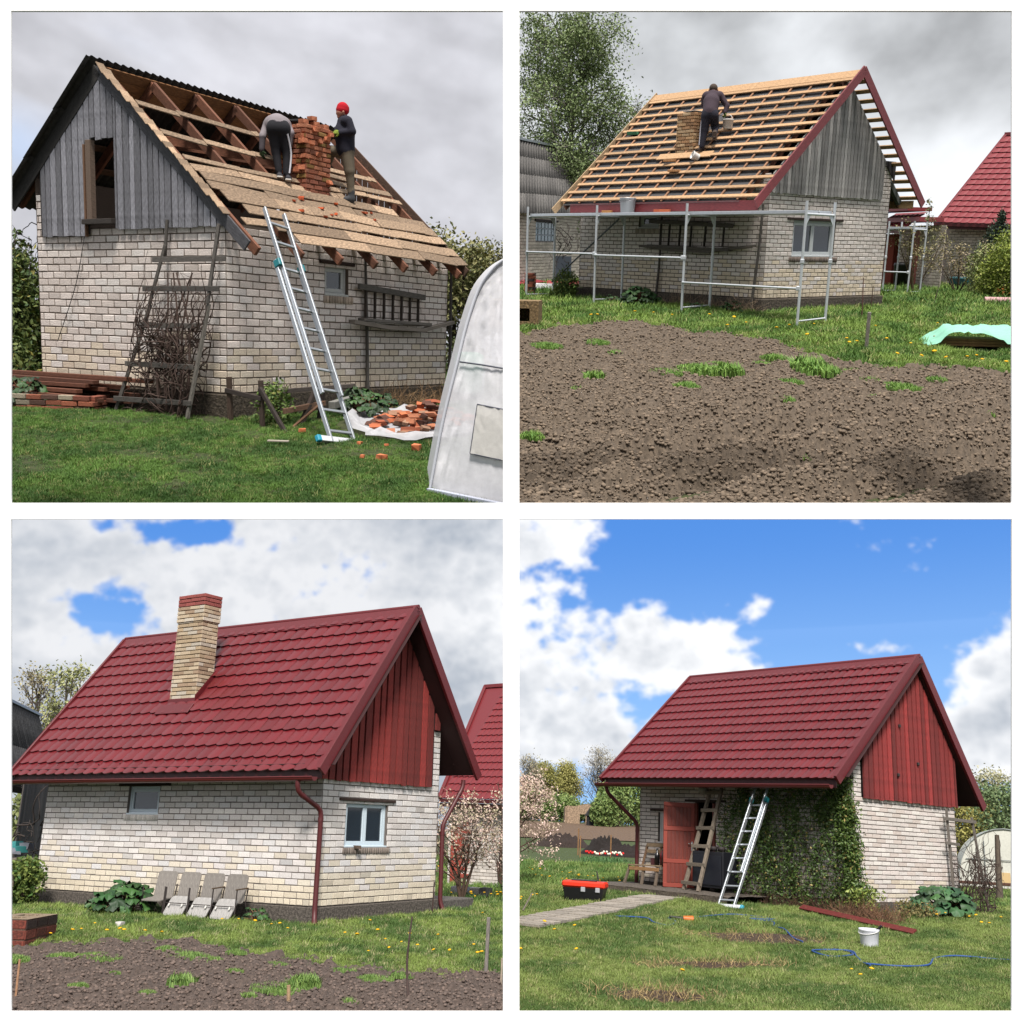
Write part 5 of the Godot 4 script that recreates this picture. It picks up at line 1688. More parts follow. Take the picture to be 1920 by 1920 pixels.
func tile_field(t: Node, n: String, p0: Vector3, dx: Vector3, dy: Vector3, len_: float, rise: float, tw: float, th: float, col: Color, cut := 0.0) -> void:
	var z := dx.cross(dy)
	var bs := Basis(dx, dy, z) if z.y > 0 else Basis(-dx, dy, -z)
	var s := st()
	flat(s)
	quad(s, p0, p0 + dx * len_, p0 + dx * len_ + dy * rise, p0 + dx * cut + dy * rise)
	var m := mat(col, 0.45, "faint", Vector3.ONE * 1.3)
	var r := put(t, n, done(s), m)
	var g := st()
	var rows := int(rise / th)
	for j in rows:
		var x := tw * 0.5
		while x < len_:
			if x > cut * j / rows + tw * 0.3: g.append_from(tile_mesh(snappedf(tw, 0.01), snappedf(th, 0.01), 0, 4), 0, Transform3D(bs, p0 + dx * x + dy * (j * th) + bs.z * 0.006))
			x += tw
	put(r, "roof_tiles", g.commit(), m).set_meta("kind", "stuff")

func garden_b() -> void:
	rng.seed = 202
	var t := thing("brick_house", "white brick house with bare new roof battens over black underlay", "house", Vector3.ZERO)
	var tones := func(s: float, y: float) -> Color:
		var c: Color = white_old[rng.randi() % 5].lerp(Color(0.92, 0.89, 0.87), 0.4)
		if y < 0.8 and rng.randf() < 1.0 - y: c = c.lerp(Color(0.88, 0.79, 0.63), 0.45)
		return c
	var wl := [3.16, 3.80, 1.46, 1.80]
	var wr := [0.92, 2.46, 0.885, 1.66]
	shell(t, tones, Color(0.44, 0.40, 0.36), [wl], [wr], [[4.16, 4.52, 3.05]], 0.0894, 0.258, Color(0.40, 0.36, 0.32))
	window(t, false, wl, 1, Color(0.74, 0.75, 0.74)); lintel(t, false, wl, 0.16); header_sill(t, false, wl, 0.05, Color(0.7, 0.65, 0.6))
	window(t, true, wr, 2, Color(0.76, 0.78, 0.79)); lintel(t, true, wr, 0.25); header_sill(t, true, wr, 0.1, Color(0.45, 0.4, 0.37))
	gable_boards(t, 0.02, 4.14, func(_u: float) -> float: return 2.19, 0.125, 0.022, Color(0.68, 0.67, 0.66), 0.03, 0.16, [], Color(0.13, 0.12, 0.12))
	gable_boards(t, 4.15, 4.6, func(_u: float) -> float: return 3.05, 0.125, 0.022, Color(0.68, 0.67, 0.66), 0.032, 0.16, [], Color(0.13, 0.12, 0.12))
	# roof: underlay, rafters below, counter battens, battens
	var black := mat(Color(0.33, 0.33, 0.34), 0.6, "strong", Vector3.ONE * 2.0, "n_fine", 0.4)
	var s := st()
	flat(s)
	quad(s, near_slope(0.0, 0.12, -0.01), near_slope(0.0, 5.6, -0.01), near_slope(0.99, 5.6, -0.01), near_slope(0.99, 0.12, -0.01))
	put(t, "underlay", done(s), black)
	s = st()
	flat(s)
	quad(s, far_slope(0.0, 0.14, -0.01), far_slope(0.0, 5.6, -0.01), far_slope(0.99, 5.6, -0.01), far_slope(0.99, 0.14, -0.01))
	put(t, "underlay", done(s), black)
	# faint pale print on the underlay
	var print_m := mat(Color(0.46, 0.46, 0.47), 0.7)
	for i in 46:
		var tm := TextMesh.new()
		tm.text = ["MEMBRANE", "ROOF 115", "115 g"][i % 3]
		tm.font = SystemFont.new()
		tm.font_size = 16; tm.pixel_size = 0.005; tm.depth = 0.002
		put(t, "underlay_print", tm, print_m, Transform3D(slope_basis(true).rotated(slope_basis(true).z, PI if slope_basis(true).x.dot(ev()) > 0 else 0.0) * Basis(Vector3(0, 0, 1), 0.0), near_slope(0.09 + (i % 12) * 0.0715 + 0.012, 0.5 + (i * 1.37 - floor(i * 1.37 / 5.0) * 5.0), 0.0)))
	var pine := Color(0.85, 0.69, 0.52)
	for k in 11:
		var v := 0.18 + k * 0.54
		beam(t, "counter_batten", near_slope(0.01, v, 0.015), near_slope(0.985, v, 0.015), 0.045, 0.03, wood(shade(Color(0.74, 0.55, 0.42), 0.12)), slope_basis(true).z)
		beam(t, "rafter", near_slope(0.0, v, -0.09), near_slope(0.98, v, -0.09), 0.05, 0.13, wood(shade(Color(0.45, 0.28, 0.2), 0.15)), slope_basis(true).z)
		beam(t, "rafter", far_slope(0.0, v, -0.09), far_slope(0.98, v, -0.09), 0.05, 0.13, wood(shade(Color(0.45, 0.28, 0.2), 0.15)), slope_basis(false).z)
	for k in 14:
		var a := 0.028 + k * 0.0687
		var v := -0.36
		var cut := 5.72
		while v < cut - 0.1:
			var e := minf(v + rv(2.2, 4.0), cut)
			if a > 0.42 and a < 0.78 and v < 2.66 and e > 2.66: e = 2.66
			if a > 0.42 and a < 0.78 and v >= 2.66 and v < 3.2:
				v = 3.26; e = minf(v + rv(1.4, 2.6), cut)
			beam(t, "batten", near_slope(a, v, 0.045), near_slope(a, e - 0.006, 0.045), 0.088, 0.032, wood(shade(pine, 0.1)), slope_basis(true).z)
			v = e
		beam(t, "batten", far_slope(a, -0.36, 0.045), far_slope(a, 5.72, 0.045), 0.105, 0.032, wood(shade(Color(0.78, 0.64, 0.48), 0.1)), slope_basis(false).z)
	beam(t, "ridge_batten", near_slope(0.962, -0.36, 0.05), near_slope(0.962, 5.72, 0.05), 0.26, 0.032, wood(pine), slope_basis(true).z)
	beam(t, "ridge_batten", far_slope(0.965, -0.36, 0.05), far_slope(0.965, 5.72, 0.05), 0.2, 0.032, wood(pine), slope_basis(false).z)
	beam(t, "chimney_plank", near_slope(0.375, 1.95, 0.05), near_slope(0.375, 3.6, 0.05), 0.2, 0.032, wood(shade(pine, 0.05)), slope_basis(true).z)
	var wine := mat(Color(0.56, 0.23, 0.25), 0.55, "grain", Vector3(0.7, 9, 9))
	beam(t, "fascia", near_slope(0.0, -0.36, -0.05) + V(0, -0.05, 0), near_slope(0.0, 5.35, -0.05) + V(0, -0.05, 0), 0.035, 0.2, wine)
	beam(t, "barge_board", near_slope(-0.025, -0.4, 0.0), near_slope(1.01, -0.4, 0.0), 0.035, 0.2, wine, slope_basis(true).z)
	beam(t, "barge_board", far_slope(-0.02, -0.4, 0.0), far_slope(1.01, -0.4, 0.0), 0.035, 0.2, wine, slope_basis(false).z)
	beam(t, "barge_board", near_slope(-0.055, 5.74, 0.0), near_slope(1.01, 5.74, 0.0), 0.03, 0.17, wood(Color(0.82, 0.70, 0.55)), slope_basis(true).z)
	beam(t, "fascia", far_slope(0.0, -0.2, -0.06), far_slope(0.0, 5.7, -0.06), 0.035, 0.18, wood(Color(0.8, 0.66, 0.48)))
	beam(t, "soffit_rafter", far_slope(0.03, 0.1, -0.13), far_slope(0.6, 0.1, -0.13), 0.09, 0.13, mat(Color(0.3, 0.32, 0.3), 0.8), slope_basis(false).z)
	# chimney of yellow brick
	var ct := func(_s: float, _y: float) -> Color:
		return shade([Color(0.74, 0.60, 0.44), Color(0.70, 0.54, 0.39), Color(0.78, 0.67, 0.53), Color(0.62, 0.48, 0.35)][rng.randi() % 4], 0.06)
	var ch := brick_stack(t, "chimney", 0.52, 1.06, 2.69, 3.23, 2.7, 4.08, 0.075, 0.25, ct, Color(0.42, 0.34, 0.26), 1.0, keep_all, 220)
	put(ch, "chimney_lid", box_mesh(Vector3(0.36, 0.02, 0.36), 0.004), mat(Color(0.5, 0.5, 0.5), 0.8), Transform3D(Basis.IDENTITY, W(0.8, 4.09, 2.96)))
	person_b()
	bucket("bucket", "white plastic bucket hanging from the hand of the person on the battens", near_slope(0.60, 2.03, 0.0) + V(0.0, -0.02, 0.2), 0.125, 0.21, Color(0.80, 0.79, 0.77), 0.0, Vector3.ZERO, false)
	bucket("bucket", "small white tub tipped over on the battens below the chimney", near_slope(0.345, 2.25, 0.06), 0.09, 0.17, Color(0.88, 0.88, 0.87), 0.0, V(1.0, 0.4, 0.8))
	for e in [[0.325, 3.05, "upper of the two, below the chimney"], [0.235, 2.62, "lower of the two, two rows below the chimney"]]:
		lone("wood_block", "wood offcut on the battens, " + e[2], "offcut", box_mesh(Vector3(0.28, 0.05, 0.14), 0.004), wood(Color(0.84, 0.62, 0.42)), near_slope(e[0], e[1], 0.09), 0.3, "offcuts on the battens")
	lone("plastic_bag", "crumpled green plastic tucked under the battens near the left roof edge", "plastic bag", chunk_mesh(2), mat(Color(0.18, 0.38, 0.26), 0.5), near_slope(0.62, 5.25, 0.06), 0.4).scale *= Vector3(0.3, 0.1, 0.2)
	yard_b()

func person_b() -> void:
	var p := px_frame(1320, 288, 0.0122)
	var plum := Color(0.24, 0.19, 0.225)
	var navy := Color(0.13, 0.13, 0.175)
	var shoe := Color(0.26, 0.22, 0.2)
	var skin := Color(0.62, 0.43, 0.35)
	var b: Array = [
		[p.call(1311.5, 287), p.call(1317, 285, -0.1), 0.045, 0.045, shoe], [p.call(1316, 281), p.call(1318.6, 252, -0.02), 0.065, 0.085, navy], [p.call(1318.6, 252, -0.02), p.call(1320.5, 229), 0.09, 0.12, navy],
		[p.call(1338.2, 266, 0.1), p.call(1337.6, 257, 0.02), 0.05, 0.055, shoe], [p.call(1337.6, 258, 0.0), p.call(1337, 246, -0.18), 0.062, 0.085, navy], [p.call(1337, 246, -0.18), p.call(1333.5, 228), 0.09, 0.12, navy],
		[p.call(1322, 225), p.call(1332, 225), 0.13, 0.13, navy],
		[p.call(1326.5, 220, -0.03), p.call(1327.5, 203, -0.18), 0.165, 0.185, plum], [p.call(1327.5, 203, -0.18), p.call(1329, 190, -0.3), 0.185, 0.13, plum], [p.call(1318, 189.5, -0.3), p.call(1341, 189.5, -0.3), 0.095, 0.095, plum],
		[p.call(1343.5, 191, -0.3), p.call(1356, 208, -0.28), 0.078, 0.062, plum], [p.call(1356, 208, -0.28), p.call(1353.5, 220, -0.22), 0.06, 0.046, plum],
		[p.call(1315, 191, -0.3), p.call(1313, 205, -0.36), 0.078, 0.065, plum], [p.call(1313, 205, -0.36), p.call(1319, 216, -0.45), 0.06, 0.046, plum],
		[p.call(1329, 187, -0.35), p.call(1329, 180, -0.4), 0.065, 0.06, skin]]
	var hair := Color(0.28, 0.23, 0.2)
	var head: Array = [[p.call(1328.7, 176.5, -0.43), p.call(1328.7, 179, -0.48), 0.092, 0.085, skin], [p.call(1328.7, 175, -0.42), p.call(1328.7, 174.5, -0.45), 0.094, 0.09, hair], [p.call(1320.8, 178.5, -0.45), p.call(1321, 180, -0.45), 0.018, 0.015, skin], [p.call(1336.6, 178.5, -0.45), p.call(1336.4, 180, -0.45), 0.018, 0.015, skin]]
	var g := Color(0.28, 0.34, 0.14)
	person("person in dark sweater and track trousers climbing the battens with back turned", near_slope(0.405, 2.27, 0.07), b,
		[head, hand_bones(p.call(1353.5, 220, -0.22), V(0, -1, 0), V(-0.6, 0, 0.4), g, 1.0, -1.0), hand_bones(p.call(1319, 216, -0.45), V(0.3, -0.8, -0.3), V(0.3, 0, 0.8), g, 0.6, 1.0)],
		func(t: Node3D) -> void:
			put(t, "trouser_stripe", tube_mesh(bend([p.call(1313.4, 226, 0.05), p.call(1311.4, 250, 0.02), p.call(1310.6, 279, 0.02)], 4), 0.013, 0.013, 5), mat(Color(0.72, 0.72, 0.76), 0.8))
			put(t, "shoe_sole", box_mesh(Vector3(0.085, 0.2, 0.02), 0.01), mat(Color(0.34, 0.29, 0.26), 0.8), Transform3D(Basis(Vector3.RIGHT, 0.25), p.call(1338.2, 263.5, 0.13))))

func clamp_ring(t: Node, at: Vector3, m: Material) -> void:
	put(t, "clamp", box_mesh(Vector3(0.07, 0.09, 0.07), 0.012), m, Transform3D(Basis(Vector3.UP, 0.4), at))

func scaffold(label: String, frames: Array, z0: float, z1: float, deck: float, rails: Array, diag: Array) -> void:
	var o := V(frames[0], 0, z0)
	var t := thing("scaffold", label, "scaffold", o)
	var zinc := mat(Color(0.80, 0.82, 0.84), 0.42, "faint", Vector3.ONE * 2.0, "", 1.0, 0.3)
	for x in frames:
		for z in [z0, z1]:
			var y0 := gy(x, z) - 0.06
			put(t, "standard", tube_mesh([V(x, y0, z) - o, V(x, deck + 0.2, z) - o], 0.027, 0.027, 8), zinc)
			put(t, "base_plate", box_mesh(Vector3(0.13, 0.012, 0.13), 0.003), zinc, Transform3D(Basis.IDENTITY, V(x, y0 + 0.04, z) - o))
			put(t, "bracket", slab_mesh([Vector2(0, 0), Vector2(0.15, 0), Vector2(0, -0.22)], Transform3D(Basis(V(0, 0, -1 if z == z0 else 1), Vector3.UP, V(1, 0, 0)), V(x, deck - 0.06, z) - o), -0.004, 0.004), zinc)
			clamp_ring(t, V(x, 0.83, z) - o, zinc)
		put(t, "transom", tube_mesh([V(x, deck - 0.04, z0) - o, V(x, deck - 0.04, z1) - o], 0.024, 0.024, 8), zinc)
		put(t, "transom", tube_mesh([V(x, gy(x, z0) + 0.12, z0) - o, V(x, gy(x, z1) + 0.12, z1) - o], 0.018, 0.018, 8), zinc)
	for i in frames.size() - 1:
		for k in 2:
			var zc := lerpf(z0, z1, 0.27 + 0.47 * k)
			put(t, "deck_plank", box_mesh(Vector3(snappedf(frames[i + 1] - frames[i] - 0.07, 0.01), 0.065, 0.40), 0.006), mat(Color(0.78, 0.80, 0.82), 0.35, "faint", Vector3.ONE, "", 1.0, 0.6), Transform3D(Basis.IDENTITY, V((frames[i] + frames[i + 1]) * 0.5, deck + 0.0, zc) - o))
		var y: float = rails[i]
		put(t, "ledger", tube_mesh([V(frames[i], y, z0 + 0.03) - o, V(frames[i + 1], y, z0 + 0.03) - o], 0.021, 0.021, 8), zinc)
		clamp_ring(t, V(frames[i + 1] - 0.03, y, z0 + 0.02) - o, zinc)
	for d in diag:
		put(t, "diagonal_brace", tube_mesh([d[0] - o, d[1] - o], 0.021, 0.021, 8), mat(Color(0.36, 0.37, 0.38), 0.5, "", Vector3.ONE, "", 1.0, 0.4))

func yard_b() -> void:
	scaffold("long galvanised steel scaffold along the long brick wall under the battened roof", [-6.15, -3.68, -0.94, 2.06], 1.5, 0.6, 1.74, [0.86, 0.83, 0.32], [[V(-3.85, 1.66, 0.62), V(-6.2, 0.12, 0.62)]])
	scaffold("small scaffold tower standing behind the right end of the battened house", [-4.15, -3.3], -11.2, -11.9, 1.7, [0.4], [])
	bucket("bucket", "grey galvanised bucket standing on the scaffold deck", V(-3.2, 1.775, 1.0), 0.185, 0.34, Color(0.60, 0.61, 0.62), 0.3)
	for e in [[-2.25, Color(0.72, 0.36, 0.22), "orange brick lying on the scaffold deck right of the grey bucket"], [-2.08, Color(0.76, 0.40, 0.25), "second orange brick at the right end on the scaffold deck"], [-3.95, Color(0.7, 0.5, 0.3), "yellow brick lying on the scaffold deck left of the grey bucket"]]:
		lone("brick", e[2], "brick", brick_box(0), mat(e[1], 0.95, "fine", Vector3.ONE * 2.0), V(e[0], 1.81, 1.0 + e[0] * 0.02), 0.4)
	var grey := Color(0.42, 0.39, 0.37)
	var o := V(-2.2, 1.05, 0.1)
	var t := thing("wall_rack", "weathered wooden rack with slats on the wall behind the scaffold", "rack", o)
	beam(t, "rail", V(-3.36, 1.62, 0.1) - o, V(-0.85, 1.51, 0.1) - o, 0.05, 0.09, wood(grey))
	for x in [-3.02, -2.75, -2.42, -2.08, -1.66, -1.13]:
		beam(t, "slat", V(x, 1.06, 0.07) - o, V(x + 0.02, 1.56, 0.07) - o, 0.035, 0.045, wood(Color(0.26, 0.23, 0.21)), V(0, 0, 1))
	beam(t, "shelf_board", V(-3.3, 1.06, 0.15) - o, V(-0.85, 1.0, 0.15) - o, 0.14, 0.06, wood(grey))
	put(t, "shelf_board", slab_mesh([Vector2(-1.42, 0.06), Vector2(-0.4, -0.03), Vector2(0.6, -0.05), Vector2(1.98, 0.1), Vector2(1.98, 0.15), Vector2(0.6, 0.03), Vector2(-0.4, 0.05), Vector2(-1.42, 0.1)], Transform3D(Basis.IDENTITY, V(-2.18, 0.97, 0.06) - o), 0.0, 0.12), wood(Color(0.45, 0.42, 0.39)))
	stick("bent grey post against the wall behind the rack", [V(-3.1, -0.34, 0.06), V(-3.02, 0.6, 0.06), V(-3.0, 1.9, 0.06)], 0.035, grey, "wooden_post", "post")
	stick("grey wooden post at the near corner of the battened house", [V(-0.22, -0.4, 0.1), V(-0.13, 0.9, 0.07), V(-0.1, 1.95, 0.06)], 0.035, Color(0.4, 0.38, 0.36), "wooden_post", "post")
	barn_b()
	houses_b()
	# plants
	plant("birch_tree", "tall birch with fine hanging green leaves behind the barn", "tree", far_spot(1030.0, 43.0), {"h": 10.9, "trunk_r": 0.2, "start": 0.18, "limbs": 46, "limb": 2.6, "levels": 2, "kids": 4, "leaves": 46000, "leaf": 0.06, "cols": [Color(0.10, 0.15, 0.05), Color(0.26, 0.33, 0.14)], "clump": 0.22, "droop": 0.25, "up": -0.02, "rise": 0.75, "tip": 0.5, "bark": Color(0.5, 0.48, 0.45), "wob": 0.25, "clip": true})
	plant("bare_tree", "nearly bare tree showing above the left roof edge", "tree", on_ground(-17.6, -13.8), {"h": 6.6, "trunk_r": 0.13, "start": 0.3, "limbs": 18, "limb": 2.0, "levels": 2, "kids": 4, "leaves": 900, "leaf": 0.05, "cols": [Color(0.16, 0.15, 0.08), Color(0.3, 0.26, 0.16)], "clump": 0.1, "up": 0.15})
	plant("young_fruit_tree", "budding fruit tree beside the small scaffold tower", "tree", on_ground(-3.5, -11.9), {"h": 2.5, "stems": 4, "lean": 0.3, "trunk_r": 0.03, "start": 0.25, "limbs": 8, "limb": 0.75, "levels": 1, "kids": 4, "leaves": 800, "leaf": 0.038, "cols": [Color(0.16, 0.17, 0.05), Color(0.36, 0.30, 0.17)], "clump": 0.06, "bark": Color(0.36, 0.3, 0.2)})
	plant("young_fruit_tree", "low spreading budding fruit bush in front of the red roofed house", "shrub", on_ground(-3.2, -13.9), {"h": 1.7, "stems": 6, "lean": 0.5, "trunk_r": 0.028, "start": 0.25, "limbs": 7, "limb": 0.7, "levels": 1, "kids": 4, "leaves": 900, "leaf": 0.038, "cols": [Color(0.2, 0.18, 0.06), Color(0.36, 0.28, 0.2)], "clump": 0.06, "bark": Color(0.3, 0.25, 0.18)})
	plant("plum_sapling", "upright young tree above the low red roof", "tree", on_ground(-4.6, -14.2), {"h": 3.0, "trunk_r": 0.03, "start": 0.4, "limbs": 10, "limb": 0.4, "levels": 1, "kids": 3, "leaves": 300, "leaf": 0.045, "cols": [Color(0.12, 0.15, 0.05), Color(0.24, 0.22, 0.12)], "clump": 0.05})
	bush("shrub", "bright green leafy shrub at the right edge beside the red roofed house", "shrub", on_ground(-0.35, -11.4), [[0, 1.0, 0, 0.62, 1.1, 0.6], [0.6, 0.8, -0.2, 0.6, 0.85, 0.6], [-0.5, 0.6, 0.1, 0.4, 0.65, 0.4], [0.3, 1.7, -0.3, 0.4, 0.5, 0.4]], 9000, 0.045, [Color(0.09, 0.14, 0.02), Color(0.32, 0.38, 0.06), Color(0.4, 0.42, 0.12)])
	bush("shrub", "softer green shrub left of the bright one at the right edge", "shrub", on_ground(-1.9, -13.0), [[0, 0.7, 0, 0.6, 0.9, 0.6], [0.5, 1.1, -0.1, 0.5, 0.8, 0.5]], 4200, 0.045, [Color(0.10, 0.13, 0.04), Color(0.26, 0.28, 0.1)])
	bush("conifer", "small dark conifer in front of the right hand red roof", "tree", on_ground(-2.9, -15.3), [[0, 0.9, 0, 0.6, 1.0, 0.6], [0.1, 1.8, 0, 0.38, 0.6, 0.38], [0.15, 2.35, 0, 0.16, 0.35, 0.16]], 5000, 0.05, [Color(0.012, 0.03, 0.016), Color(0.05, 0.08, 0.05)])
	bush("barberry", "low orange leaved bush at the foot of the right hand shrubs", "shrub", on_ground(-0.9, -12.4), [[0, 0.15, 0, 0.4, 0.24, 0.4]], 900, 0.04, [Color(0.5, 0.2, 0.04), Color(0.7, 0.36, 0.08)], 0.008)
	bush("peony", "dark green peony bush at the left wall end beside the scaffold foot", "shrub", on_ground(-5.75, 0.55), [[0, 0.35, 0, 0.34, 0.42, 0.34], [0.15, 0.15, 0.3, 0.35, 0.25, 0.3]], 2200, 0.04, [Color(0.03, 0.08, 0.012), Color(0.16, 0.2, 0.04)], 0.01)
	var rg := Color(0.13, 0.27, 0.11)
	rhubarb("large rhubarb clump at the long wall under the scaffold", on_ground(-2.75, 0.95), 0.52, 34, rg)
	rhubarb("small rhubarb clump left of the large one under the scaffold", on_ground(-3.4, 1.2), 0.26, 12, rg.lightened(0.15))
	rhubarb("rhubarb shoots behind the third scaffold frame", on_ground(-1.1, 0.9), 0.24, 12, rg)
	rhubarb("rhubarb shoots at the wall right of the third scaffold frame", on_ground(-0.2, 0.75), 0.3, 14, rg)
	straw("dry_stalks", "dry grey weeds along the foot of the long wall behind the scaffold", on_ground(-2.4, 0.3), on_ground(0.1, 0.35), 0.2, 0.42, 520, Color(0.52, 0.45, 0.37))
	# things lying about
	stake("short grey garden stake in the grass edge of the dug bed", on_ground(4.55, 2.95), 0.62, 0.055, Color(0.62, 0.59, 0.55), V(0.0, 0, 0.06))
	stick("thin reddish stick standing behind the grey stake", [on_ground(2.2, -0.45), on_ground(2.15, -0.5, 0.4), on_ground(2.05, -0.6, 0.85)], 0.014, Color(0.36, 0.22, 0.18))
	stick("thin bare stick at the right end of the gable wall", [on_ground(0.5, -3.4), on_ground(0.5, -3.4, 0.55)], 0.014, Color(0.36, 0.27, 0.22))
	stick("short stick with a pale tag in the lawn right of the gable", [on_ground(0.4, -6.3), on_ground(0.42, -6.4, 0.5)], 0.014, Color(0.32, 0.27, 0.22))
	stick("grey leaning plank stump beside the peony at the left", [on_ground(-6.0, 0.5), on_ground(-6.25, 0.35, 0.62)], 0.05, Color(0.48, 0.42, 0.36), "plank_stump", "post")
	block_b()
	tarp_b()
	lone("fabric_roll", "pale pink roll of sheeting lying in the grass above the green tarpaulin", "roll", tube_mesh([V(0, 0, 0), V(0.9, 0, -0.7)], 0.11, 0.11, 12), mat(Color(0.80, 0.62, 0.62), 0.7, "soft"), on_ground(0.5, -8.6, 0.1))
	# soil and grass
	var b := [Vector2(-0.005, 2.233), Vector2(0.006, 2.25), Vector2(0.065, 2.383), Vector2(0.122, 2.451), Vector2(0.182, 2.463), Vector2(0.234, 2.417), Vector2(0.286, 2.301), Vector2(0.355, 2.244), Vector2(0.416, 2.182), Vector2(0.443, 2.071), Vector2(0.497, 1.958), Vector2(0.55, 1.88), Vector2(0.621, 1.841), Vector2(0.69, 1.853), Vector2(0.753, 1.809), Vector2(0.811, 1.773), Vector2(0.967, 1.699)]
	var fd := Vector2(0.62, -0.78).normalized()
	soil_bed("dug_vegetable_bed", b, 0.002, 1.0, 0.99, 330, 260, Color(0.46, 0.405, 0.345), func(x: float, z: float, u: float, k: float) -> float:
		var d := (x - 7.6) * fd.x + (z - 7.6) * fd.y
		var far := smoothstep(1.75, 1.3, k) * smoothstep(0.1, 0.5, u + (1.5 - k) * 0.6)
		return 0.15 * far * sin((x + 0.04 * z + 0.07 * sin(z * 1.7)) * TAU / 0.95), 81)
	var ok := func(x: float, z: float, u: float, k: float) -> float:
		if x < 0.05 and x > -5.9 and z < 0.05 and z > -4.6: return 0.0
		var kb := bound_k(b, u)
		if k < kb - 0.08: return 0.0
		if Vector2(x - 5.6, (z - 1.2) * 0.9).length() < 0.65: return 0.0
		if x < 0.3 and z < 0.35 and z > 0: return 0.3
		return clampf((k - kb + 0.08) * 8.0, 0.0, 1.0)
	grass("lush grass between the dug bed and the battened house", 42000, 0.0, 1.0, 1.62, 3.1, ok, 0.085, [Color(0.07, 0.16, 0.02), Color(0.19, 0.30, 0.05), Color(0.36, 0.36, 0.14)], patches(83, 0.7))
	grass("lawn around and behind the battened house", 14000, 0.0, 1.0, 3.1, 5.0, ok, 0.1, [Color(0.06, 0.15, 0.02), Color(0.15, 0.25, 0.04), Color(0.25, 0.28, 0.08)], patches(84, 0.7))
	var wc := [Color(0.08, 0.19, 0.025), Color(0.22, 0.36, 0.07)]
	var ws: Array = []
	for e in [[0.30, 1.76, 0.34, 0.16], [0.245, 1.745, 0.26, 0.1], [0.33, 1.83, 0.2, 0.09], [0.345, 1.74, 0.14, 0.22], [0.28, 1.62, 0.16, 0.11], [0.13, 1.7, 0.1, 0.14], [0.50, 1.74, 0.2, 0.2], [0.475, 1.78, 0.08, 0.26], [0.63, 1.62, 0.3, 0.1], [0.58, 1.67, 0.12, 0.1], [0.69, 1.68, 0.12, 0.1], [0.60, 1.53, 0.13, 0.09], [0.44, 1.52, 0.13, 0.09], [0.45, 1.66, 0.16, 0.1], [0.5, 1.48, 0.06, 0.07], [0.05, 2.05, 0.3, 0.1], [0.13, 2.1, 0.24, 0.1], [0.16, 1.95, 0.1, 0.11], [0.03, 1.28, 0.12, 0.1], [0.1, 1.6, 0.06, 0.08], [0.78, 1.42, 0.08, 0.07], [0.48, 1.18, 0.07, 0.06], [0.42, 1.9, 0.2, 0.12], [0.40, 1.83, 0.12, 0.1], [0.55, 1.76, 0.1, 0.09]]:
		var q := fan(e[0], e[1])
		ws.append([q.x, q.y, e[2], e[3]])
	weeds("green weeds sprouting in the dug bed", ws, wc)
	var ds: Array = []
	for e in [[0.535, 2.10], [0.54, 2.06], [0.552, 2.11], [0.70, 1.86], [0.735, 1.87], [0.75, 1.9], [0.76, 1.86], [0.80, 1.85], [0.82, 1.83], [0.845, 1.9], [0.68, 1.98], [0.62, 1.92], [0.66, 1.9], [0.64, 2.05], [0.6, 2.15], [0.42, 2.3], [0.44, 2.32], [0.37, 2.38], [0.34, 2.34], [0.35, 2.5], [0.31, 2.52], [0.22, 2.55], [0.19, 2.6], [0.13, 2.55], [0.12, 2.52], [0.47, 2.2], [0.25, 2.55], [0.68, 2.4], [0.58, 2.3], [0.48, 2.35]]:
		ds.append(fan(e[0], e[1]))
	dandelions("yellow dandelion in the grass strip between dug bed and battened house", "dandelions before the battened house", ds, 0.045)

func block_b() -> void:
	# hollow block: two holes facing the camera
	var s := st()
	flat(s)
	var w := 0.95; var h := 0.5; var d := 0.5
	var at := V(-1.35, gy(-0.7, 5.3) + 0.0, 5.75)
	var t := thing("concrete_block", "lichen covered hollow concrete block with two square holes at the edge of the dug bed", "block", at, 0.72)
	sheet(s, V(-w * 0.5, 0, d * 0.5), V(1, 0, 0), V(0, 0, 1), w, 0.0, h, [[0.13, 0.37, 0.11, 0.36], [0.56, 0.78, 0.11, 0.36]], 0.42)
	bx(s, Transform3D(Basis.IDENTITY, V(0, h * 0.5, -0.005)), Vector3(w, h, d - 0.012), 0.0)
	var s2 := st()
	flat(s2)
	sheet(s2, V(-w * 0.5, 0, d * 0.5), V(1, 0, 0), V(0, 0, 1), w, 0.0, h, [[0.13, 0.37, 0.11, 0.36], [0.56, 0.78, 0.11, 0.36]], 0.42)
	for f in [[V(-0.5, 0, -0.5), V(-0.5, 0, 0.5), V(-0.5, 1, 0.5), V(-0.5, 1, -0.5)], [V(0.5, 0, 0.5), V(0.5, 0, -0.5), V(0.5, 1, -0.5), V(0.5, 1, 0.5)], [V(-0.5, 1, 0.5), V(0.5, 1, 0.5), V(0.5, 1, -0.5), V(-0.5, 1, -0.5)], [V(0.5, 0, -0.5), V(-0.5, 0, -0.5), V(-0.5, 1, -0.5), V(0.5, 1, -0.5)]]:
		var sc := V(w, h, d)
		quad(s2, f[0] * sc, f[1] * sc, f[2] * sc, f[3] * sc)
	put(t, "body", done(s2), mat(Color(0.64, 0.53, 0.38), 0.95, "strong", Vector3.ONE * 1.7, "n_coarse", 1.0))

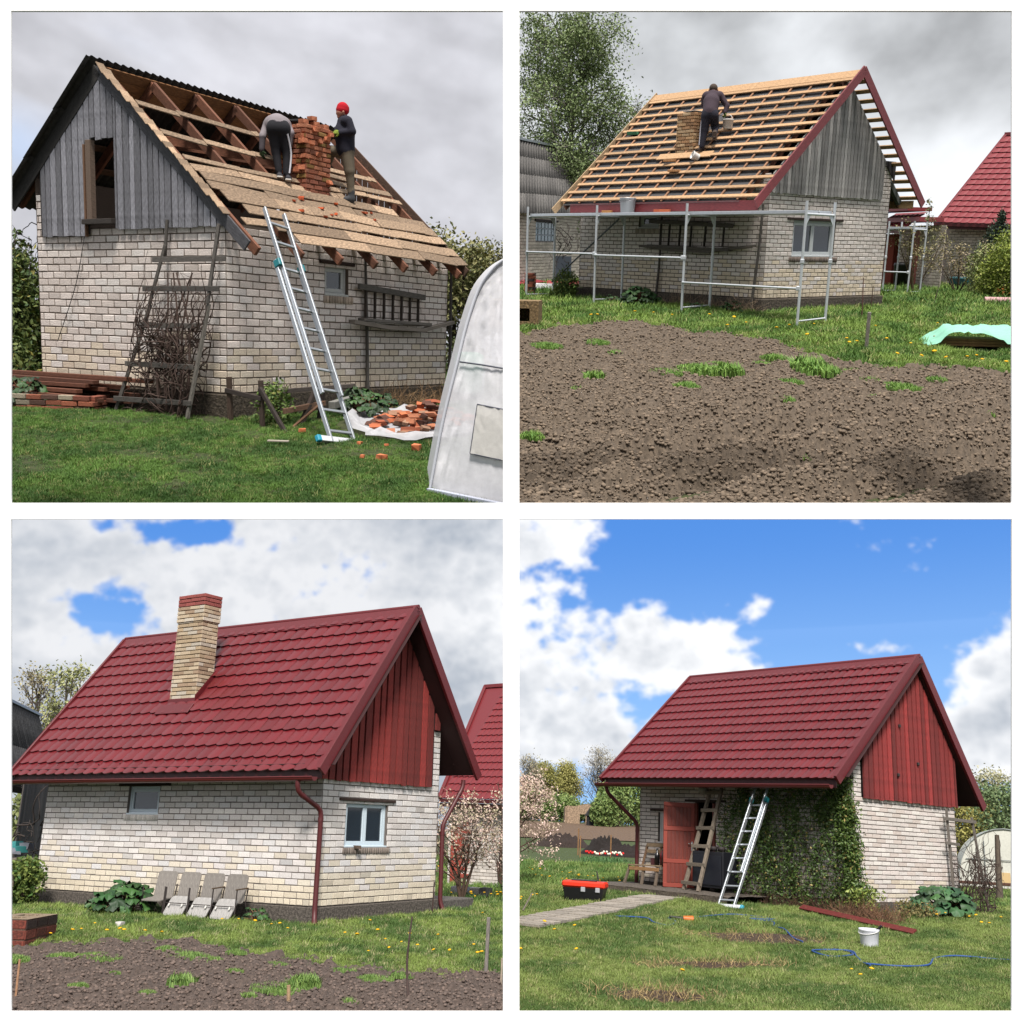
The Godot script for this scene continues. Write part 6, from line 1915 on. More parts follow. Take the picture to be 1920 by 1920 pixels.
func tarp_b() -> void:
	var n := patches(91, 1.3)
	var o := V(5.55, 0, 1.15)
	o.y = gy(5.55, 1.15)
	var ax := V(0.76, 0, -0.65).normalized()
	var ay := V(0.65, 0, 0.76).normalized()
	var t := thing("board_stack", "stack of pale boards showing under the green tarpaulin", "boards", o)
	for k in 9:
		var r := k / 3
		put(t, "board", box_mesh(Vector3(1.5, 0.04, 0.14), 0.004), wood(shade(Color(0.72, 0.54, 0.36), 0.12)), Transform3D(Basis(ax, Vector3.UP, ax.cross(Vector3.UP)), ax * (0.05 + rv(-0.04, 0.04)) + ay * (-0.1 + (k % 3) * 0.16) + V(0, 0.05 + r * 0.045, 0)))
	var m := crumpled(34, 24, func(a: float, b: float) -> Vector3:
		var x := (a - 0.43) * 2.1
		var y := (b - 0.5) * 1.15 - 0.1 * sin(a * 5.0) * b
		var p := o + ax * x + ay * y
		var hump := 0.30 * smoothstep(-0.95, -0.45, x) * (1.0 - smoothstep(0.6, 1.5, absf(y) * 1.6)) + 0.02
		hump *= 1.0 - 0.35 * smoothstep(-0.1, 0.45, x) * smoothstep(0.0, 0.5, y)
		var f := hump + n.get_noise_2d(x * 2.2 + y, y * 3.0) * 0.07 + n.get_noise_2d(x * 5.0, y * 4.0 + x) * 0.025
		if x < -0.35 and y > 0.1: f += 0.03
		return V(p.x, gy(p.x, p.z) + maxf(0.01, f), p.z))
	lone("tarpaulin", "pale mint green tarpaulin crumpled over the stack of boards", "tarpaulin", m, film(Color(0.56, 0.80, 0.70), 1.0))

func barn_b() -> void:
	var t := thing("barn", "old brick barn with a mossy corrugated roof at the left behind the battened house", "barn", V(-12.9, -0.3, -4.8))
	var o := V(-12.9, -0.3, -4.8)
	var p0 := V(-11.14, 1.96, -2.08); var p1 := V(-15.07, 2.13, -8.43)
	var q0 := V(-15.13, 4.55, -5.25)
	var dx := (p1 - p0).normalized()
	var dy := (q0 - p0).normalized()
	var rise := q0.distance_to(p0)
	corrugated(t, p0 - o, dx, dy, 10.5, rise, 1.2, 1.6, 4, Color(0.46, 0.45, 0.44), 0.05)
	var r0 := p0 - o + dy * rise
	beam(t, "ridge_cap", r0, r0 + dx * 10.6, 0.25, 0.08, mat(Color(0.62, 0.65, 0.68), 0.5, "", Vector3.ONE, "", 1.0, 0.4))
	var back := V(dx.z, 0, -dx.x) * -1.0
	if back.dot(V(-1, 0, 0)) < 0: back = -back
	# wall below, set back under the eave
	var n := -back
	var w0 := V(p0.x, -0.3, p0.z) + back * 0.25 - o + dx * 0.1
	var fl := V(dx.x, 0, dx.z).normalized()
	# window of glass blocks
	var a := (V(-12.69, 0, -4.66) - (w0 + o)).dot(fl); var e := (V(-13.85, 0, -6.6) - (w0 + o)).dot(fl)
	brick_wall_face(t, w0, fl, n, 10.0, 2.5, [[a, e, 1.42, 2.05]], Color(0.84, 0.80, 0.75))
	var bs := Basis(Vector3.UP.cross(n), Vector3.UP, n)
	var win := put(t, "window", box_mesh(Vector3(e - a, 0.63, 0.03), 0.0), mat(Color(0.16, 0.22, 0.24), 0.3), Transform3D(bs, w0 + fl * (a + e) * 0.5 + V(0, 1.735, 0) - n * 0.08))
	for i in 6:
		for j in 3:
			put(win, "pane", box_mesh(Vector3(0.3, 0.18, 0.02), 0.01), mat(Color(0.30, 0.42, 0.46), 0.15), Transform3D(Basis.IDENTITY, V(-(e - a) * 0.5 + (i + 0.5) * (e - a) / 6.0, -0.21 + j * 0.21, 0.02)))
	put(t, "lintel", box_mesh(Vector3(e - a + 0.3, 0.07, 0.1), 0.005), wood(Color(0.23, 0.16, 0.13)), Transform3D(bs, w0 + fl * (a + e) * 0.5 + V(0, 2.1, 0)))
	# things in front of the barn
	var red := mat(Color(0.52, 0.13, 0.17), 0.5)
	for k in 7:
		var at := on_ground(-10.0 - k * 0.35, -3.2 + (k % 3) * 0.5, 0.05 + 0.06 * (k % 4))
		lone("roof_sheet_offcut", "dark red roofing sheet offcut in the heap before the barn", "metal sheet", corrugated_mesh(1.1, 0.7, 4, 0.02), red, at, rv(0, 3), "red sheet offcuts before the barn").transform *= Transform3D(Basis.from_euler(Vector3(-PI / 2 + rv(-0.3, 0.3), 0, rv(-0.3, 0.3))), Vector3.ZERO)
	lone("plastic_sack", "white plastic sack at the left edge in front of the barn", "sack", chunk_mesh(1), mat(Color(0.85, 0.85, 0.86), 0.6), on_ground(-8.7, -1.3, 0.12), 0.4).scale *= Vector3(0.9, 0.35, 0.5)
	lone("grey_sheet", "grey flat panel leaning on the barn wall", "panel", box_mesh(Vector3(0.55, 0.9, 0.03), 0.0), mat(Color(0.30, 0.33, 0.38), 0.6), V(-13.2, 0.2, -6.0), 1.0)
	for k in 8:
		lone("firewood_log", "split log in the small heap between barn and battened house", "log", tube_mesh([V(-0.2, 0, 0), V(0.2, 0, 0)], 0.09, 0.085, 8), wood(shade(Color(0.55, 0.36, 0.26), 0.2)), on_ground(-9.9 + (k % 4) * 0.2, -5.0 + (k % 4) * 0.15, 0.1 + 0.15 * (k / 4)), 0.8 + rv(-0.3, 0.3), "logs between barn and house")
	# pillar of bricks
	var tt := thing("brick_pile", "short square pillar of loose red bricks beside the scaffold", "bricks", on_ground(-6.6, 1.0))
	for k in 9:
		for j in 2:
			put(tt, "brick", brick_box((k + j) % 3), mat(shade([Color(0.68, 0.40, 0.30), Color(0.30, 0.24, 0.23), Color(0.6, 0.34, 0.26)][(k * 2 + j) % 3], 0.12), 0.95, "fine", Vector3.ONE * 2.0), Transform3D(Basis(Vector3.UP, (PI / 2 if k % 2 else 0.0) + rv(-0.05, 0.05) + 0.5), Basis(Vector3.UP, (PI / 2 if k % 2 else 0.0) + 0.5) * V(0, 0.035 + k * 0.07, -0.06 + j * 0.122)))
	var vs := st()
	tangle(vs, V(-12.9, 0.3, -5.6), V(-13.4, 2.2, -6.2), V(0.5, 0.18, 0.3), 22, 0.016)
	lone("bare_climber", "leafless climber on the barn wall right of the barn window", "vine", done(vs), wood(Color(0.22, 0.18, 0.16)), Vector3.ZERO)

func houses_b() -> void:
	var red := Color(0.50, 0.19, 0.21)
	var t := thing("house", "large house with a steep red tiled roof beyond the bright green shrub", "house", V(-5.0, -0.1, -19.2))
	var o := V(-5.0, -0.1, -19.2)
	var p0 := V(-7.35, 2.07, -19.48); var p1 := V(-2.47, 1.92, -18.87)
	var q0 := V(-8.66, 5.40, -24.11); var q1 := V(-4.61, 5.34, -22.52)
	var dx := (p1 - p0).normalized()
	var dy := q1 - p1; dy = (dy - dx * dy.dot(dx)).normalized()
	var rise := (q1 - p1).dot(dy)
	var cut := (q0 - p0).dot(dx)
	tile_field(t, "roof", p0 - o, dx, dy, 6.4, rise, 0.33, 0.285, red, maxf(cut, 0.0) + 0.05)
	beam(t, "verge_trim", p0 - o - dx * 0.04, p0 - o + dx * (maxf(cut, 0.0) + 0.05) + dy * rise, 0.12, 0.12, mat(red.darkened(0.15), 0.5))
	beam(t, "ridge_cap", p0 - o + dx * (maxf(cut, 0.0)) + dy * rise, p0 - o + dx * 6.4 + dy * rise, 0.2, 0.12, mat(red, 0.5))
	beam(t, "gutter", p0 - o - dx * 0.1 - V(0, 0.06, 0), p0 - o + dx * 6.4 - V(0, 0.06, 0), 0.13, 0.13, mat(red.darkened(0.3), 0.45))
	beam(t, "soffit", p0 - o - V(0, 0.17, 0.12), p0 - o + dx * 6.4 - V(0, 0.17, 0.12), 0.2, 0.1, mat(red.darkened(0.4), 0.6))
	var n := V(-dx.z, 0, dx.x)
	if n.z < 0: n = -n
	var w0 := p0 - n * 0.5 - o
	w0.y = -0.25
	brick_wall_face(t, w0 + dx * 0.2, V(dx.x, 0, dx.z).normalized(), n.normalized(), 6.0, 2.25, [], Color(0.85, 0.81, 0.76))
	var s := st()
	flat(s)
	var bk := p0 - o + dx * (maxf(cut, 0.0)) + dy * rise
	quad(s, w0 + V(0, 2.2, 0), bk, bk - n * 3.2 - V(0, 3.2, 0), w0 - n * 5.0 + V(0, 2.2, 0))
	quad(s, w0 - V(0, 0.4, 0), w0 + V(0, 2.25, 0), w0 - n * 5.0 + V(0, 2.25, 0), w0 - n * 5.0 - V(0, 0.4, 0))
	put(t, "gable", done(s), mat(Color(0.75, 0.7, 0.66), 0.9))
	for k in 8:
		put(t, "quoin", box_mesh(Vector3(0.22 if k % 2 else 0.34, 0.12, 0.05), 0.008), mat(Color(0.62, 0.27, 0.2), 0.9), Transform3D(Basis(Vector3.UP.cross(n), Vector3.UP, n), w0 + dx * 4.1 + V(0, 0.3 + k * 0.24, 0) + n * 0.02))
	# low wing with a flat and a small pitched roof
	t = thing("house_wing", "low brick wing with overlapping small red roofs between the two houses", "house", V(-6.8, 0, -17.2))
	o = V(-6.8, 0, -17.2)
	var wx := V(0.78, 0, 0.46).normalized()
	var wn := V(-wx.z, 0, wx.x)
	if wn.z < 0: wn = -wn
	brick_wall_face(t, V(-8.2, -0.1, -18.0) - o, wx, wn, 3.6, 2.0, [[1.32, 1.95, -0.4, 1.85]], Color(0.84, 0.79, 0.74))
	var wb := Basis(Vector3.UP.cross(wn), Vector3.UP, wn)
	put(t, "door", box_mesh(Vector3(0.62, 1.95, 0.05), 0.005), mat(Color(0.66, 0.36, 0.30), 0.7), Transform3D(wb, V(-8.2, 0.82, -18.0) - o + wx * 1.635 - wn * 0.05))
	tile_field(t, "roof", V(-8.4, 1.75, -17.0) - o, wx, (V(0, 0.75, 0) - wn * 1.0).normalized(), 2.2, 1.0, 0.33, 0.285, red)
	beam(t, "flat_roof_edge", V(-8.6, 2.42, -17.4) - o, V(-8.6, 2.42, -17.4) - o + wx * 3.1, 0.9, 0.12, mat(red, 0.5))
	beam(t, "flat_roof_edge", V(-7.6, 2.08, -17.2) - o, V(-7.6, 2.08, -17.2) - o + wx * 2.4, 0.9, 0.16, mat(red.lightened(0.05), 0.5))
	beam(t, "eave_board", V(-8.3, 1.68, -16.9) - o, V(-8.3, 1.68, -16.9) - o + wx * 2.1, 0.1, 0.12, mat(red.darkened(0.3), 0.5))
	beam(t, "red_brick_pier", V(-7.55, -0.3, -16.9) - o, V(-7.55, 1.6, -16.9) - o, 0.4, 0.3, mat(Color(0.5, 0.22, 0.17), 0.9, "fine"), V(0, 0, 1))
	lone("trash_bin", "dark bin standing by the red brick pier", "bin", lathe_mesh([Vector2(0.01, 0), Vector2(0.24, 0), Vector2(0.28, 0.8), Vector2(0.3, 0.82), Vector2(0.28, 0.9), Vector2(0.01, 0.93)], 12), mat(Color(0.06, 0.065, 0.07), 0.5), on_ground(-6.6, -16.2))
	lone("garden_bench", "teal garden bench before the right hand house wall", "bench", box_mesh(Vector3(0.9, 0.3, 0.35), 0.05), mat(Color(0.12, 0.32, 0.34), 0.6), on_ground(-5.4, -18.1, 0.3), -0.4)
# ---------------------------------------------------------------- lower left: the finished red roof
func red_roof(t: Node3D, cols: int, rows: int, red: Color, skip: Callable) -> void:
	var v0: float = Q.r1 + 0.03
	var v1: float = Q.r2
	tiled_slope(t, "roof", v0, v1, cols, rows, red, skip)
	var trim := mat(red.darkened(0.06), 0.42, "faint", Vector3.ONE, "n_fine", 0.1)
	var dark := mat(red.darkened(0.35), 0.5)
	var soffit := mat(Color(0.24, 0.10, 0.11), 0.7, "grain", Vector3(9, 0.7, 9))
	# far slope with its boarded underside
	var s := st()
	flat(s)
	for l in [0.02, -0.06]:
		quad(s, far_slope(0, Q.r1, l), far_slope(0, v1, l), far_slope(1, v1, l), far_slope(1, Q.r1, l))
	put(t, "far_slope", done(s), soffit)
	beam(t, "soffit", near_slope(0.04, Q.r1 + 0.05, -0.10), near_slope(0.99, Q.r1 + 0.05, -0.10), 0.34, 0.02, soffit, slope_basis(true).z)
	beam(t, "verge_trim", near_slope(-0.02, Q.r1 - 0.03, 0.02), near_slope(1.0, Q.r1 - 0.03, 0.02), 0.06, 0.20, trim, slope_basis(true).z)
	beam(t, "verge_flange", near_slope(-0.02, Q.r1 + 0.05, 0.065), near_slope(1.0, Q.r1 + 0.05, 0.065), 0.15, 0.012, trim, slope_basis(true).z)
	beam(t, "verge_trim", far_slope(-0.03, Q.r1 - 0.03, 0.02), far_slope(1.0, Q.r1 - 0.03, 0.02), 0.06, 0.20, trim, slope_basis(false).z)
	beam(t, "verge_trim", near_slope(-0.02, v1 + 0.02, 0.02), near_slope(1.0, v1 + 0.02, 0.02), 0.06, 0.16, trim, slope_basis(true).z)
	var rx := ev()
	var top := W(Q.rg, Q.rh, 0)
	for side in [true, false]:
		var b := slope_basis(side)
		var a0 := near_slope(0.965, Q.r1 - 0.05, 0.06) if side else far_slope(0.965, Q.r1 - 0.05, 0.06)
		var a1 := near_slope(0.965, v1 + 0.04, 0.06) if side else far_slope(0.965, v1 + 0.04, 0.06)
		beam(t, "ridge_cap", a0, a1, 0.30, 0.014, trim, b.z)
	put(t, "ridge_cap", tube_mesh([top + rx * (Q.r1 - 0.06) + V(0, 0.065, 0), top + rx * (v1 + 0.05) + V(0, 0.065, 0)], 0.045, 0.045, 8), trim)
	beam(t, "fascia", near_slope(0, Q.r1 + 0.05, -0.05) + V(0, -0.06, 0), near_slope(0, v1 - 0.05, -0.05) + V(0, -0.06, 0), 0.03, 0.17, dark)
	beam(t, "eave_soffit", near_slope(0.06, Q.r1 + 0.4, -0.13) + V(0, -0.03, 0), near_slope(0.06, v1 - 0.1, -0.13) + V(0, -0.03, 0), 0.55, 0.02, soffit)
	# gutter: half round trough with brackets
	var g := st()
	g.set_smooth_group(0)
	var ga := near_slope(-0.02, Q.r1 + 0.06, 0.0) - eu() * 0.07 + V(0, -0.075, 0)
	var gb := near_slope(-0.02, v1 + 0.08, 0.0) - eu() * 0.07 + V(0, -0.075, 0)
	for l in [0.075, 0.068]:
		for k in 8:
			var t0 := PI * k / 8.0; var t1 := PI * (k + 1) / 8.0
			var o0: Vector3 = eu() * cos(t0) * l - V(0, sin(t0) * l, 0)
			var o1: Vector3 = eu() * cos(t1) * l - V(0, sin(t1) * l, 0)
			quad(g, ga + o0, gb + o0, gb + o1, ga + o1)
	tube(g, [ga - eu() * 0.075, gb - eu() * 0.075], 0.011, 0.011, 6)
	for e in [ga, gb]:
		flat(g)
		for k in 8:
			var t0 := PI * k / 8.0; var t1 := PI * (k + 1) / 8.0
			tri(g, e, e + eu() * cos(t0) * 0.072 - V(0, sin(t0) * 0.072, 0), e + eu() * cos(t1) * 0.072 - V(0, sin(t1) * 0.072, 0))
	put(t, "gutter", done(g), mat(Color(0.36, 0.12, 0.13), 0.35))
	# screws along the lowest row
	for k in 14:
		put(t, "screw", box_mesh(Vector3(0.025, 0.025, 0.02), 0.004), dark, Transform3D(slope_basis(true), near_slope(0.045, v0 + 0.2 + k * (v1 - v0 - 0.3) / 13.0, 0.055)))

func downpipe(t: Node3D, pts: Array, r := 0.045) -> void:
	var m := mat(Color(0.29, 0.09, 0.10), 0.5)
	var p: Array = [pts[0]]
	for i in range(1, pts.size() - 1):
		var a: Vector3 = (pts[i - 1] - pts[i]).normalized() * 0.1; var b: Vector3 = (pts[i + 1] - pts[i]).normalized() * 0.1
		p.append(pts[i] + a); p.append(pts[i] + (a + b) * 0.28); p.append(pts[i] + b)
	p.append(pts[-1])
	var d := put(t, "downpipe", tube_mesh(p, r, r, 12), m)
	for i in range(1, pts.size() - 1):
		var dirv: Vector3 = (pts[i + 1] - pts[i]).normalized()
		put(d, "pipe_joint", tube_mesh([pts[i] + dirv * 0.13, pts[i] + dirv * 0.2], r + 0.006, r + 0.006, 12), m)

func garden_c() -> void:
	rng.seed = 303
	var t := thing("brick_house", "white brick house with new red tiled roof and a tall yellow brick chimney", "house", Vector3.ZERO)
	var tones := func(_s: float, y: float) -> Color:
		var c: Color = [Color(0.88, 0.855, 0.845), Color(0.85, 0.83, 0.82), Color(0.90, 0.88, 0.865), Color(0.86, 0.85, 0.85), Color(0.82, 0.795, 0.78)][rng.randi() % 5]
		if y < 0.95 and rng.randf() < 1.1 - y: c = c.lerp(Color(0.90, 0.83, 0.68), 0.55 - y * 0.3)
		if rng.randf() < 0.04: c = c.darkened(0.12)
		return c
	var wl := [4.22, 5.13, 1.515, 2.06]
	var wr := [0.69, 1.93, 0.985, 1.80]
	shell(t, tones, Color(0.42, 0.39, 0.37), [wl], [wr], [[3.36, 3.62, 3.3]], 0.1095, 0.30, Color(0.42, 0.39, 0.36))
	window(t, false, wl, 1, Color(0.78, 0.83, 0.87)); put(t, "painted_reflection", box_mesh(Vector3(0.85, 0.5, 0.01), 0.0), mat(Color(0.62, 0.70, 0.78), 0.9), Transform3D(fb(false), fp(false, 4.675, 1.79, -0.118))); lintel(t, false, wl, 0.3); header_sill(t, false, wl, 0.03, Color(0.8, 0.78, 0.76))  # added pale blue slab behind the pane, its colour imitates reflected sky
	window(t, true, wr, 2, Color(0.80, 0.86, 0.90)); lintel(t, true, wr, 0.22); header_sill(t, true, wr, 0.05, Color(0.5, 0.46, 0.43))
	put(t, "stone", chunk_mesh(4), mat(Color(0.33, 0.28, 0.24), 0.95), Transform3D(Basis.IDENTITY.scaled(V(0.14, 0.07, 0.1)), fp(true, 1.0, 0.985, 0.05)))
	var barn_red := Color(0.57, 0.20, 0.185)
	gable_boards(t, -0.12, 3.34, func(_u: float) -> float: return 2.15, 0.197, 0.05, barn_red, 0.035, 0.12, [], Color(0.16, 0.05, 0.05), 0.035)
	gable_boards(t, 3.345, 4.1, func(_u: float) -> float: return 3.3, 0.197, 0.05, barn_red, 0.036, 0.12, [], Color(0.16, 0.05, 0.05), 0.035)
	var red := Color(0.39, 0.105, 0.128)
	red_roof(t, 29, 13, red, func(v: float, a: float) -> bool: return v > 4.05 and v < 4.95 and a > 0.42 and a < 0.56)
	downpipe(t, [near_slope(-0.02, 0.0, 0) - eu() * 0.07 + V(0, -0.13, 0), near_slope(-0.02, 0.0, 0) - eu() * 0.07 + V(0, -0.32, 0), V(0.10, 1.62, 0.12), V(0.10, -0.12, 0.12), V(0.16, -0.24, 0.18)])
	downpipe(t, [V(0.22, 2.34, -4.2), V(0.22, 2.2, -4.2), V(0.06, 1.42, -3.72), V(0.06, -0.1, -3.72), V(0.14, -0.24, -3.74)])
	put(t, "porch_slab", box_mesh(Vector3(4.5, 0.4, 1.5), 0.02), mat(Color(0.42, 0.40, 0.38), 0.95, "strong", Vector3.ONE * 1.5), Transform3D(Basis.IDENTITY, V(-2.3, -0.25, -4.4)))
	# chimney
	var ct := func(_s: float, y: float) -> Color:
		if y > 5.84: return shade(Color(0.56, 0.29, 0.27), 0.05)
		return shade([Color(0.73, 0.66, 0.56), Color(0.68, 0.60, 0.49), Color(0.77, 0.71, 0.62), Color(0.63, 0.54, 0.45), Color(0.74, 0.70, 0.64)][rng.randi() % 5], 0.05)
	var ch := brick_stack(t, "chimney", 0.58, 1.04, 4.13, 4.90, 3.6, 5.52, 0.085, 0.29, ct, Color(0.38, 0.32, 0.26), 1.0, keep_all, 200)
	brick_stack(t, "chimney_head", 0.56, 1.06, 4.11, 4.92, 5.5, 6.12, 0.085, 0.29, ct, Color(0.4, 0.3, 0.26), 1.0, keep_all, 100)
	var flash := mat(red.darkened(0.1), 0.42, "faint", Vector3.ONE)
	var b := slope_basis(true)
	put(t, "chimney_flashing", box_mesh(Vector3(0.98, 0.26, 0.02), 0.004), flash, Transform3D(b, near_slope(0.395, 4.515, 0.07)))
	put(t, "chimney_flashing", box_mesh(Vector3(0.8, 0.22, 0.02), 0.004), flash, Transform3D(fb(false), W(0.565, 3.76, 4.515)))
	var sd := st()
	slab(sd, [Vector2(0.555, 3.6), Vector2(0.60, 3.58), Vector2(1.06, 4.19), Vector2(1.06, 4.5), Vector2(0.555, 3.92)], Transform3D(Basis(eu(), Vector3.UP, -ev()), W(0, 0, 4.12)), 0.0, 0.015)
	put(t, "chimney_flashing", done(sd), flash)
	yard_c()

func seat_panel(w: float, h: float) -> ArrayMesh:
	var o: Array = []
	for c in [[-1, -1], [1, -1], [1, 1], [-1, 1]]:
		for k in 4:
			var a0: float = atan2(c[1], c[0])
			var a := a0 + (k - 1.5) * 0.4
			o.append(Vector2(c[0] * (w * 0.5 - 0.07) + cos(a) * 0.07, c[1] * (h * 0.5 - 0.07) + sin(a) * 0.07))
	return slab_mesh(o, Transform3D.IDENTITY, -0.008, 0.008)

func theatre_chair(label: String, x: float, open_seat: bool, arm: bool) -> void:
	var t := thing("folding_chair", label, "chair", V(x, gy(x, 0.55), 0.55), 0.1, "old plywood seats along the wall")
	var ply := mat(shade(Color(0.60, 0.575, 0.55), 0.06), 0.8, "grain", Vector3(8, 0.8, 8))
	var iron := mat(Color(0.16, 0.13, 0.125), 0.7)
	put(t, "backrest", seat_panel(0.46, 0.5), ply, Transform3D(Basis(Vector3.RIGHT, -0.2), V(0, 0.53, -0.12)))
	var tilt := 0.95
	if open_seat:
		put(t, "seat", seat_panel(0.47, 0.42), ply, Transform3D(Basis(Vector3.RIGHT, -1.42), V(0, 0.3, 0.06)))
	else:
		put(t, "seat", seat_panel(0.44, 0.40), mat(Color(0.72, 0.71, 0.70), 0.8, "grain", Vector3(8, 0.8, 8)), Transform3D(Basis(Vector3.RIGHT, -0.62), V(0, 0.20, 0.16)))
		for sg in [-1.0, 1.0]:
			put(t, "hinge", box_mesh(Vector3(0.03, 0.07, 0.03), 0.01), mat(Color(0.75, 0.74, 0.72), 0.6), Transform3D(Basis(Vector3.RIGHT, -0.6), V(sg * 0.15, 0.22, 0.2)))
		beam(t, "seat_bar", V(-0.24, 0.25, 0.19), V(0.24, 0.25, 0.19), 0.015, 0.015, iron)
	for sg in [-1.0, 1.0]:
		put(t, "leg", tube_mesh([V(sg * 0.265, -0.05, 0.2), V(sg * 0.265, 0.52, 0.17)], 0.012, 0.012, 6), iron)
		put(t, "leg", tube_mesh([V(sg * 0.25, -0.05, -0.26), V(sg * 0.25, 0.3, -0.1), V(sg * 0.24, 0.55, -0.16)], 0.012, 0.012, 6), iron)
	if arm: beam(t, "armrest", V(0.265, 0.53, 0.2), V(0.265, 0.55, -0.12), 0.035, 0.02, wood(Color(0.38, 0.3, 0.22)))

func yard_c() -> void:
	theatre_chair("first grey plywood folding seat from the rhubarb, its seat folded out level", -3.28, true, false)
	theatre_chair("second grey plywood folding seat from the rhubarb, seat hanging down", -2.66, false, false)
	theatre_chair("third grey plywood folding seat from the rhubarb, with a wooden armrest", -2.06, false, true)
	theatre_chair("last grey plywood folding seat, farthest from the rhubarb, with an armrest", -1.48, false, true)
	var rg := Color(0.14, 0.29, 0.14)
	rhubarb("rhubarb clump left of the row of folding seats", on_ground(-3.95, 0.75), 0.66, 44, rg)
	rhubarb("flat pale leaved rhubarb patch left of the big clump at the wall", on_ground(-4.5, 0.9), 0.36, 12, rg.lightened(0.25))
	rhubarb("small rhubarb shoots right of the row of folding seats", on_ground(-0.95, 0.45), 0.3, 14, rg)
	bush("peony", "leafy green shrub at the left end of the red roofed house", "shrub", on_ground(-7.05, 0.75), [[0, 0.45, 0, 0.42, 0.5, 0.42], [0.2, 0.65, 0.1, 0.34, 0.3, 0.34], [-0.35, 0.35, 0.2, 0.35, 0.4, 0.35]], 3000, 0.05, [Color(0.035, 0.09, 0.015), Color(0.16, 0.2, 0.04)], 0.012)
	stick("grey post standing in the shrub at the left edge", [on_ground(-6.9, 1.1), on_ground(-6.9, 1.1, 0.6)], 0.04, Color(0.45, 0.4, 0.34), "wooden_post", "post")
	stick("long dark pole leaning on the left end of the red roofed house", [on_ground(-8.2, -0.6), V(-7.95, 1.5, -0.6)], 0.04, Color(0.3, 0.26, 0.24), "wooden_pole", "pole")
	# block of bricks with two flues
	var bt := thing("flue_block", "red brick block with two square holes in its mortar top beside the soil", "block", V(-1.48, gy(-1.48, 4.58) - 0.03, 4.58), 0.544)
	var s := st()
	flat(s)
	var bl := 1.12; var bw := 0.62; var bh := 0.42
	sheet(s, V(0, 0, 0), V(0, 0, 1), V(0, 1, 0), 0, 0, 0, [])
	s = st()
	flat(s)
	var xs := [0.0, 0.16, 0.46, 0.62]
	var zs := [0.0, 0.16, 0.48, 0.64, 0.96, 1.12]
	for i in 3:
		for j in 5:
			if i == 1 and j % 2 == 1:
				var c := [V(-xs[i], bh, -zs[j]), V(-xs[i + 1], bh, -zs[j]), V(-xs[i + 1], bh, -zs[j + 1]), V(-xs[i], bh, -zs[j + 1])]
				for k in 4: quad(s, c[k], c[(k + 1) % 4], c[(k + 1) % 4] - V(0, 0.3, 0), c[k] - V(0, 0.3, 0))
				quad(s, c[0] - V(0, 0.3, 0), c[1] - V(0, 0.3, 0), c[2] - V(0, 0.3, 0), c[3] - V(0, 0.3, 0))
				continue
			quad(s, V(-xs[i], bh, -zs[j]), V(-xs[i + 1], bh, -zs[j]), V(-xs[i + 1], bh, -zs[j + 1]), V(-xs[i], bh, -zs[j + 1]))
	put(bt, "mortar_top", done(s), mat(Color(0.66, 0.58, 0.48), 0.95, "strong", Vector3.ONE * 3.0, "n_fine", 1.0))
	s = st()
	flat(s)
	for f in [[V(-0.01, 0, -0.01), V(-0.01, 0, -bl + 0.01)], [V(-bw + 0.01, 0, -0.01), V(-0.01, 0, -0.01)], [V(-bw + 0.01, 0, -bl + 0.01), V(-bw + 0.01, 0, -0.01)], [V(-0.01, 0, -bl + 0.01), V(-bw + 0.01, 0, -bl + 0.01)]]:
		quad(s, f[0], f[1], f[1] + V(0, bh, 0), f[0] + V(0, bh, 0))
	put(bt, "core", done(s), mat(Color(0.42, 0.30, 0.25), 0.95, "strong", Vector3.ONE * 3.0))
	for r in 3:
		for side in 4:
			var l: float = [bl, bw, bl, bw][side]
			var nb := 3 if side % 2 == 0 else 2
			for i in nb:
				var f := (i + 0.5) / nb * l
				var p: Vector3 = [V(0, 0, -f), V(-f, 0, 0), V(-bw, 0, -f), V(-f, 0, -bl)][side]
				var nrm: Vector3 = [V(1, 0, 0), V(0, 0, 1), V(-1, 0, 0), V(0, 0, -1)][side]
				var c := Color(0.50, 0.25, 0.20) if rng.randf() > 0.25 else Color(0.22, 0.15, 0.14)
				put(bt, "brick", brick_mesh(snappedf(l / nb - 0.015, 0.005), bh / 3.0 - 0.014, 0.03, rng.randi() % 4, 1.6), mat(shade(c, 0.15), 0.95, "strong", Vector3.ONE * 2.0, "n_fine", 1.2), Transform3D(Basis(Vector3.UP.cross(nrm), Vector3.UP, nrm), p + V(0, (r + 0.5) * bh / 3.0 - 0.005, 0)))
	lone("white_stone", "small white stone in the grass in front of the rhubarb", "stone", chunk_mesh(0), mat(Color(0.75, 0.73, 0.72), 0.9), on_ground(-2.15, 2.35, 0.04)).scale *= Vector3(0.15, 0.08, 0.1)
	# stakes and sticks
	var st0 := fan(0.41, 1.215); stake("thin pale stake standing in the soil at the left", on_ground(st0.x, st0.y), 0.46, 0.022, Color(0.72, 0.55, 0.42), V(0, 0, 0.03))
	st0 = fan(0.728, 1.19); stake("short pale peg in the soil at the bottom edge", on_ground(st0.x, st0.y), 0.26, 0.032, Color(0.72, 0.60, 0.46), V(0, 0, -0.12))
	st0 = fan(0.966, 1.375); stake("grey square stake at the right edge between grass and soil", on_ground(st0.x, st0.y), 0.74, 0.045, Color(0.55, 0.52, 0.50), V(0, 0, -0.03))
	st0 = fan(0.985, 1.28); stake("thin pale stick at the far right edge of the soil", on_ground(st0.x, st0.y), 0.4, 0.02, Color(0.68, 0.62, 0.55), V(0, 0, -0.1))
	var a := fan(0.872, 1.21)
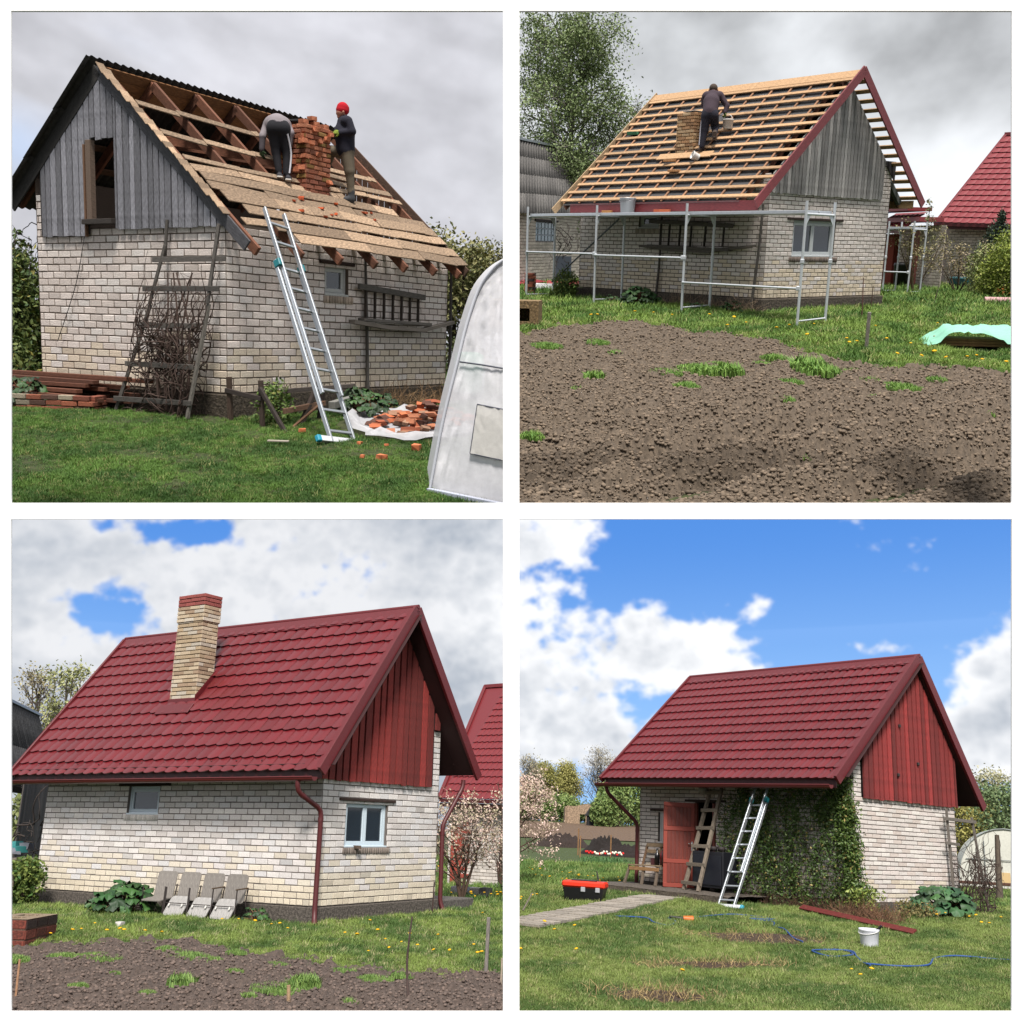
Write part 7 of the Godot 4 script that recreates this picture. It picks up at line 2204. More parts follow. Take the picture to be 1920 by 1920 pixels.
	stick("tall crooked bare stick rising from the soil before the gable", [on_ground(a.x, a.y), on_ground(a.x - 0.06, a.y - 0.02, 0.42), on_ground(a.x - 0.03, a.y, 0.72), on_ground(a.x + 0.0, a.y, 0.98)], 0.016, Color(0.34, 0.27, 0.25))
	stick("thin dark stick at the right gable corner before the downpipe", [on_ground(0.35, -3.05), on_ground(0.36, -3.06, 0.62)], 0.016, Color(0.28, 0.2, 0.18))
	stick("short leaning grey stick in the lawn right of the house", [on_ground(0.9, -5.6), on_ground(0.95, -5.9, 0.34)], 0.02, Color(0.5, 0.46, 0.42))
	backdrop_c()
	var b := [Vector2(0.0, 1.40), Vector2(0.325, 1.481), Vector2(0.398, 1.505), Vector2(0.451, 1.56), Vector2(0.5, 1.571), Vector2(0.55, 1.601), Vector2(0.6, 1.6), Vector2(0.639, 1.56), Vector2(0.678, 1.502), Vector2(0.73, 1.467), Vector2(0.788, 1.434), Vector2(0.84, 1.395), Vector2(0.893, 1.371), Vector2(0.939, 1.379), Vector2(0.998, 1.392)]
	soil_bed("dark_garden_bed", b, 0.2, 1.0, 1.0, 330, 220, Color(0.41, 0.355, 0.325), func(_x: float, _z: float, _u: float, _k: float) -> float: return 0.0, 85)
	var ok := func(x: float, z: float, u: float, k: float) -> float:
		if x < 0.05 and x > -7.8 and z < 0.05 and z > -3.7: return 0.0
		var kb := bound_k(b, u)
		if k < kb - 0.07: return 0.0
		if z < 0.35 and z > 0 and x < 0: return 0.3
		return clampf((k - kb + 0.07) * 9.0, 0.0, 1.0)
	grass("uneven grass strip between dark soil and the red roofed house", 52000, 0.25, 0.998, 1.3, 2.3, ok, 0.085, [Color(0.06, 0.12, 0.02), Color(0.18, 0.25, 0.05), Color(0.32, 0.31, 0.15)], patches(86, 0.8))
	grass("lawn beside and behind the red roofed house", 14000, 0.0, 0.998, 2.3, 7.0, ok, 0.1, [Color(0.05, 0.12, 0.018), Color(0.14, 0.22, 0.04), Color(0.25, 0.26, 0.1)], patches(87, 0.6))
	var ws: Array = []
	for e in [[0.72, 1.26, 0.42, 0.09], [0.745, 1.28, 0.14, 0.18], [0.50, 1.44, 0.36, 0.08], [0.6, 1.45, 0.34, 0.1], [0.63, 1.42, 0.2, 0.1], [0.58, 1.50, 0.2, 0.08], [0.46, 1.44, 0.3, 0.08], [0.4, 1.42, 0.25, 0.09], [0.60, 1.28, 0.08, 0.18], [0.48, 1.27, 0.12, 0.07], [0.56, 1.24, 0.1, 0.06], [0.66, 1.48, 0.15, 0.08], [0.79, 1.36, 0.2, 0.08], [0.83, 1.32, 0.25, 0.08], [0.86, 1.34, 0.2, 0.08], [0.8, 1.2, 0.12, 0.07], [0.68, 1.22, 0.06, 0.09], [0.52, 1.34, 0.07, 0.06], [0.71, 1.4, 0.2, 0.07], [0.66, 1.36, 0.12, 0.06]]:
		var q := fan(e[0], e[1]); ws.append([q.x, q.y, e[2], e[3]])
	weeds("green weeds in the dark soil", ws, [Color(0.07, 0.15, 0.025), Color(0.2, 0.3, 0.07)])
	var ds: Array = []
	for e in [[0.465, 1.63], [0.475, 1.62], [0.49, 1.66], [0.505, 1.6], [0.52, 1.62], [0.525, 1.6], [0.55, 1.6], [0.57, 1.62], [0.44, 1.6], [0.735, 1.285], [0.66, 1.72], [0.68, 1.7], [0.70, 1.68], [0.71, 1.7], [0.72, 1.66], [0.79, 1.62], [0.805, 1.6], [0.82, 1.72], [0.83, 1.65], [0.84, 1.58], [0.86, 1.55], [0.87, 1.6], [0.88, 1.52], [0.9, 1.5], [0.905, 1.62], [0.92, 1.48], [0.955, 1.46], [0.96, 1.47], [0.95, 1.52], [0.77, 1.9], [0.8, 1.86], [0.9, 2.3], [0.92, 2.5], [0.95, 2.4], [0.97, 2.6], [0.96, 1.9], [0.82, 1.48], [0.845, 1.49], [0.64, 1.75], [0.385, 1.62], [0.365, 1.38]]:
		ds.append(fan(e[0], e[1]))
	dandelions("yellow dandelion in the grass strip before the red roofed house", "dandelions before the red roofed house", ds, 0.04)

func backdrop_c() -> void:
	# barn behind to the left
	var o := V(-14.0, -0.3, -3.5)
	var t := thing("barn", "old dark timber barn with a grey corrugated roof at the left edge", "barn", o)
	var p0 := V(-11.6, 2.22, -1.3); var p1 := V(-15.97, 2.23, -5.92)
	var q0 := V(-14.1, 4.60, -2.6)
	var dx := (p1 - p0).normalized()
	var dy := q0 - p0; dy = (dy - dx * dy.dot(dx)).normalized()
	corrugated(t, p0 - o - dy * 0.1, dx, dy, 8.5, 2.72, 1.2, 1.4, 4, Color(0.36, 0.36, 0.37), 0.05)
	beam(t, "ridge_cap", p0 - o + dy * 2.62 - dx * 0.1, p0 - o + dy * 2.62 + dx * 8.6, 0.25, 0.08, mat(Color(0.55, 0.58, 0.62), 0.5, "", Vector3.ONE, "", 1.0, 0.4))
	var n := V(-dx.z, 0, dx.x)
	if n.z < 0: n = -n
	for k in 44:
		var w0 := V(p0.x, 0, p0.z) - n * 0.7 + dx * (k * 0.19) - o
		beam(t, "wall_board", w0 + V(0, 0.0 - 0.1, 0), w0 + V(0, 2.6 + 0.3, 0), 0.17, 0.03, wood(shade(Color(0.34, 0.32, 0.31), 0.3)), n)
	beam(t, "eave_beam", p0 - o - n * 0.3 - V(0, 0.1, 0), p0 - o - n * 0.3 + dx * 8.0 - V(0, 0.1, 0), 0.15, 0.15, wood(Color(0.2, 0.17, 0.16)))
	lone("work_table", "rough table with white plates and scraps before the barn", "table", box_mesh(Vector3(1.4, 0.06, 0.8), 0.01), wood(Color(0.5, 0.46, 0.42)), V(-9.1, 0.55, -0.4), 0.5)
	for k in 6:
		lone("scrap", "white and grey scraps heaped on the rough table by the barn", "scrap", chunk_mesh(k), mat([Color(0.8, 0.8, 0.8), Color(0.45, 0.46, 0.5), Color(0.2, 0.5, 0.5)][k % 3], 0.7), V(-9.0 + rv(-0.4, 0.4), 0.68 + rv(0, 0.25), -0.4 + rv(-0.3, 0.3)), rv(0, 3), "scraps on the barn table").scale *= Vector3(0.3, 0.16, 0.25)
	for e in [[-9.6, 0.0], [-8.6, -0.6]]:
		stick("table leg under the " + ("left" if e[0] < -9.0 else "house side") + " end of the rough table", [on_ground(e[0], e[1]), V(e[0] + 0.5, 0.55, e[1] - 0.2)], 0.03, Color(0.45, 0.42, 0.4), "trestle", "trestle")
	var vs := st()
	tangle(vs, V(-9.6, 0.4, -1.0), V(-9.2, 2.2, -1.2), V(0.6, 0.2, 0.3), 20, 0.018)
	lone("bare_branches", "bare branches before the barn at the left house end", "branches", done(vs), wood(Color(0.26, 0.22, 0.2)), Vector3.ZERO)
	# neighbour's house
	var red := Color(0.44, 0.135, 0.155)
	o = V(-5.5, -0.2, -13.8)
	t = thing("house", "neighbouring brick house with red tiled roof cut by the right edge behind the blossom", "house", o)
	p0 = V(-7.02, 2.31, -13.80); p1 = V(-4.04, 2.24, -13.20)
	q0 = V(-7.46, 6.26, -17.03)
	dx = (p1 - p0).normalized()
	dy = (V(-6.18, 6.20, -16.61) - p1)
	dy = (dy - dx * dy.dot(dx)).normalized()
	var rise := (V(-6.18, 6.20, -16.61) - p1).dot(dy)
	var cut := (q0 - p0).dot(dx)
	var s := st()
	flat(s)
	var top0 := q0; var top1 := V(-6.2, 6.2, -16.6)
	# slope as it runs out of this garden's edge
	quad(s, p0 - o, p1 - o, top1 - o, top0 - o)
	var m := mat(red, 0.45, "faint", Vector3.ONE * 1.3)
	var r := put(t, "roof", done(s), m)
	var g := st()
	var bs := Basis(dx, dy, dx.cross(dy))
	if bs.z.y < 0: bs = Basis(-dx, dy, -bs.z)
	var rows := 17
	for j in rows:
		for i in 16:
			var at := p0 + dx * (0.12 + i * 0.24) + dy * (rise * j / rows) + bs.z * 0.008
			var f := float(j) / rows
			var lx := (p0.lerp(top0, f) - p0).dot(dx)
			var rx := (p1.lerp(top1, f) - p0).dot(dx)
			var x := (at - p0).dot(dx)
			if x < lx + 0.08 or x > rx - 0.12: continue
			g.append_from(tile_mesh(0.24, snappedf(rise / rows, 0.01), 0, 4), 0, Transform3D(bs, at - o))
	put(r, "roof_tiles", g.commit(), m).set_meta("kind", "stuff")
	beam(t, "verge_trim", p0 - o - dx * 0.05, top0 - o - dx * 0.03, 0.12, 0.14, mat(red.darkened(0.15), 0.5))
	beam(t, "ridge_cap", top0 - o, top1 - o, 0.2, 0.12, mat(red, 0.5))
	beam(t, "gutter", p0 - o - V(0, 0.07, 0), p1 - o - V(0, 0.07, 0), 0.14, 0.12, mat(red.darkened(0.35), 0.45))
	beam(t, "soffit", p0 - o - V(0, 0.2, 0.1), p1 - o - V(0, 0.2, 0.1), 0.22, 0.12, mat(red.darkened(0.45), 0.6))
	n = V(-dx.z, 0, dx.x).normalized()
	if n.z < 0: n = -n
	brick_wall_face(t, V(p0.x, -0.3, p0.z) - n * 0.4 - o, V(dx.x, 0, dx.z).normalized(), n, 2.85, 2.4, [[0.1, 0.62, -0.4, 1.75]], Color(0.86, 0.83, 0.80))
	put(t, "door", box_mesh(Vector3(0.52, 1.9, 0.05), 0.005), mat(Color(0.60, 0.27, 0.22), 0.7), Transform3D(Basis(Vector3.UP.cross(n), Vector3.UP, n), V(p0.x, 0.5, p0.z) - n * 0.45 - o + dx * 0.36))
	for k in 8:
		put(t, "quoin", box_mesh(Vector3(0.22 if k % 2 else 0.32, 0.12, 0.05), 0.008), mat(Color(0.60, 0.27, 0.22), 0.9), Transform3D(Basis(Vector3.UP.cross(n), Vector3.UP, n), V(p0.x, 0.0 + k * 0.22, p0.z) - n * 0.38 - o + dx * (0.78 + (0.0 if k % 2 else 0.05))))
	plant("blossom_tree", "flowering apple tree with pale pink blossom right of the red roofed house", "tree", on_ground(-2.0, -7.6), {"h": 2.75, "stems": 4, "lean": 0.3, "trunk_r": 0.045, "start": 0.2, "limbs": 11, "limb": 1.05, "levels": 2, "kids": 3, "leaves": 3000, "leaf": 0.036, "cols": [Color(0.66, 0.47, 0.44), Color(0.36, 0.34, 0.2)], "clump": 0.08, "bark": Color(0.32, 0.25, 0.2), "clip": true})
	plant("blossom_tree", "lower flowering bush at the right edge beside the apple tree", "tree", on_ground(-1.2, -8.6), {"h": 2.0, "stems": 3, "lean": 0.25, "trunk_r": 0.03, "start": 0.2, "limbs": 9, "limb": 0.9, "levels": 2, "kids": 3, "leaves": 1500, "leaf": 0.036, "cols": [Color(0.62, 0.43, 0.40), Color(0.32, 0.31, 0.18)], "clump": 0.08, "bark": Color(0.3, 0.24, 0.2), "clip": true})
	for k in 4:
		lone("garden_rock", ["grey rock at the foot of the blossom tree, leftmost", "larger bluish rock behind the blossom tree trunk", "pale rock right of the blossom tree trunk", "dark small rock at the bed edge by the blossom"][k], "rock", chunk_mesh(k), mat([Color(0.4, 0.4, 0.42), Color(0.5, 0.53, 0.58), Color(0.58, 0.57, 0.56), Color(0.3, 0.3, 0.3)][k], 0.9, "fine"), on_ground(-3.2 + k * 0.35, -9.2 + k * 0.1, 0.12), k).scale *= Vector3(0.3, 0.24, 0.28)
	bush("conifer", "dark evergreen shrub at the right edge under the neighbour's eave", "shrub", on_ground(-2.9, -11.6), [[0, 0.7, 0, 0.4, 0.9, 0.4]], 1500, 0.06, [Color(0.015, 0.04, 0.015), Color(0.06, 0.09, 0.04)])
	plant("bare_tree", "tall bare tree with few leaves at the left edge behind the barn", "tree", on_ground(-41.5, -24.2), {"h": 12.6, "stems": 3, "lean": 0.12, "trunk_r": 0.2, "start": 0.25, "limbs": 18, "limb": 2.6, "levels": 2, "kids": 4, "leaves": 2600, "leaf": 0.10, "cols": [Color(0.20, 0.17, 0.08), Color(0.36, 0.32, 0.18)], "clump": 0.2, "up": 0.2, "bark": Color(0.33, 0.29, 0.27)})
	plant("leafing_tree", "bushy tree in first green leaf behind the left roof edge", "tree", on_ground(-35.6, -22.6), {"h": 11.6, "stems": 3, "lean": 0.16, "trunk_r": 0.2, "start": 0.2, "limbs": 20, "limb": 2.4, "levels": 2, "kids": 4, "leaves": 8000, "leaf": 0.11, "cols": [Color(0.17, 0.20, 0.07), Color(0.42, 0.42, 0.2)], "clump": 0.25, "up": 0.15, "bark": Color(0.33, 0.3, 0.27)})
	bush("hedge", "green hedge far behind the barn at the left", "hedge", on_ground(-31.0, -17.0), [[0, 1.5, 0, 2.5, 2.0, 2.5], [-3, 1.5, -3, 2.5, 2.2, 2.5], [3, 1.2, 2, 2.5, 1.8, 2.5]], 5000, 0.16, [Color(0.06, 0.09, 0.02), Color(0.16, 0.18, 0.06)])
# ---------------------------------------------------------------- lower right: porch side
func garden_e() -> void:
	rng.seed = 404
	var t := thing("brick_house", "white brick house with red roof, open brown door and ivy on its porch wall", "house", Vector3.ZERO)
	var tones := func(_s: float, y: float) -> Color:
		var c: Color = [Color(0.87, 0.84, 0.82), Color(0.84, 0.81, 0.79), Color(0.89, 0.865, 0.84), Color(0.86, 0.82, 0.80), Color(0.82, 0.77, 0.74)][rng.randi() % 5]
		if y < 0.4 and rng.randf() < 0.3: c = c.lerp(Color(0.84, 0.78, 0.64), 0.4)
		return c
	var wl := [4.90, 5.30, 0.88, 1.59]
	var door := [3.56, 4.16, 0.0, 1.82]
	var iv := [2.2, 2.7, 0.88, 1.45]
	shell(t, tones, Color(0.40, 0.37, 0.35), [wl, door, iv], [], [[0.0, 0.27, 3.25]], 0.0871, 0.30, Color(0.40, 0.37, 0.34))
	window(t, false, wl, 1, Color(0.84, 0.84, 0.84)); lintel(t, false, wl, 0.25)
	window(t, false, iv, 1, Color(0.80, 0.80, 0.80))
	lintel(t, false, door, 0.3)
	gable_boards(t, 0.28, 3.86, func(_u: float) -> float: return 1.98, 0.172, 0.042, Color(0.58, 0.20, 0.195), 0.035, 0.12, [], Color(0.17, 0.055, 0.055), 0.035)
	for k in [[1.62, 3.54], [1.49, 2.52], [2.27, 2.80]]:
		put(t, "latch", box_mesh(Vector3(0.05, 0.07, 0.06), 0.012), mat(Color(0.12, 0.11, 0.11), 0.6), Transform3D(fb(true), fp(true, k[0], k[1], 0.09)))
	var red := Color(0.39, 0.112, 0.135)
	red_roof(t, 33, 13, red, keep_tiles)
	downpipe(t, [V(-6.2, 2.2, 0.86), V(-6.2, 1.98, 0.84), V(-5.93, 1.3, 0.05), V(-5.93, -0.05, 0.05)])
	# white inner frame of the doorway and the open leaf
	var dm := mat(Color(0.40, 0.19, 0.15), 0.6)
	for v in [3.6, 4.12]: beam(t, "door_jamb", W(-0.0, 0.0, v), W(-0.0, 1.8, v), 0.07, 0.06, dm, ev())
	var yaw := atan2(-0.5, -0.46)
	var hinge := V(-4.14, 0.0, 0.04)
	var dx := V(-0.42, 0, 0.48).normalized()
	var dn := V(0.48, 0, 0.42).normalized()
	var leaf := put(t, "door", box_mesh(Vector3(0.70, 1.82, 0.045), 0.005), mat(Color(0.52, 0.21, 0.155), 0.55, "faint", Vector3.ONE * 3.0), Transform3D(Basis(-dx, Vector3.UP, dn), hinge + dx * 0.35 + V(0, 0.88, 0)))
	for r in [[-0.62, 0.42], [-0.02, 0.62], [0.60, 0.42]]:
		for k in 6:
			put(leaf, "board", box_mesh(Vector3(0.082, r[1] if r[1] < 0.5 else 0.6, 0.012), 0.005), mat(shade(Color(0.49, 0.195, 0.145), 0.06), 0.55, "grain", Vector3(9, 0.7, 9)), Transform3D(Basis.IDENTITY, V(-0.225 + k * 0.09, r[0], 0.026)))
	for y in [-0.88, -0.365, 0.335, 0.865]:
		put(leaf, "door_rail", box_mesh(Vector3(0.70, 0.09, 0.022), 0.006), mat(Color(0.50, 0.20, 0.15), 0.55), Transform3D(Basis.IDENTITY, V(0, y, 0.03)))
	put(leaf, "handle", tube_mesh([V(0.29, 0.02, 0.03), V(0.29, 0.02, 0.085), V(0.2, 0.02, 0.085)], 0.011, 0.011, 8), mat(Color(0.75, 0.75, 0.75), 0.3, "", Vector3.ONE, "", 1.0, 0.9))
	put(leaf, "handle_plate", box_mesh(Vector3(0.04, 0.2, 0.012), 0.003), mat(Color(0.7, 0.7, 0.7), 0.35, "", Vector3.ONE, "", 1.0, 0.8), Transform3D(Basis.IDENTITY, V(0.29, -0.03, 0.03)))
	put(t, "wall_lamp", lathe_mesh([Vector2(0.01, -0.11), Vector2(0.08, -0.08), Vector2(0.11, 0.0), Vector2(0.09, 0.08), Vector2(0.05, 0.11), Vector2(0.01, 0.12)], 16), mat(Color(0.5, 0.49, 0.46), 0.5), Transform3D(Basis.IDENTITY, V(-3.82, 2.08, 0.12)))
	# porch step
	var s := st()
	var step := crumpled(24, 12, func(a: float, b: float) -> Vector3: return V(-6.2 + a * 4.3, -0.05 + 0.012 * sin(a * 31.0) * cos(b * 17.0) - 0.02 * smoothstep(0.93, 1.0, b), 0.05 + b * (1.5 + 0.05 * sin(a * 13.0))))
	var stp := put(t, "porch_step", step, mat(Color(0.44, 0.40, 0.36), 0.95, "strong", Vector3.ONE * 1.4, "n_coarse", 1.0))
	var front := crumpled(30, 5, func(a: float, b: float) -> Vector3: return V(-6.2 + a * 4.3, -0.07 - b * 0.35, 1.55 + 0.05 * sin(a * 13.0) + 0.05 * b + 0.02 * sin(a * 50.0 + b * 9.0)))
	put(stp, "step_front", front, mat(Color(0.38, 0.34, 0.29), 0.95, "strong", Vector3.ONE * 2.0, "n_coarse", 1.4))
	put(stp, "step_side", crumpled(6, 4, func(a: float, b: float) -> Vector3: return V(-6.2, -0.06 - b * 0.35, 0.05 + a * 1.5)), mat(Color(0.38, 0.34, 0.29), 0.95, "strong", Vector3.ONE * 2.0))
	porch_e()
	yard_e()
	backdrop_e()

func porch_e() -> void:
	# ivy over the wall: strands of leaves with bare wood showing
	var t := thing("ivy", "dark green climbing ivy hanging over the porch wall up to the house corner", "vine", V(-1.7, -0.2, 0.1))
	var o := V(-1.7, -0.2, 0.1)
	var w := st()
	var l := st()
	flat(l)
	var ivy_greens := [Color(0.028, 0.062, 0.012), Color(0.115, 0.175, 0.035)]  # dark and paler leaf greens, mixed at random
	var strands: Array = []
	for k in 46:
		var x := -3.25 + 3.2 * (k + rng.randf()) / 46.0
		var top := rv(1.9, 2.6)
		if x < -2.9: top = rv(1.85, 2.3)
		strands.append([x, top, 0.75 if k % 9 != 4 else 0.15])
	for k in 9: strands.append([rv(-0.16, 0.12), rv(2.0, 2.75), 1.5])
	for q in strands:
		var x: float = q[0]
		var pts: Array = [V(x + rv(-0.2, 0.2), -0.25, 0.12) - o]
		var n := 9
		for i in n:
			var f := (i + 1.0) / n
			pts.append(V(x + rv(-0.12, 0.12) + 0.1 * sin(f * 6.0 + x * 3.0), -0.25 + (q[1] + 0.25) * f, 0.05 + 0.1 * rng.randf()) - o)
		tube(w, bend(pts, 2), rv(0.006, 0.016), 0.004, 4, false)
		var cnt := int(470.0 * q[2])
		for i in cnt:
			var f := 1.0 - pow(rng.randf(), 1.15) * 0.97
			var p: Vector3 = pts[clampi(int(f * n), 0, n)]
			var c: Color = ivy_greens[0].lerp(ivy_greens[1], rng.randf() * (1.0 if q[2] > 1.0 else 0.6))
			if rng.randf() < 0.05: c = Color(0.3, 0.24, 0.08)
			leaf_quad(l, p + V(rng.randfn() * 0.075, rng.randfn() * 0.11, absf(rng.randfn()) * 0.075), rv(0.022, 0.042), c, 0.1)
	for k in 900:
		# clump at the corner foot
		leaf_quad(l, V(0.28 + rng.randfn() * 0.16, 0.28 - 0.25 * absf(rng.randfn()), 0.22 + rng.randfn() * 0.16) - o, rv(0.025, 0.045), ivy_greens[0].lerp(Color(0.28, 0.34, 0.07), rng.randf()), 0.2)
	put(t, "stems", done(w), wood(Color(0.30, 0.22, 0.16), 1))
	put(t, "foliage", done(l), vmat(0.55, "", Vector3.ONE, "", 1.0, 0.25))
	straw("dry_stalks", "dead brown stems heaped at the house corner below the ivy", on_ground(0.05, 0.5), on_ground(1.0, 0.5), 0.3, 0.42, 900, Color(0.44, 0.33, 0.25))
	straw("dry_stalks", "dry stems along the foot of the ivy", on_ground(-2.1, 0.3), on_ground(0.0, 0.3), 0.22, 0.4, 500, Color(0.28, 0.20, 0.15))
	alu_ladder("aluminium extension ladder leaning against the eave in front of the ivy", Vector3(-1.84, -0.25, 1.72), Vector3(-1.83, 2.25, 0.42), Vector3(0.97, 0, 0.1), 0.42, 0.86, 0.26)
	# home-made wooden ladder
	var a := V(-3.77, -0.05, 0.80); var b := V(-3.17, -0.05, 1.02); var c := V(-3.60, 2.1, 0.12); var d := V(-3.28, 2.12, 0.12)
	var lt := thing("wooden_ladder", "home made wooden ladder with nailed rungs leaning beside the open door", "ladder", V(-3.5, -0.05, 0.9))
	o = V(-3.5, -0.05, 0.9)
	var gw := Color(0.55, 0.50, 0.44)
	beam(lt, "rail", a - o, c - o, 0.07, 0.07, wood(gw))
	beam(lt, "rail", b - o, d - o, 0.07, 0.07, wood(gw))
	for k in 6:
		var f := 0.07 + k * 0.178
		beam(lt, "rung", a.lerp(c, f) - o + V(-0.07, 0, 0.05), b.lerp(d, f) - o + V(0.07, 0, 0.05), 0.03, 0.075, wood(shade(gw, 0.12)))
	# bench with bottles
	var bt := thing("bench", "rough wooden bench with a low back against the porch wall", "bench", V(-5.2, -0.05, 0.35))
	o = V(-5.2, -0.05, 0.35)
	var bw := Color(0.62, 0.53, 0.42)
	for k in 3: beam(bt, "seat_board", V(-5.72, 0.36, 0.22 + k * 0.14) - o, V(-4.75, 0.38, 0.22 + k * 0.14) - o, 0.125, 0.03, wood(shade(bw, 0.12)))
	beam(bt, "apron", V(-5.68, 0.29, 0.55) - o, V(-4.75, 0.30, 0.55) - o, 0.025, 0.08, wood(Color(0.66, 0.50, 0.33)))
	for x in [-5.7, -5.25, -4.82]:
		beam(bt, "leg", V(x - (0.1 if x < -5.6 else 0.0), -0.05, 0.58) - o, V(x, 0.34, 0.5) - o, 0.05, 0.06, wood(Color(0.5, 0.44, 0.38)), V(1, 0, 0))
		beam(bt, "back_post", V(x + 0.1, 0.34, 0.2) - o, V(x + 0.18, 0.86, 0.1) - o, 0.04, 0.05, wood(Color(0.52, 0.40, 0.3)), V(1, 0, 0))
	for y in [0.68, 0.82]: beam(bt, "back_board", V(-5.5, y, 0.15) - o, V(-4.7, y + 0.02, 0.13) - o, 0.02, 0.08, wood(shade(bw, 0.12)))
	var bottle := [Vector2(0.001, 0.0), Vector2(0.055, 0.0), Vector2(0.058, 0.2), Vector2(0.05, 0.25), Vector2(0.025, 0.28), Vector2(0.025, 0.36), Vector2(0.001, 0.37)]
	lone("thermos_flask", "black thermos flask standing on the bench", "flask", lathe_mesh(bottle, 14), mat(Color(0.03, 0.03, 0.035), 0.3), V(-4.98, 0.39, 0.36))
	lone("spray_can", "red and black can on the bench right of the black flask", "can", lathe_mesh([Vector2(0.001, 0), Vector2(0.05, 0), Vector2(0.05, 0.26), Vector2(0.03, 0.29), Vector2(0.03, 0.32), Vector2(0.001, 0.32)], 14), mat(Color(0.38, 0.05, 0.08), 0.35), V(-4.84, 0.39, 0.34))
	lone("spray_can", "dark patterned can on the bench next to the open door", "can", lathe_mesh([Vector2(0.001, 0), Vector2(0.05, 0), Vector2(0.05, 0.28), Vector2(0.03, 0.31), Vector2(0.03, 0.34), Vector2(0.001, 0.34)], 14), mat(Color(0.20, 0.12, 0.14), 0.35), V(-4.74, 0.39, 0.4))
	lone("bag", "crumpled dark red cloth on the bench left of the flask", "cloth", chunk_mesh(3), mat(Color(0.22, 0.07, 0.08), 0.9), V(-5.1, 0.46, 0.3)).scale *= Vector3(0.16, 0.16, 0.16)
	var cab := thing("metal_cabinet", "dark metal cabinet under the eave beside the doorway", "cabinet", V(-3.25, -0.05, 0.38))
	put(cab, "body", box_mesh(Vector3(0.86, 0.74, 0.5), 0.01), mat(Color(0.075, 0.08, 0.11), 0.5, "faint"), Transform3D(Basis.IDENTITY, V(0, 0.45, 0)))
	put(cab, "door", box_mesh(Vector3(0.76, 0.6, 0.02), 0.004), mat(Color(0.085, 0.095, 0.13), 0.45), Transform3D(Basis.IDENTITY, V(0, 0.44, 0.262)))
	for sg in [-0.35, 0.35]: beam(cab, "foot", V(sg, 0, -0.2), V(sg, 0, 0.2), 0.06, 0.16, mat(Color(0.06, 0.06, 0.06), 0.8))
	for k in 3: lone("pot", ["small dark pot on the metal cabinet, leftmost", "dark pot in the middle of the metal cabinet", "low dark dish at the ivy end of the metal cabinet"][k], "pot", lathe_mesh([Vector2(0.001, 0), Vector2(0.07, 0), Vector2(0.09, 0.1), Vector2(0.08, 0.1), Vector2(0.001, 0.02)], 12), mat(Color(0.12, 0.09, 0.09), 0.7), V(-3.5 + k * 0.22, 0.78, 0.4))

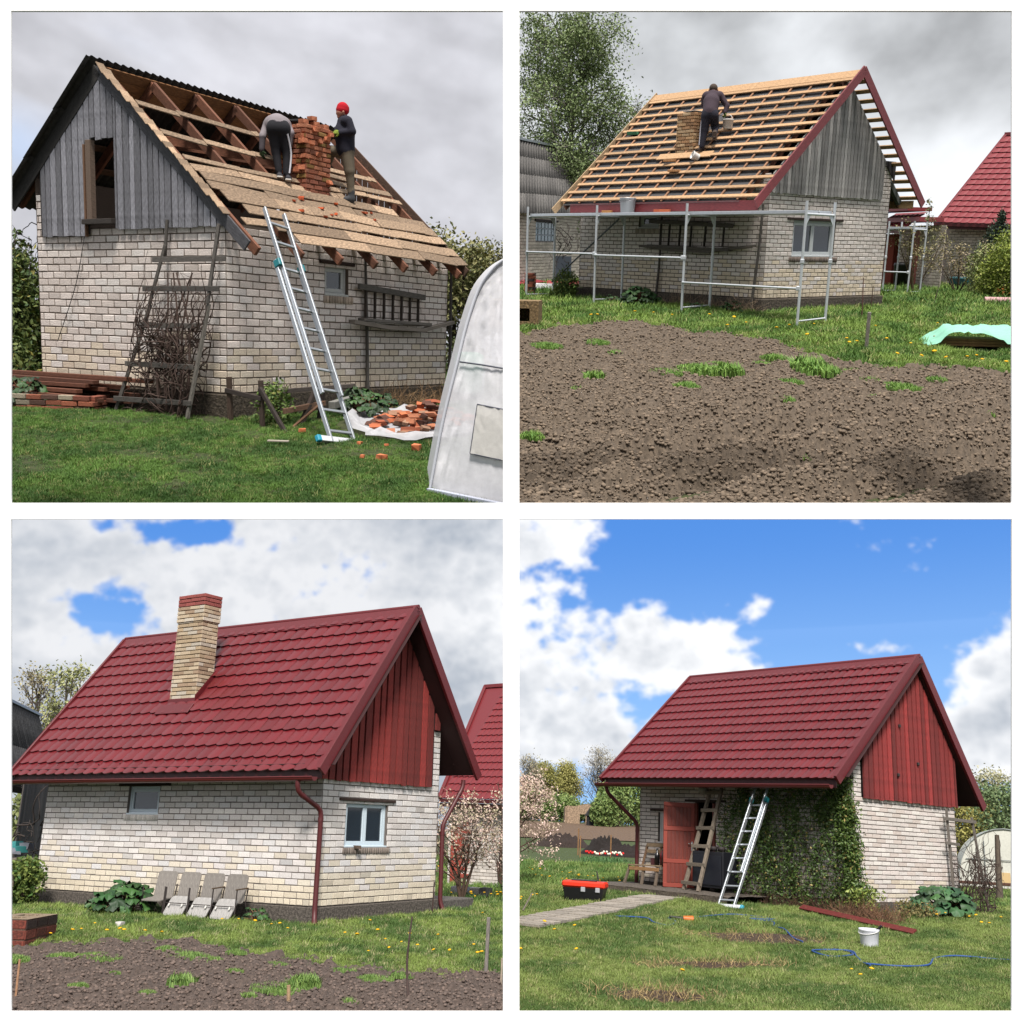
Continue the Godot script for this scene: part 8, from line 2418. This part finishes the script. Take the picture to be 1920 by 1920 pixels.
func yard_e() -> void:
	# path of slabs
	var path := setting("path", fan_mesh(1, 1, 0.0, 0.001, 50.0, 50.1, func(_x: float, _z: float, _u: float, _k: float) -> float: return -3.0), mat(Color(0.5, 0.46, 0.42), 0.95))
	var p0 := Vector2(-3.42, 1.75); var p1 := Vector2(-1.62, 7.2)
	var dir := (p1 - p0).normalized()
	var sd := Vector2(-dir.y, dir.x)
	var base := st()
	flat(base)
	var n := 24
	for i in n:
		var q0 := p0.lerp(p1, float(i) / n); var q1 := p0.lerp(p1, float(i + 1) / n)
		quad(base, on_ground(q0.x - sd.x * 0.40, q0.y - sd.y * 0.40, 0.03), on_ground(q0.x + sd.x * 0.40, q0.y + sd.y * 0.40, 0.03), on_ground(q1.x + sd.x * 0.40, q1.y + sd.y * 0.40, 0.03), on_ground(q1.x - sd.x * 0.40, q1.y - sd.y * 0.40, 0.03))
	path.mesh = done(base)
	for i in n:
		for k in 2:
			var q := p0.lerp(p1, (i + 0.5) / n) + sd * (k - 0.5) * 0.40
			put(path, "paving_slab", box_mesh(Vector3(0.392, 0.05, 0.236), 0.006), mat(shade(Color(0.60, 0.57, 0.53), 0.08), 0.95, "fine", Vector3.ONE * 1.2, "n_fine", 0.8), Transform3D(Basis(Vector3.UP, atan2(dir.x, dir.y) + rv(-0.01, 0.01)), on_ground(q.x, q.y, 0.045 + rv(-0.006, 0.006))))
	# toolbox
	var t := thing("toolbox", "black toolbox with an orange lid standing on the grass", "toolbox", on_ground(-3.62, 3.85), 0.62)
	var black := mat(Color(0.035, 0.037, 0.045), 0.45)
	var s := st()
	lathe_box(s, 0.70, 0.34, 0.0, 0.82, 0.40, 0.27)
	put(t, "body", done(s), black)
	put(t, "lid", box_mesh(Vector3(0.86, 0.12, 0.44), 0.03), mat(Color(0.80, 0.17, 0.05), 0.5), Transform3D(Basis.IDENTITY, V(0, 0.33, 0)))
	put(t, "handle", box_mesh(Vector3(0.5, 0.035, 0.14), 0.012), mat(Color(0.16, 0.13, 0.13), 0.5), Transform3D(Basis.IDENTITY, V(-0.02, 0.40, 0)))
	for sg in [-0.05, 0.24]:
		put(t, "latch", box_mesh(Vector3(0.09, 0.09, 0.02), 0.008), mat(Color(0.7, 0.71, 0.73), 0.4, "", Vector3.ONE, "", 1.0, 0.5), Transform3D(Basis.IDENTITY, V(sg + 0.05, 0.24, 0.212)))
	stick("short dark stick leaning beside the porch step", [on_ground(-5.2, 1.9), on_ground(-5.5, 1.75, 0.42)], 0.025, Color(0.2, 0.18, 0.16))
	# hose with nozzle
	var hose := [[-1.75, 4.9], [-1.25, 4.6], [-0.9, 4.75], [-0.55, 4.75], [-0.75, 4.35], [-1.05, 4.2], [-0.95, 3.7], [-1.05, 3.2], [-0.93, 2.6], [-0.5, 2.3], [-0.2, 2.3], [-0.15, 2.55], [-0.45, 2.7], [-0.2, 2.85], [0.1, 2.75], [0.35, 3.05], [0.75, 3.3], [1.3, 3.8], [1.75, 4.15]]
	hose_run("blue garden hose looping over the grass below the aluminium ladder", hose)
	hose_run("blue hose loop lying in the grass left of the white bucket", [[2.2, 4.3], [2.55, 4.2], [2.85, 4.45], [2.75, 4.85], [2.4, 4.8], [2.3, 4.5], [2.6, 4.15], [2.95, 4.5], [3.25, 4.8], [3.5, 5.0]])
	hose_run("end of the blue hose snaking through the grass at the right", [[3.35, 4.9], [3.75, 4.7], [3.9, 4.2], [3.6, 3.5], [3.65, 3.1], [3.85, 2.85], [4.1, 2.65], [4.5, 2.2], [4.9, 2.0]])
	t = thing("hose_nozzle", "orange and black hose nozzle lying on the grass", "nozzle", on_ground(-0.78, 4.05, 0.06), 0.9)
	put(t, "grip", tube_mesh([V(-0.05, 0, 0), V(-0.3, 0.02, 0)], 0.03, 0.02, 8), mat(Color(0.04, 0.04, 0.04), 0.5))
	put(t, "head", tube_mesh([V(-0.05, 0, 0), V(0.12, 0.0, 0)], 0.045, 0.055, 10), mat(Color(0.85, 0.36, 0.06), 0.5))
	bucket("bucket", "white plastic bucket with a dark brush handle standing on the lawn", on_ground(2.42, 3.35, 0.0), 0.155, 0.28, Color(0.86, 0.87, 0.91))
	lone("paint_brush", "dark handle sticking out of the white bucket", "brush", tube_mesh([V(0, 0, 0), V(0.14, 0.14, -0.06)], 0.016, 0.02, 7), black, on_ground(2.47, 3.35, 0.2))
	var pa := on_ground(-0.72, 0.82, 0.10); var pb := on_ground(2.1, 1.52, 0.07)
	var pl := put(self, "plank", box_mesh(Vector3(snappedf(pa.distance_to(pb), 0.01), 0.035, 0.13), 0.005), wood(Color(0.46, 0.15, 0.13)), D * along(pa, pb, V(0, 1, 0.6).normalized()))
	tag(pl, "long red painted plank lying on the grass before the house corner", "plank")
	var rg := Color(0.16, 0.31, 0.20)
	rhubarb("big spreading rhubarb at the gable wall beside the brick planter", on_ground(0.75, -1.75), 0.72, 46, rg)
	bush("peony", "reddish green peony shoots between dry stems and rhubarb", "shrub", on_ground(0.85, -0.3), [[0, 0.15, 0, 0.3, 0.22, 0.3], [0.2, 0.12, -0.4, 0.25, 0.2, 0.25]], 700, 0.03, [Color(0.09, 0.09, 0.03), Color(0.22, 0.17, 0.06)], 0.008)
	brick_bed("brick_planter", "low open brick planter at the far end of the gable wall", V(0.42, -0.25, -3.0), 1.1, 0.95, 0.75, 0.2, [Color(0.55, 0.32, 0.26), Color(0.5, 0.42, 0.36), Color(0.48, 0.28, 0.24)])
	t = thing("wooden_trellis", "grey wooden trellis standing at the far end of the gable wall", "trellis", V(0.1, -0.22, -3.9))
	var o := V(0.1, -0.22, -3.9)
	var gw := wood(Color(0.48, 0.45, 0.42), 0)
	beam(t, "post", V(0.14, -0.25, -3.35) - o, V(0.12, 1.93, -3.25) - o, 0.05, 0.05, gw)
	beam(t, "post", V(0.30, -0.25, -4.45) - o, V(0.14, 1.80, -4.25) - o, 0.05, 0.05, gw)
	beam(t, "crossbar", V(0.18, 1.72, -3.02) - o, V(0.18, 1.70, -4.35) - o, 0.03, 0.07, gw)
	beam(t, "crossbar", V(0.18, 1.22, -3.05) - o, V(0.18, 1.20, -3.6) - o, 0.03, 0.06, gw)
	var vs := st()
	tangle(vs, V(0.35, -0.22, -3.95), V(0.3, 1.55, -3.95), V(0.28, 0.17, 0.62), 120, 0.011)
	lone("bare_vine", "leafless brown vine tangled on the trellis at the gable wall end", "vine", done(vs), wood(Color(0.30, 0.23, 0.2)), Vector3.ZERO)
	# bare earth
	var m := mat(Color(0.33, 0.26, 0.20), 1.0, "strong", Vector3.ONE * 2.0, "n_coarse", 1.4)
	var nn := patches(95, 1.6)
	for e in [[1.0, 4.35, 1.35, 0.75, -0.95], [2.25, 6.9, 1.3, 0.28, -1.1], [3.25, 9.1, 0.75, 0.45, -1.0]]:
		var ca := cos(e[4]); var sa := sin(e[4])
		setting("bare_earth", crumpled(26, 26, func(a: float, b: float) -> Vector3:
			var an := a * TAU
			var r: float = b * (1.0 + 0.45 * nn.get_noise_2d(cos(an) * 1.3 + e[0], sin(an) * 1.3))
			var x: float = e[0] + (cos(an) * e[2] * ca - sin(an) * e[3] * sa) * r
			var z: float = e[1] + (cos(an) * e[2] * sa + sin(an) * e[3] * ca) * r
			return V(x, gy(x, z) + 0.025 - 0.055 * b * b + nn.get_noise_2d(x * 4.0, z * 4.0) * 0.03, z)), m)
		straw("dry_grass", "dry straw on the bare earth patch " + ("below the blue hose" if e[0] < 1.5 else ("in the middle of the lawn" if e[0] < 3.0 else "at the bottom edge")), on_ground(e[0] - ca * e[2] * 0.8, e[1] - sa * e[2] * 0.8), on_ground(e[0] + ca * e[2] * 0.8, e[1] + sa * e[2] * 0.8), e[3] * 0.9, 0.16, 420, Color(0.55, 0.48, 0.34), "dry grass")
	var ok := func(x: float, z: float, _u: float, _k: float) -> float:
		if x < 0.05 and x > -6.3 and z < (1.62 if x < -1.9 else 0.1) and z > -3.9: return 0.0
		var q := Vector2(x, z) - p0
		if q.dot(dir) > -0.2 and absf(q.dot(sd)) < 0.40 and q.dot(dir) < 5.6: return 0.0
		for e in [[1.0, 4.35, 1.4, 0.85, -0.95], [2.25, 6.9, 1.35, 0.36, -1.1], [3.25, 9.1, 0.85, 0.55, -1.0]]:
			var c := cos(e[4]); var s2 := sin(e[4])
			var rel := Vector2(x - e[0], z - e[1])
			if Vector2((rel.x * c + rel.y * s2) / e[2], (-rel.x * s2 + rel.y * c) / e[3]).length() < 0.8 + nn.get_noise_2d(x * 3.0, z * 3.0) * 0.5: return 0.06
		if x < -20.0: return 0.0
		return 1.0
	grass("trampled light green lawn in front of the porch", 80000, -0.004, 0.60, 1.15, 2.4, ok, 0.075, [Color(0.07, 0.128, 0.022), Color(0.18, 0.24, 0.055), Color(0.31, 0.30, 0.13)], patches(96, 0.55))
	grass("brighter lawn farther back beside the porch house", 32000, 0.0, 0.62, 2.4, 7.3, ok, 0.09, [Color(0.06, 0.13, 0.02), Color(0.14, 0.22, 0.045), Color(0.26, 0.28, 0.1)], patches(97, 0.5))
	var ds: Array = []
	for k in 26: ds.append(Vector2(-4.2 + rv(-0.8, 0.7), 5.35 + rv(-0.7, 0.7)))
	for k in 46: ds.append(Vector2(rv(-13.5, -6.8), rv(-3.0, 1.2)))
	for k in 9: ds.append(Vector2(1.7 + rv(-0.8, 0.7), -0.9 + rv(-1.2, 0.9)))
	for e in [[3.9, 5.6], [4.05, 5.8], [3.8, 5.9], [4.0, 6.0], [1.0, 8.3], [-0.6, 7.3], [-0.9, 6.6], [-1.3, 6.9], [0.5, 8.9], [2.7, 8.0]]: ds.append(Vector2(e[0], e[1]))
	dandelions("yellow dandelion in the lawn around the porch house", "dandelions around the porch house", ds, 0.04)

func lathe_box(s: SurfaceTool, w0: float, d0: float, y0: float, w1: float, d1: float, y1: float) -> void:
	flat(s)
	var a := [V(-w0 / 2, y0, d0 / 2), V(w0 / 2, y0, d0 / 2), V(w0 / 2, y0, -d0 / 2), V(-w0 / 2, y0, -d0 / 2)]
	var b := [V(-w1 / 2, y1, d1 / 2), V(w1 / 2, y1, d1 / 2), V(w1 / 2, y1, -d1 / 2), V(-w1 / 2, y1, -d1 / 2)]
	for i in 4: quad(s, a[i], a[(i + 1) % 4], b[(i + 1) % 4], b[i])
	quad(s, b[0], b[1], b[2], b[3])

func hose_run(label: String, pts: Array) -> void:
	var p: Array = []
	for e in pts: p.append(on_ground(e[0], e[1], 0.036 + 0.015 * sin(e[0] * 5.0 + e[1] * 3.0)))
	lone("garden_hose", label, "hose", tube_mesh(bend(p, 6), 0.013, 0.013, 6), mat(Color(0.10, 0.26, 0.50), 0.6), Vector3.ZERO)

func tunnel(label: String, at: Vector3, yaw: float, w: float, h: float, l: float, cover: Color, post: bool) -> void:
	# arched film tunnel: x across, z along
	var t := thing("greenhouse", label, "greenhouse", at, yaw)
	var arc := func(a: float) -> Vector3: return V(-cos(a * PI) * w * 0.5, pow(sin(a * PI), 0.75) * h, 0)
	put(t, "cover", crumpled(24, 8, func(a: float, b: float) -> Vector3: return arc.call(a) + V(0, 0.012 * sin(b * 37.0), -b * l)), film(cover, 1.0))
	put(t, "end_wall", crumpled(24, 10, func(a: float, b: float) -> Vector3:
		var p: Vector3 = arc.call(a)
		return V(p.x, p.y * (1.0 - b), -0.03 - 0.01 * sin(b * 9.0 + a * 5.0))), film(cover.darkened(0.06), 1.0))
	for k in 3:
		var hp: Array = []
		for i in 17: hp.append(arc.call(i / 16.0) * 1.006 + V(0, 0, -l * 0.3 * k))
		put(t, "hoop", tube_mesh(hp, 0.02, 0.02, 6), mat(Color(0.5, 0.52, 0.52), 0.6))
	put(t, "tie_bar", tube_mesh([V(-w * 0.42, h * 0.5, 0.01), V(w * 0.42, h * 0.5, 0.01)], 0.014, 0.014, 5), mat(Color(0.4, 0.42, 0.42), 0.6))
	beam(t, "sill_board", V(-w * 0.5, 0.06, 0.02), V(w * 0.5, 0.06, 0.02), 0.03, 0.14, wood(Color(0.33, 0.2, 0.15)))
	if post:
		for sg in [-0.22, 0.22]: beam(t, "door_post", V(sg * w, 0, 0.015), V(sg * w, h * 0.8, 0.015), 0.03, 0.03, mat(Color(0.4, 0.42, 0.42), 0.6), V(1, 0, 0))
		put(t, "vent", box_mesh(Vector3(0.4, 0.4, 0.02), 0.004), mat(Color(0.72, 0.62, 0.45), 0.8), Transform3D(Basis.IDENTITY, V(-0.1, 0.45, 0.02)))

func backdrop_e() -> void:
	tunnel("white arched film greenhouse behind the trellis at the right edge", V(-6.6, -0.2, -18.9), 0.55, 3.1, 2.1, 4.0, Color(0.84, 0.84, 0.80), true)
	tunnel("pale green film greenhouse half hidden behind the left house corner", V(-13.0, -0.15, -8.6), 0.75, 1.75, 1.7, 5.0, Color(0.62, 0.67, 0.58), false)
	stick("grey wooden post standing before the right hand greenhouse", [on_ground(-3.2, -11.7), on_ground(-3.15, -11.7, 1.8)], 0.1, Color(0.42, 0.37, 0.32), "wooden_post", "post")
	lone("raised_plank", "long brown plank shelf before the right hand greenhouse", "plank", box_mesh(Vector3(2.4, 0.08, 0.3), 0.01), wood(Color(0.38, 0.24, 0.17)), on_ground(-4.3, -13.2, 0.42), 0.95)
	# ploughed field, earth heaps, flower row
	setting("field", fan_mesh(30, 30, -0.005, 0.3, 7.3, 10.8, func(x: float, z: float, _u: float, _k: float) -> float: return gy(x, z) + far_rise(x, z) + 0.06), mat(Color(0.50, 0.40, 0.31), 1.0, "strong", Vector3.ONE * 0.3, "n_coarse", 1.0))
	for e in [[1138, 58.0, 1.5, 1.0, 0.7, "large heap of dark earth beyond the flower row", Color(0.15, 0.12, 0.11)], [1165, 57.0, 1.6, 0.7, 0.8, "lower end of the dark earth heap next to the greenhouse", Color(0.17, 0.13, 0.12)], [1055, 66.0, 1.9, 0.85, 0.8, "brown earth mound behind the blossom branches", Color(0.24, 0.19, 0.17)]]:
		var n2 := patches(int(e[2] * 10), 0.9)
		lone("earth_heap", e[5], "earth heap", crumpled(30, 18, func(a: float, b: float) -> Vector3:
			var an := a * TAU
			var x: float = cos(an) * e[2] * b; var z: float = sin(an) * e[2] * 0.55 * b
			return V(x, (1.0 - b * b) * e[3] * (0.75 + 0.8 * absf(n2.get_noise_2d(x * 1.6, z * 1.6))) - 0.1, z)), mat(e[6], 1.0, "strong", Vector3.ONE, "n_coarse", 1.5), far_spot(e[0], e[1]), e[4])
	var leaves: Array = []; var cols: Array = []
	for k in 26:
		var f := k / 26.0
		var p := far_spot(lerpf(1100.0, 1172.0, f), 47.0 + rv(-1.0, 1.0))
		for j in 4:
			leaves.append(Transform3D(Basis(Vector3.UP, rv(0, 6)).scaled(Vector3.ONE * rv(0.25, 0.4)), p + V(rv(-0.1, 0.1), 0, rv(-0.1, 0.1)))); cols.append(Color(0.06, 0.14, 0.04))
		lone("tulip", "red or white tulip in the row before the dark earth heap", "tulip", lathe_mesh([Vector2(0.001, 0), Vector2(0.6, 0.3), Vector2(0.75, 0.9), Vector2(0.4, 1.4), Vector2(0.001, 1.2)], 8), mat(Color(0.75, 0.06, 0.05) if k % 4 == 1 or k < 5 else Color(0.86, 0.84, 0.76), 0.7), p + V(0, rv(0.32, 0.42), 0), 0.0, "tulips before the dark earth").scale *= Vector3.ONE * 0.07
	scatter("flower_leaves", "green leaves of the tulip row", "leaves", meshes["tuft1"], vmat(0.7, "", Vector3.ONE, "", 1.0, 0.3), leaves, cols)
	stake("tall thin stake before the brown earth mound", far_spot(1085, 56.0), 1.3, 0.06, Color(0.6, 0.45, 0.3))
	stake("thin stake at the left end of the dark earth heap", far_spot(1089, 53.0), 1.0, 0.055, Color(0.62, 0.46, 0.3))
	stake("thin stake in the middle of the dark earth heap", far_spot(1146, 54.0), 1.1, 0.05, Color(0.62, 0.46, 0.3))
	# far ruin and shed
	var at := V(-71.2, 0, -58.6)
	at.y = gy(at.x, at.z) + far_rise(at.x, at.z)
	var t := thing("ruin", "small roofless pale building far away across the field", "building", at, 0.9)
	var cr := mat(Color(0.70, 0.60, 0.50), 0.95, "strong", Vector3.ONE * 0.5)
	put(t, "wall", slab_mesh([Vector2(-1.6, -0.3), Vector2(-0.25, -0.3), Vector2(-0.25, 1.0), Vector2(0.35, 1.0), Vector2(0.35, -0.3), Vector2(1.7, -0.3), Vector2(1.7, 1.9), Vector2(0.4, 2.05), Vector2(-0.9, 1.75), Vector2(-1.6, 1.8)], Transform3D.IDENTITY, -0.15, 0.15), cr)
	put(t, "wall", box_mesh(Vector3(0.3, 2.0, 2.4), 0.02), cr, Transform3D(Basis.IDENTITY, V(-1.62, 0.7, -1.3)))
	put(t, "wall", box_mesh(Vector3(0.3, 2.0, 2.4), 0.02), cr, Transform3D(Basis.IDENTITY, V(1.72, 0.7, -1.3)))
	at = V(-66.8, 0, -56.2)
	at.y = gy(at.x, at.z) + far_rise(at.x, at.z)
	t = thing("shed", "small dark shed with a peaked roof next to the far ruin", "shed", at, 0.9)
	put(t, "wall", box_mesh(Vector3(1.5, 1.2, 1.5), 0.02), mat(Color(0.12, 0.12, 0.13), 0.9), Transform3D(Basis.IDENTITY, V(0, 0.4, 0)))
	put(t, "roof", slab_mesh([Vector2(-0.95, 0.95), Vector2(0.95, 0.95), Vector2(0.3, 1.7), Vector2(-0.5, 1.7)], Transform3D.IDENTITY, -0.8, 0.9), mat(Color(0.08, 0.08, 0.10), 0.8))
	# far trees; every one stands on the rising field edge
	var far := [["tall bare tree with a round crown at the left of the far tree row", 990, 7.6, 0.0, [Color(0.22, 0.2, 0.14), Color(0.36, 0.33, 0.24)], 2600, 0.28], ["olive tree in new leaf, second in the far tree row", 1015, 6.8, 0.3, [Color(0.16, 0.16, 0.035), Color(0.34, 0.32, 0.10)], 9000, 0.3], ["broad olive tree in the middle of the far tree row", 1060, 7.3, 0.6, [Color(0.17, 0.17, 0.04), Color(0.36, 0.33, 0.11)], 10000, 0.3],
		["bare dark tree with a flat crown above the red eave", 1122, 9.6, 0.2, [Color(0.2, 0.18, 0.13), Color(0.34, 0.31, 0.24)], 2000, 0.24], ["second bare tree joined to the flat crowned one", 1145, 8.8, 0.5, [Color(0.22, 0.19, 0.13), Color(0.36, 0.32, 0.24)], 2000, 0.24]]
	for e in far:
		var d := far_spot(e[1], 128.0 + e[3] * 10.0)
		plant("far_tree", e[0], "tree", d, {"h": e[2], "stems": 2, "lean": 0.06, "trunk_r": 0.14, "start": 0.3, "limbs": 22, "limb": 2.3, "levels": 2, "kids": 4, "leaves": e[5], "leaf": e[6] * 0.42, "cols": e[4], "clump": 0.35, "up": 0.2, "bark": Color(0.26, 0.23, 0.2), "clip": true})
	for e in [["fresh green round tree right of the far shed", 1152, 108.0, 5.4, 1.7], ["second fresh green tree behind the left house corner", 1195, 112.0, 6.2, 1.9], ["small green bush beside the far shed", 1135, 106.0, 3.4, 1.2], ["low bushes under the far olive trees", 1040, 122.0, 3.2, 3.0], ["dark low growth at the left end of the far tree row", 985, 122.0, 3.6, 2.0]]:
		var d := far_spot(e[1], e[2])
		var h: float = e[3]
		bush("far_bush", e[0], "tree", d, [[0, h * 0.45, 0, e[4], h * 0.5, e[4]], [e[4] * 0.5, h * 0.65, 0, e[4] * 0.6, h * 0.33, e[4] * 0.6], [-e[4] * 0.6, h * 0.4, 0.3, e[4] * 0.7, h * 0.4, e[4] * 0.7]], 4200, 0.16, [Color(0.07, 0.13, 0.03), Color(0.22, 0.29, 0.09)], 0.06)
	var hl: Array = []
	var h0 := far_spot(968, 138.0)
	for k in 9:
		var hp := far_spot(978.0 + k * 31.0, 138.0) - h0
		hl.append([hp.x, 1.2, hp.z, 2.0, rv(1.3, 2.1), 1.2])
	bush("far_hedge", "long low hedge along the far end of the ploughed field", "hedge", h0, hl, 9000, 0.2, [Color(0.06, 0.10, 0.03), Color(0.20, 0.24, 0.08)], 0.05)
	plant("blossom_tree", "pink blossoming apple branches reaching in at the left edge", "tree", on_ground(-8.35, 2.2), {"h": 3.0, "stems": 3, "lean": 0.22, "trunk_r": 0.05, "start": 0.2, "limbs": 13, "limb": 1.25, "levels": 2, "kids": 3, "leaves": 3600, "leaf": 0.034, "cols": [Color(0.74, 0.54, 0.50), Color(0.40, 0.34, 0.22)], "clump": 0.07, "bark": Color(0.33, 0.25, 0.21), "clip": true, "rise": 0.35, "up": 0.03})
	for e in [["tall hazy budding tree behind the right gable end", 1845, 62.0, 5.6, [Color(0.24, 0.24, 0.13), Color(0.42, 0.40, 0.26)], 5000], ["olive tree low behind the right hand greenhouse", 1818, 58.0, 3.6, [Color(0.22, 0.21, 0.05), Color(0.36, 0.33, 0.10)], 5000], ["dense green tree at the right edge above the greenhouse", 1893, 52.0, 4.6, [Color(0.07, 0.12, 0.05), Color(0.18, 0.24, 0.10)], 7000], ["low olive bushes between the right hand trees", 1868, 60.0, 3.0, [Color(0.2, 0.2, 0.06), Color(0.34, 0.33, 0.13)], 5000]]:
		var d := far_spot(e[1], e[2])
		plant("back_tree", e[0], "tree", d, {"h": e[3], "stems": 3, "lean": 0.2, "trunk_r": 0.07, "start": 0.1, "limbs": 14, "limb": 1.5, "levels": 2, "kids": 4, "leaves": e[5], "leaf": 0.085, "cols": e[4], "clump": 0.25, "up": 0.15, "bark": Color(0.3, 0.27, 0.22)})

# ground point seen at picture column px at a given depth
func far_spot(px: float, depth: float) -> Vector3:
	var ray: Vector3 = D.affine_inverse().basis * (Basis(Vector3.RIGHT, deg_to_rad(16.6)) * Vector3((px - 960.0) / 2000.0, -0.3, -1.0))
	var h := Vector2(ray.x, ray.z).normalized()
	var c := Vector2(Q.cam.x, Q.cam.z) + h * depth * 1.02
	return V(c.x, gy(c.x, c.y) + far_rise(c.x, c.y), c.y)
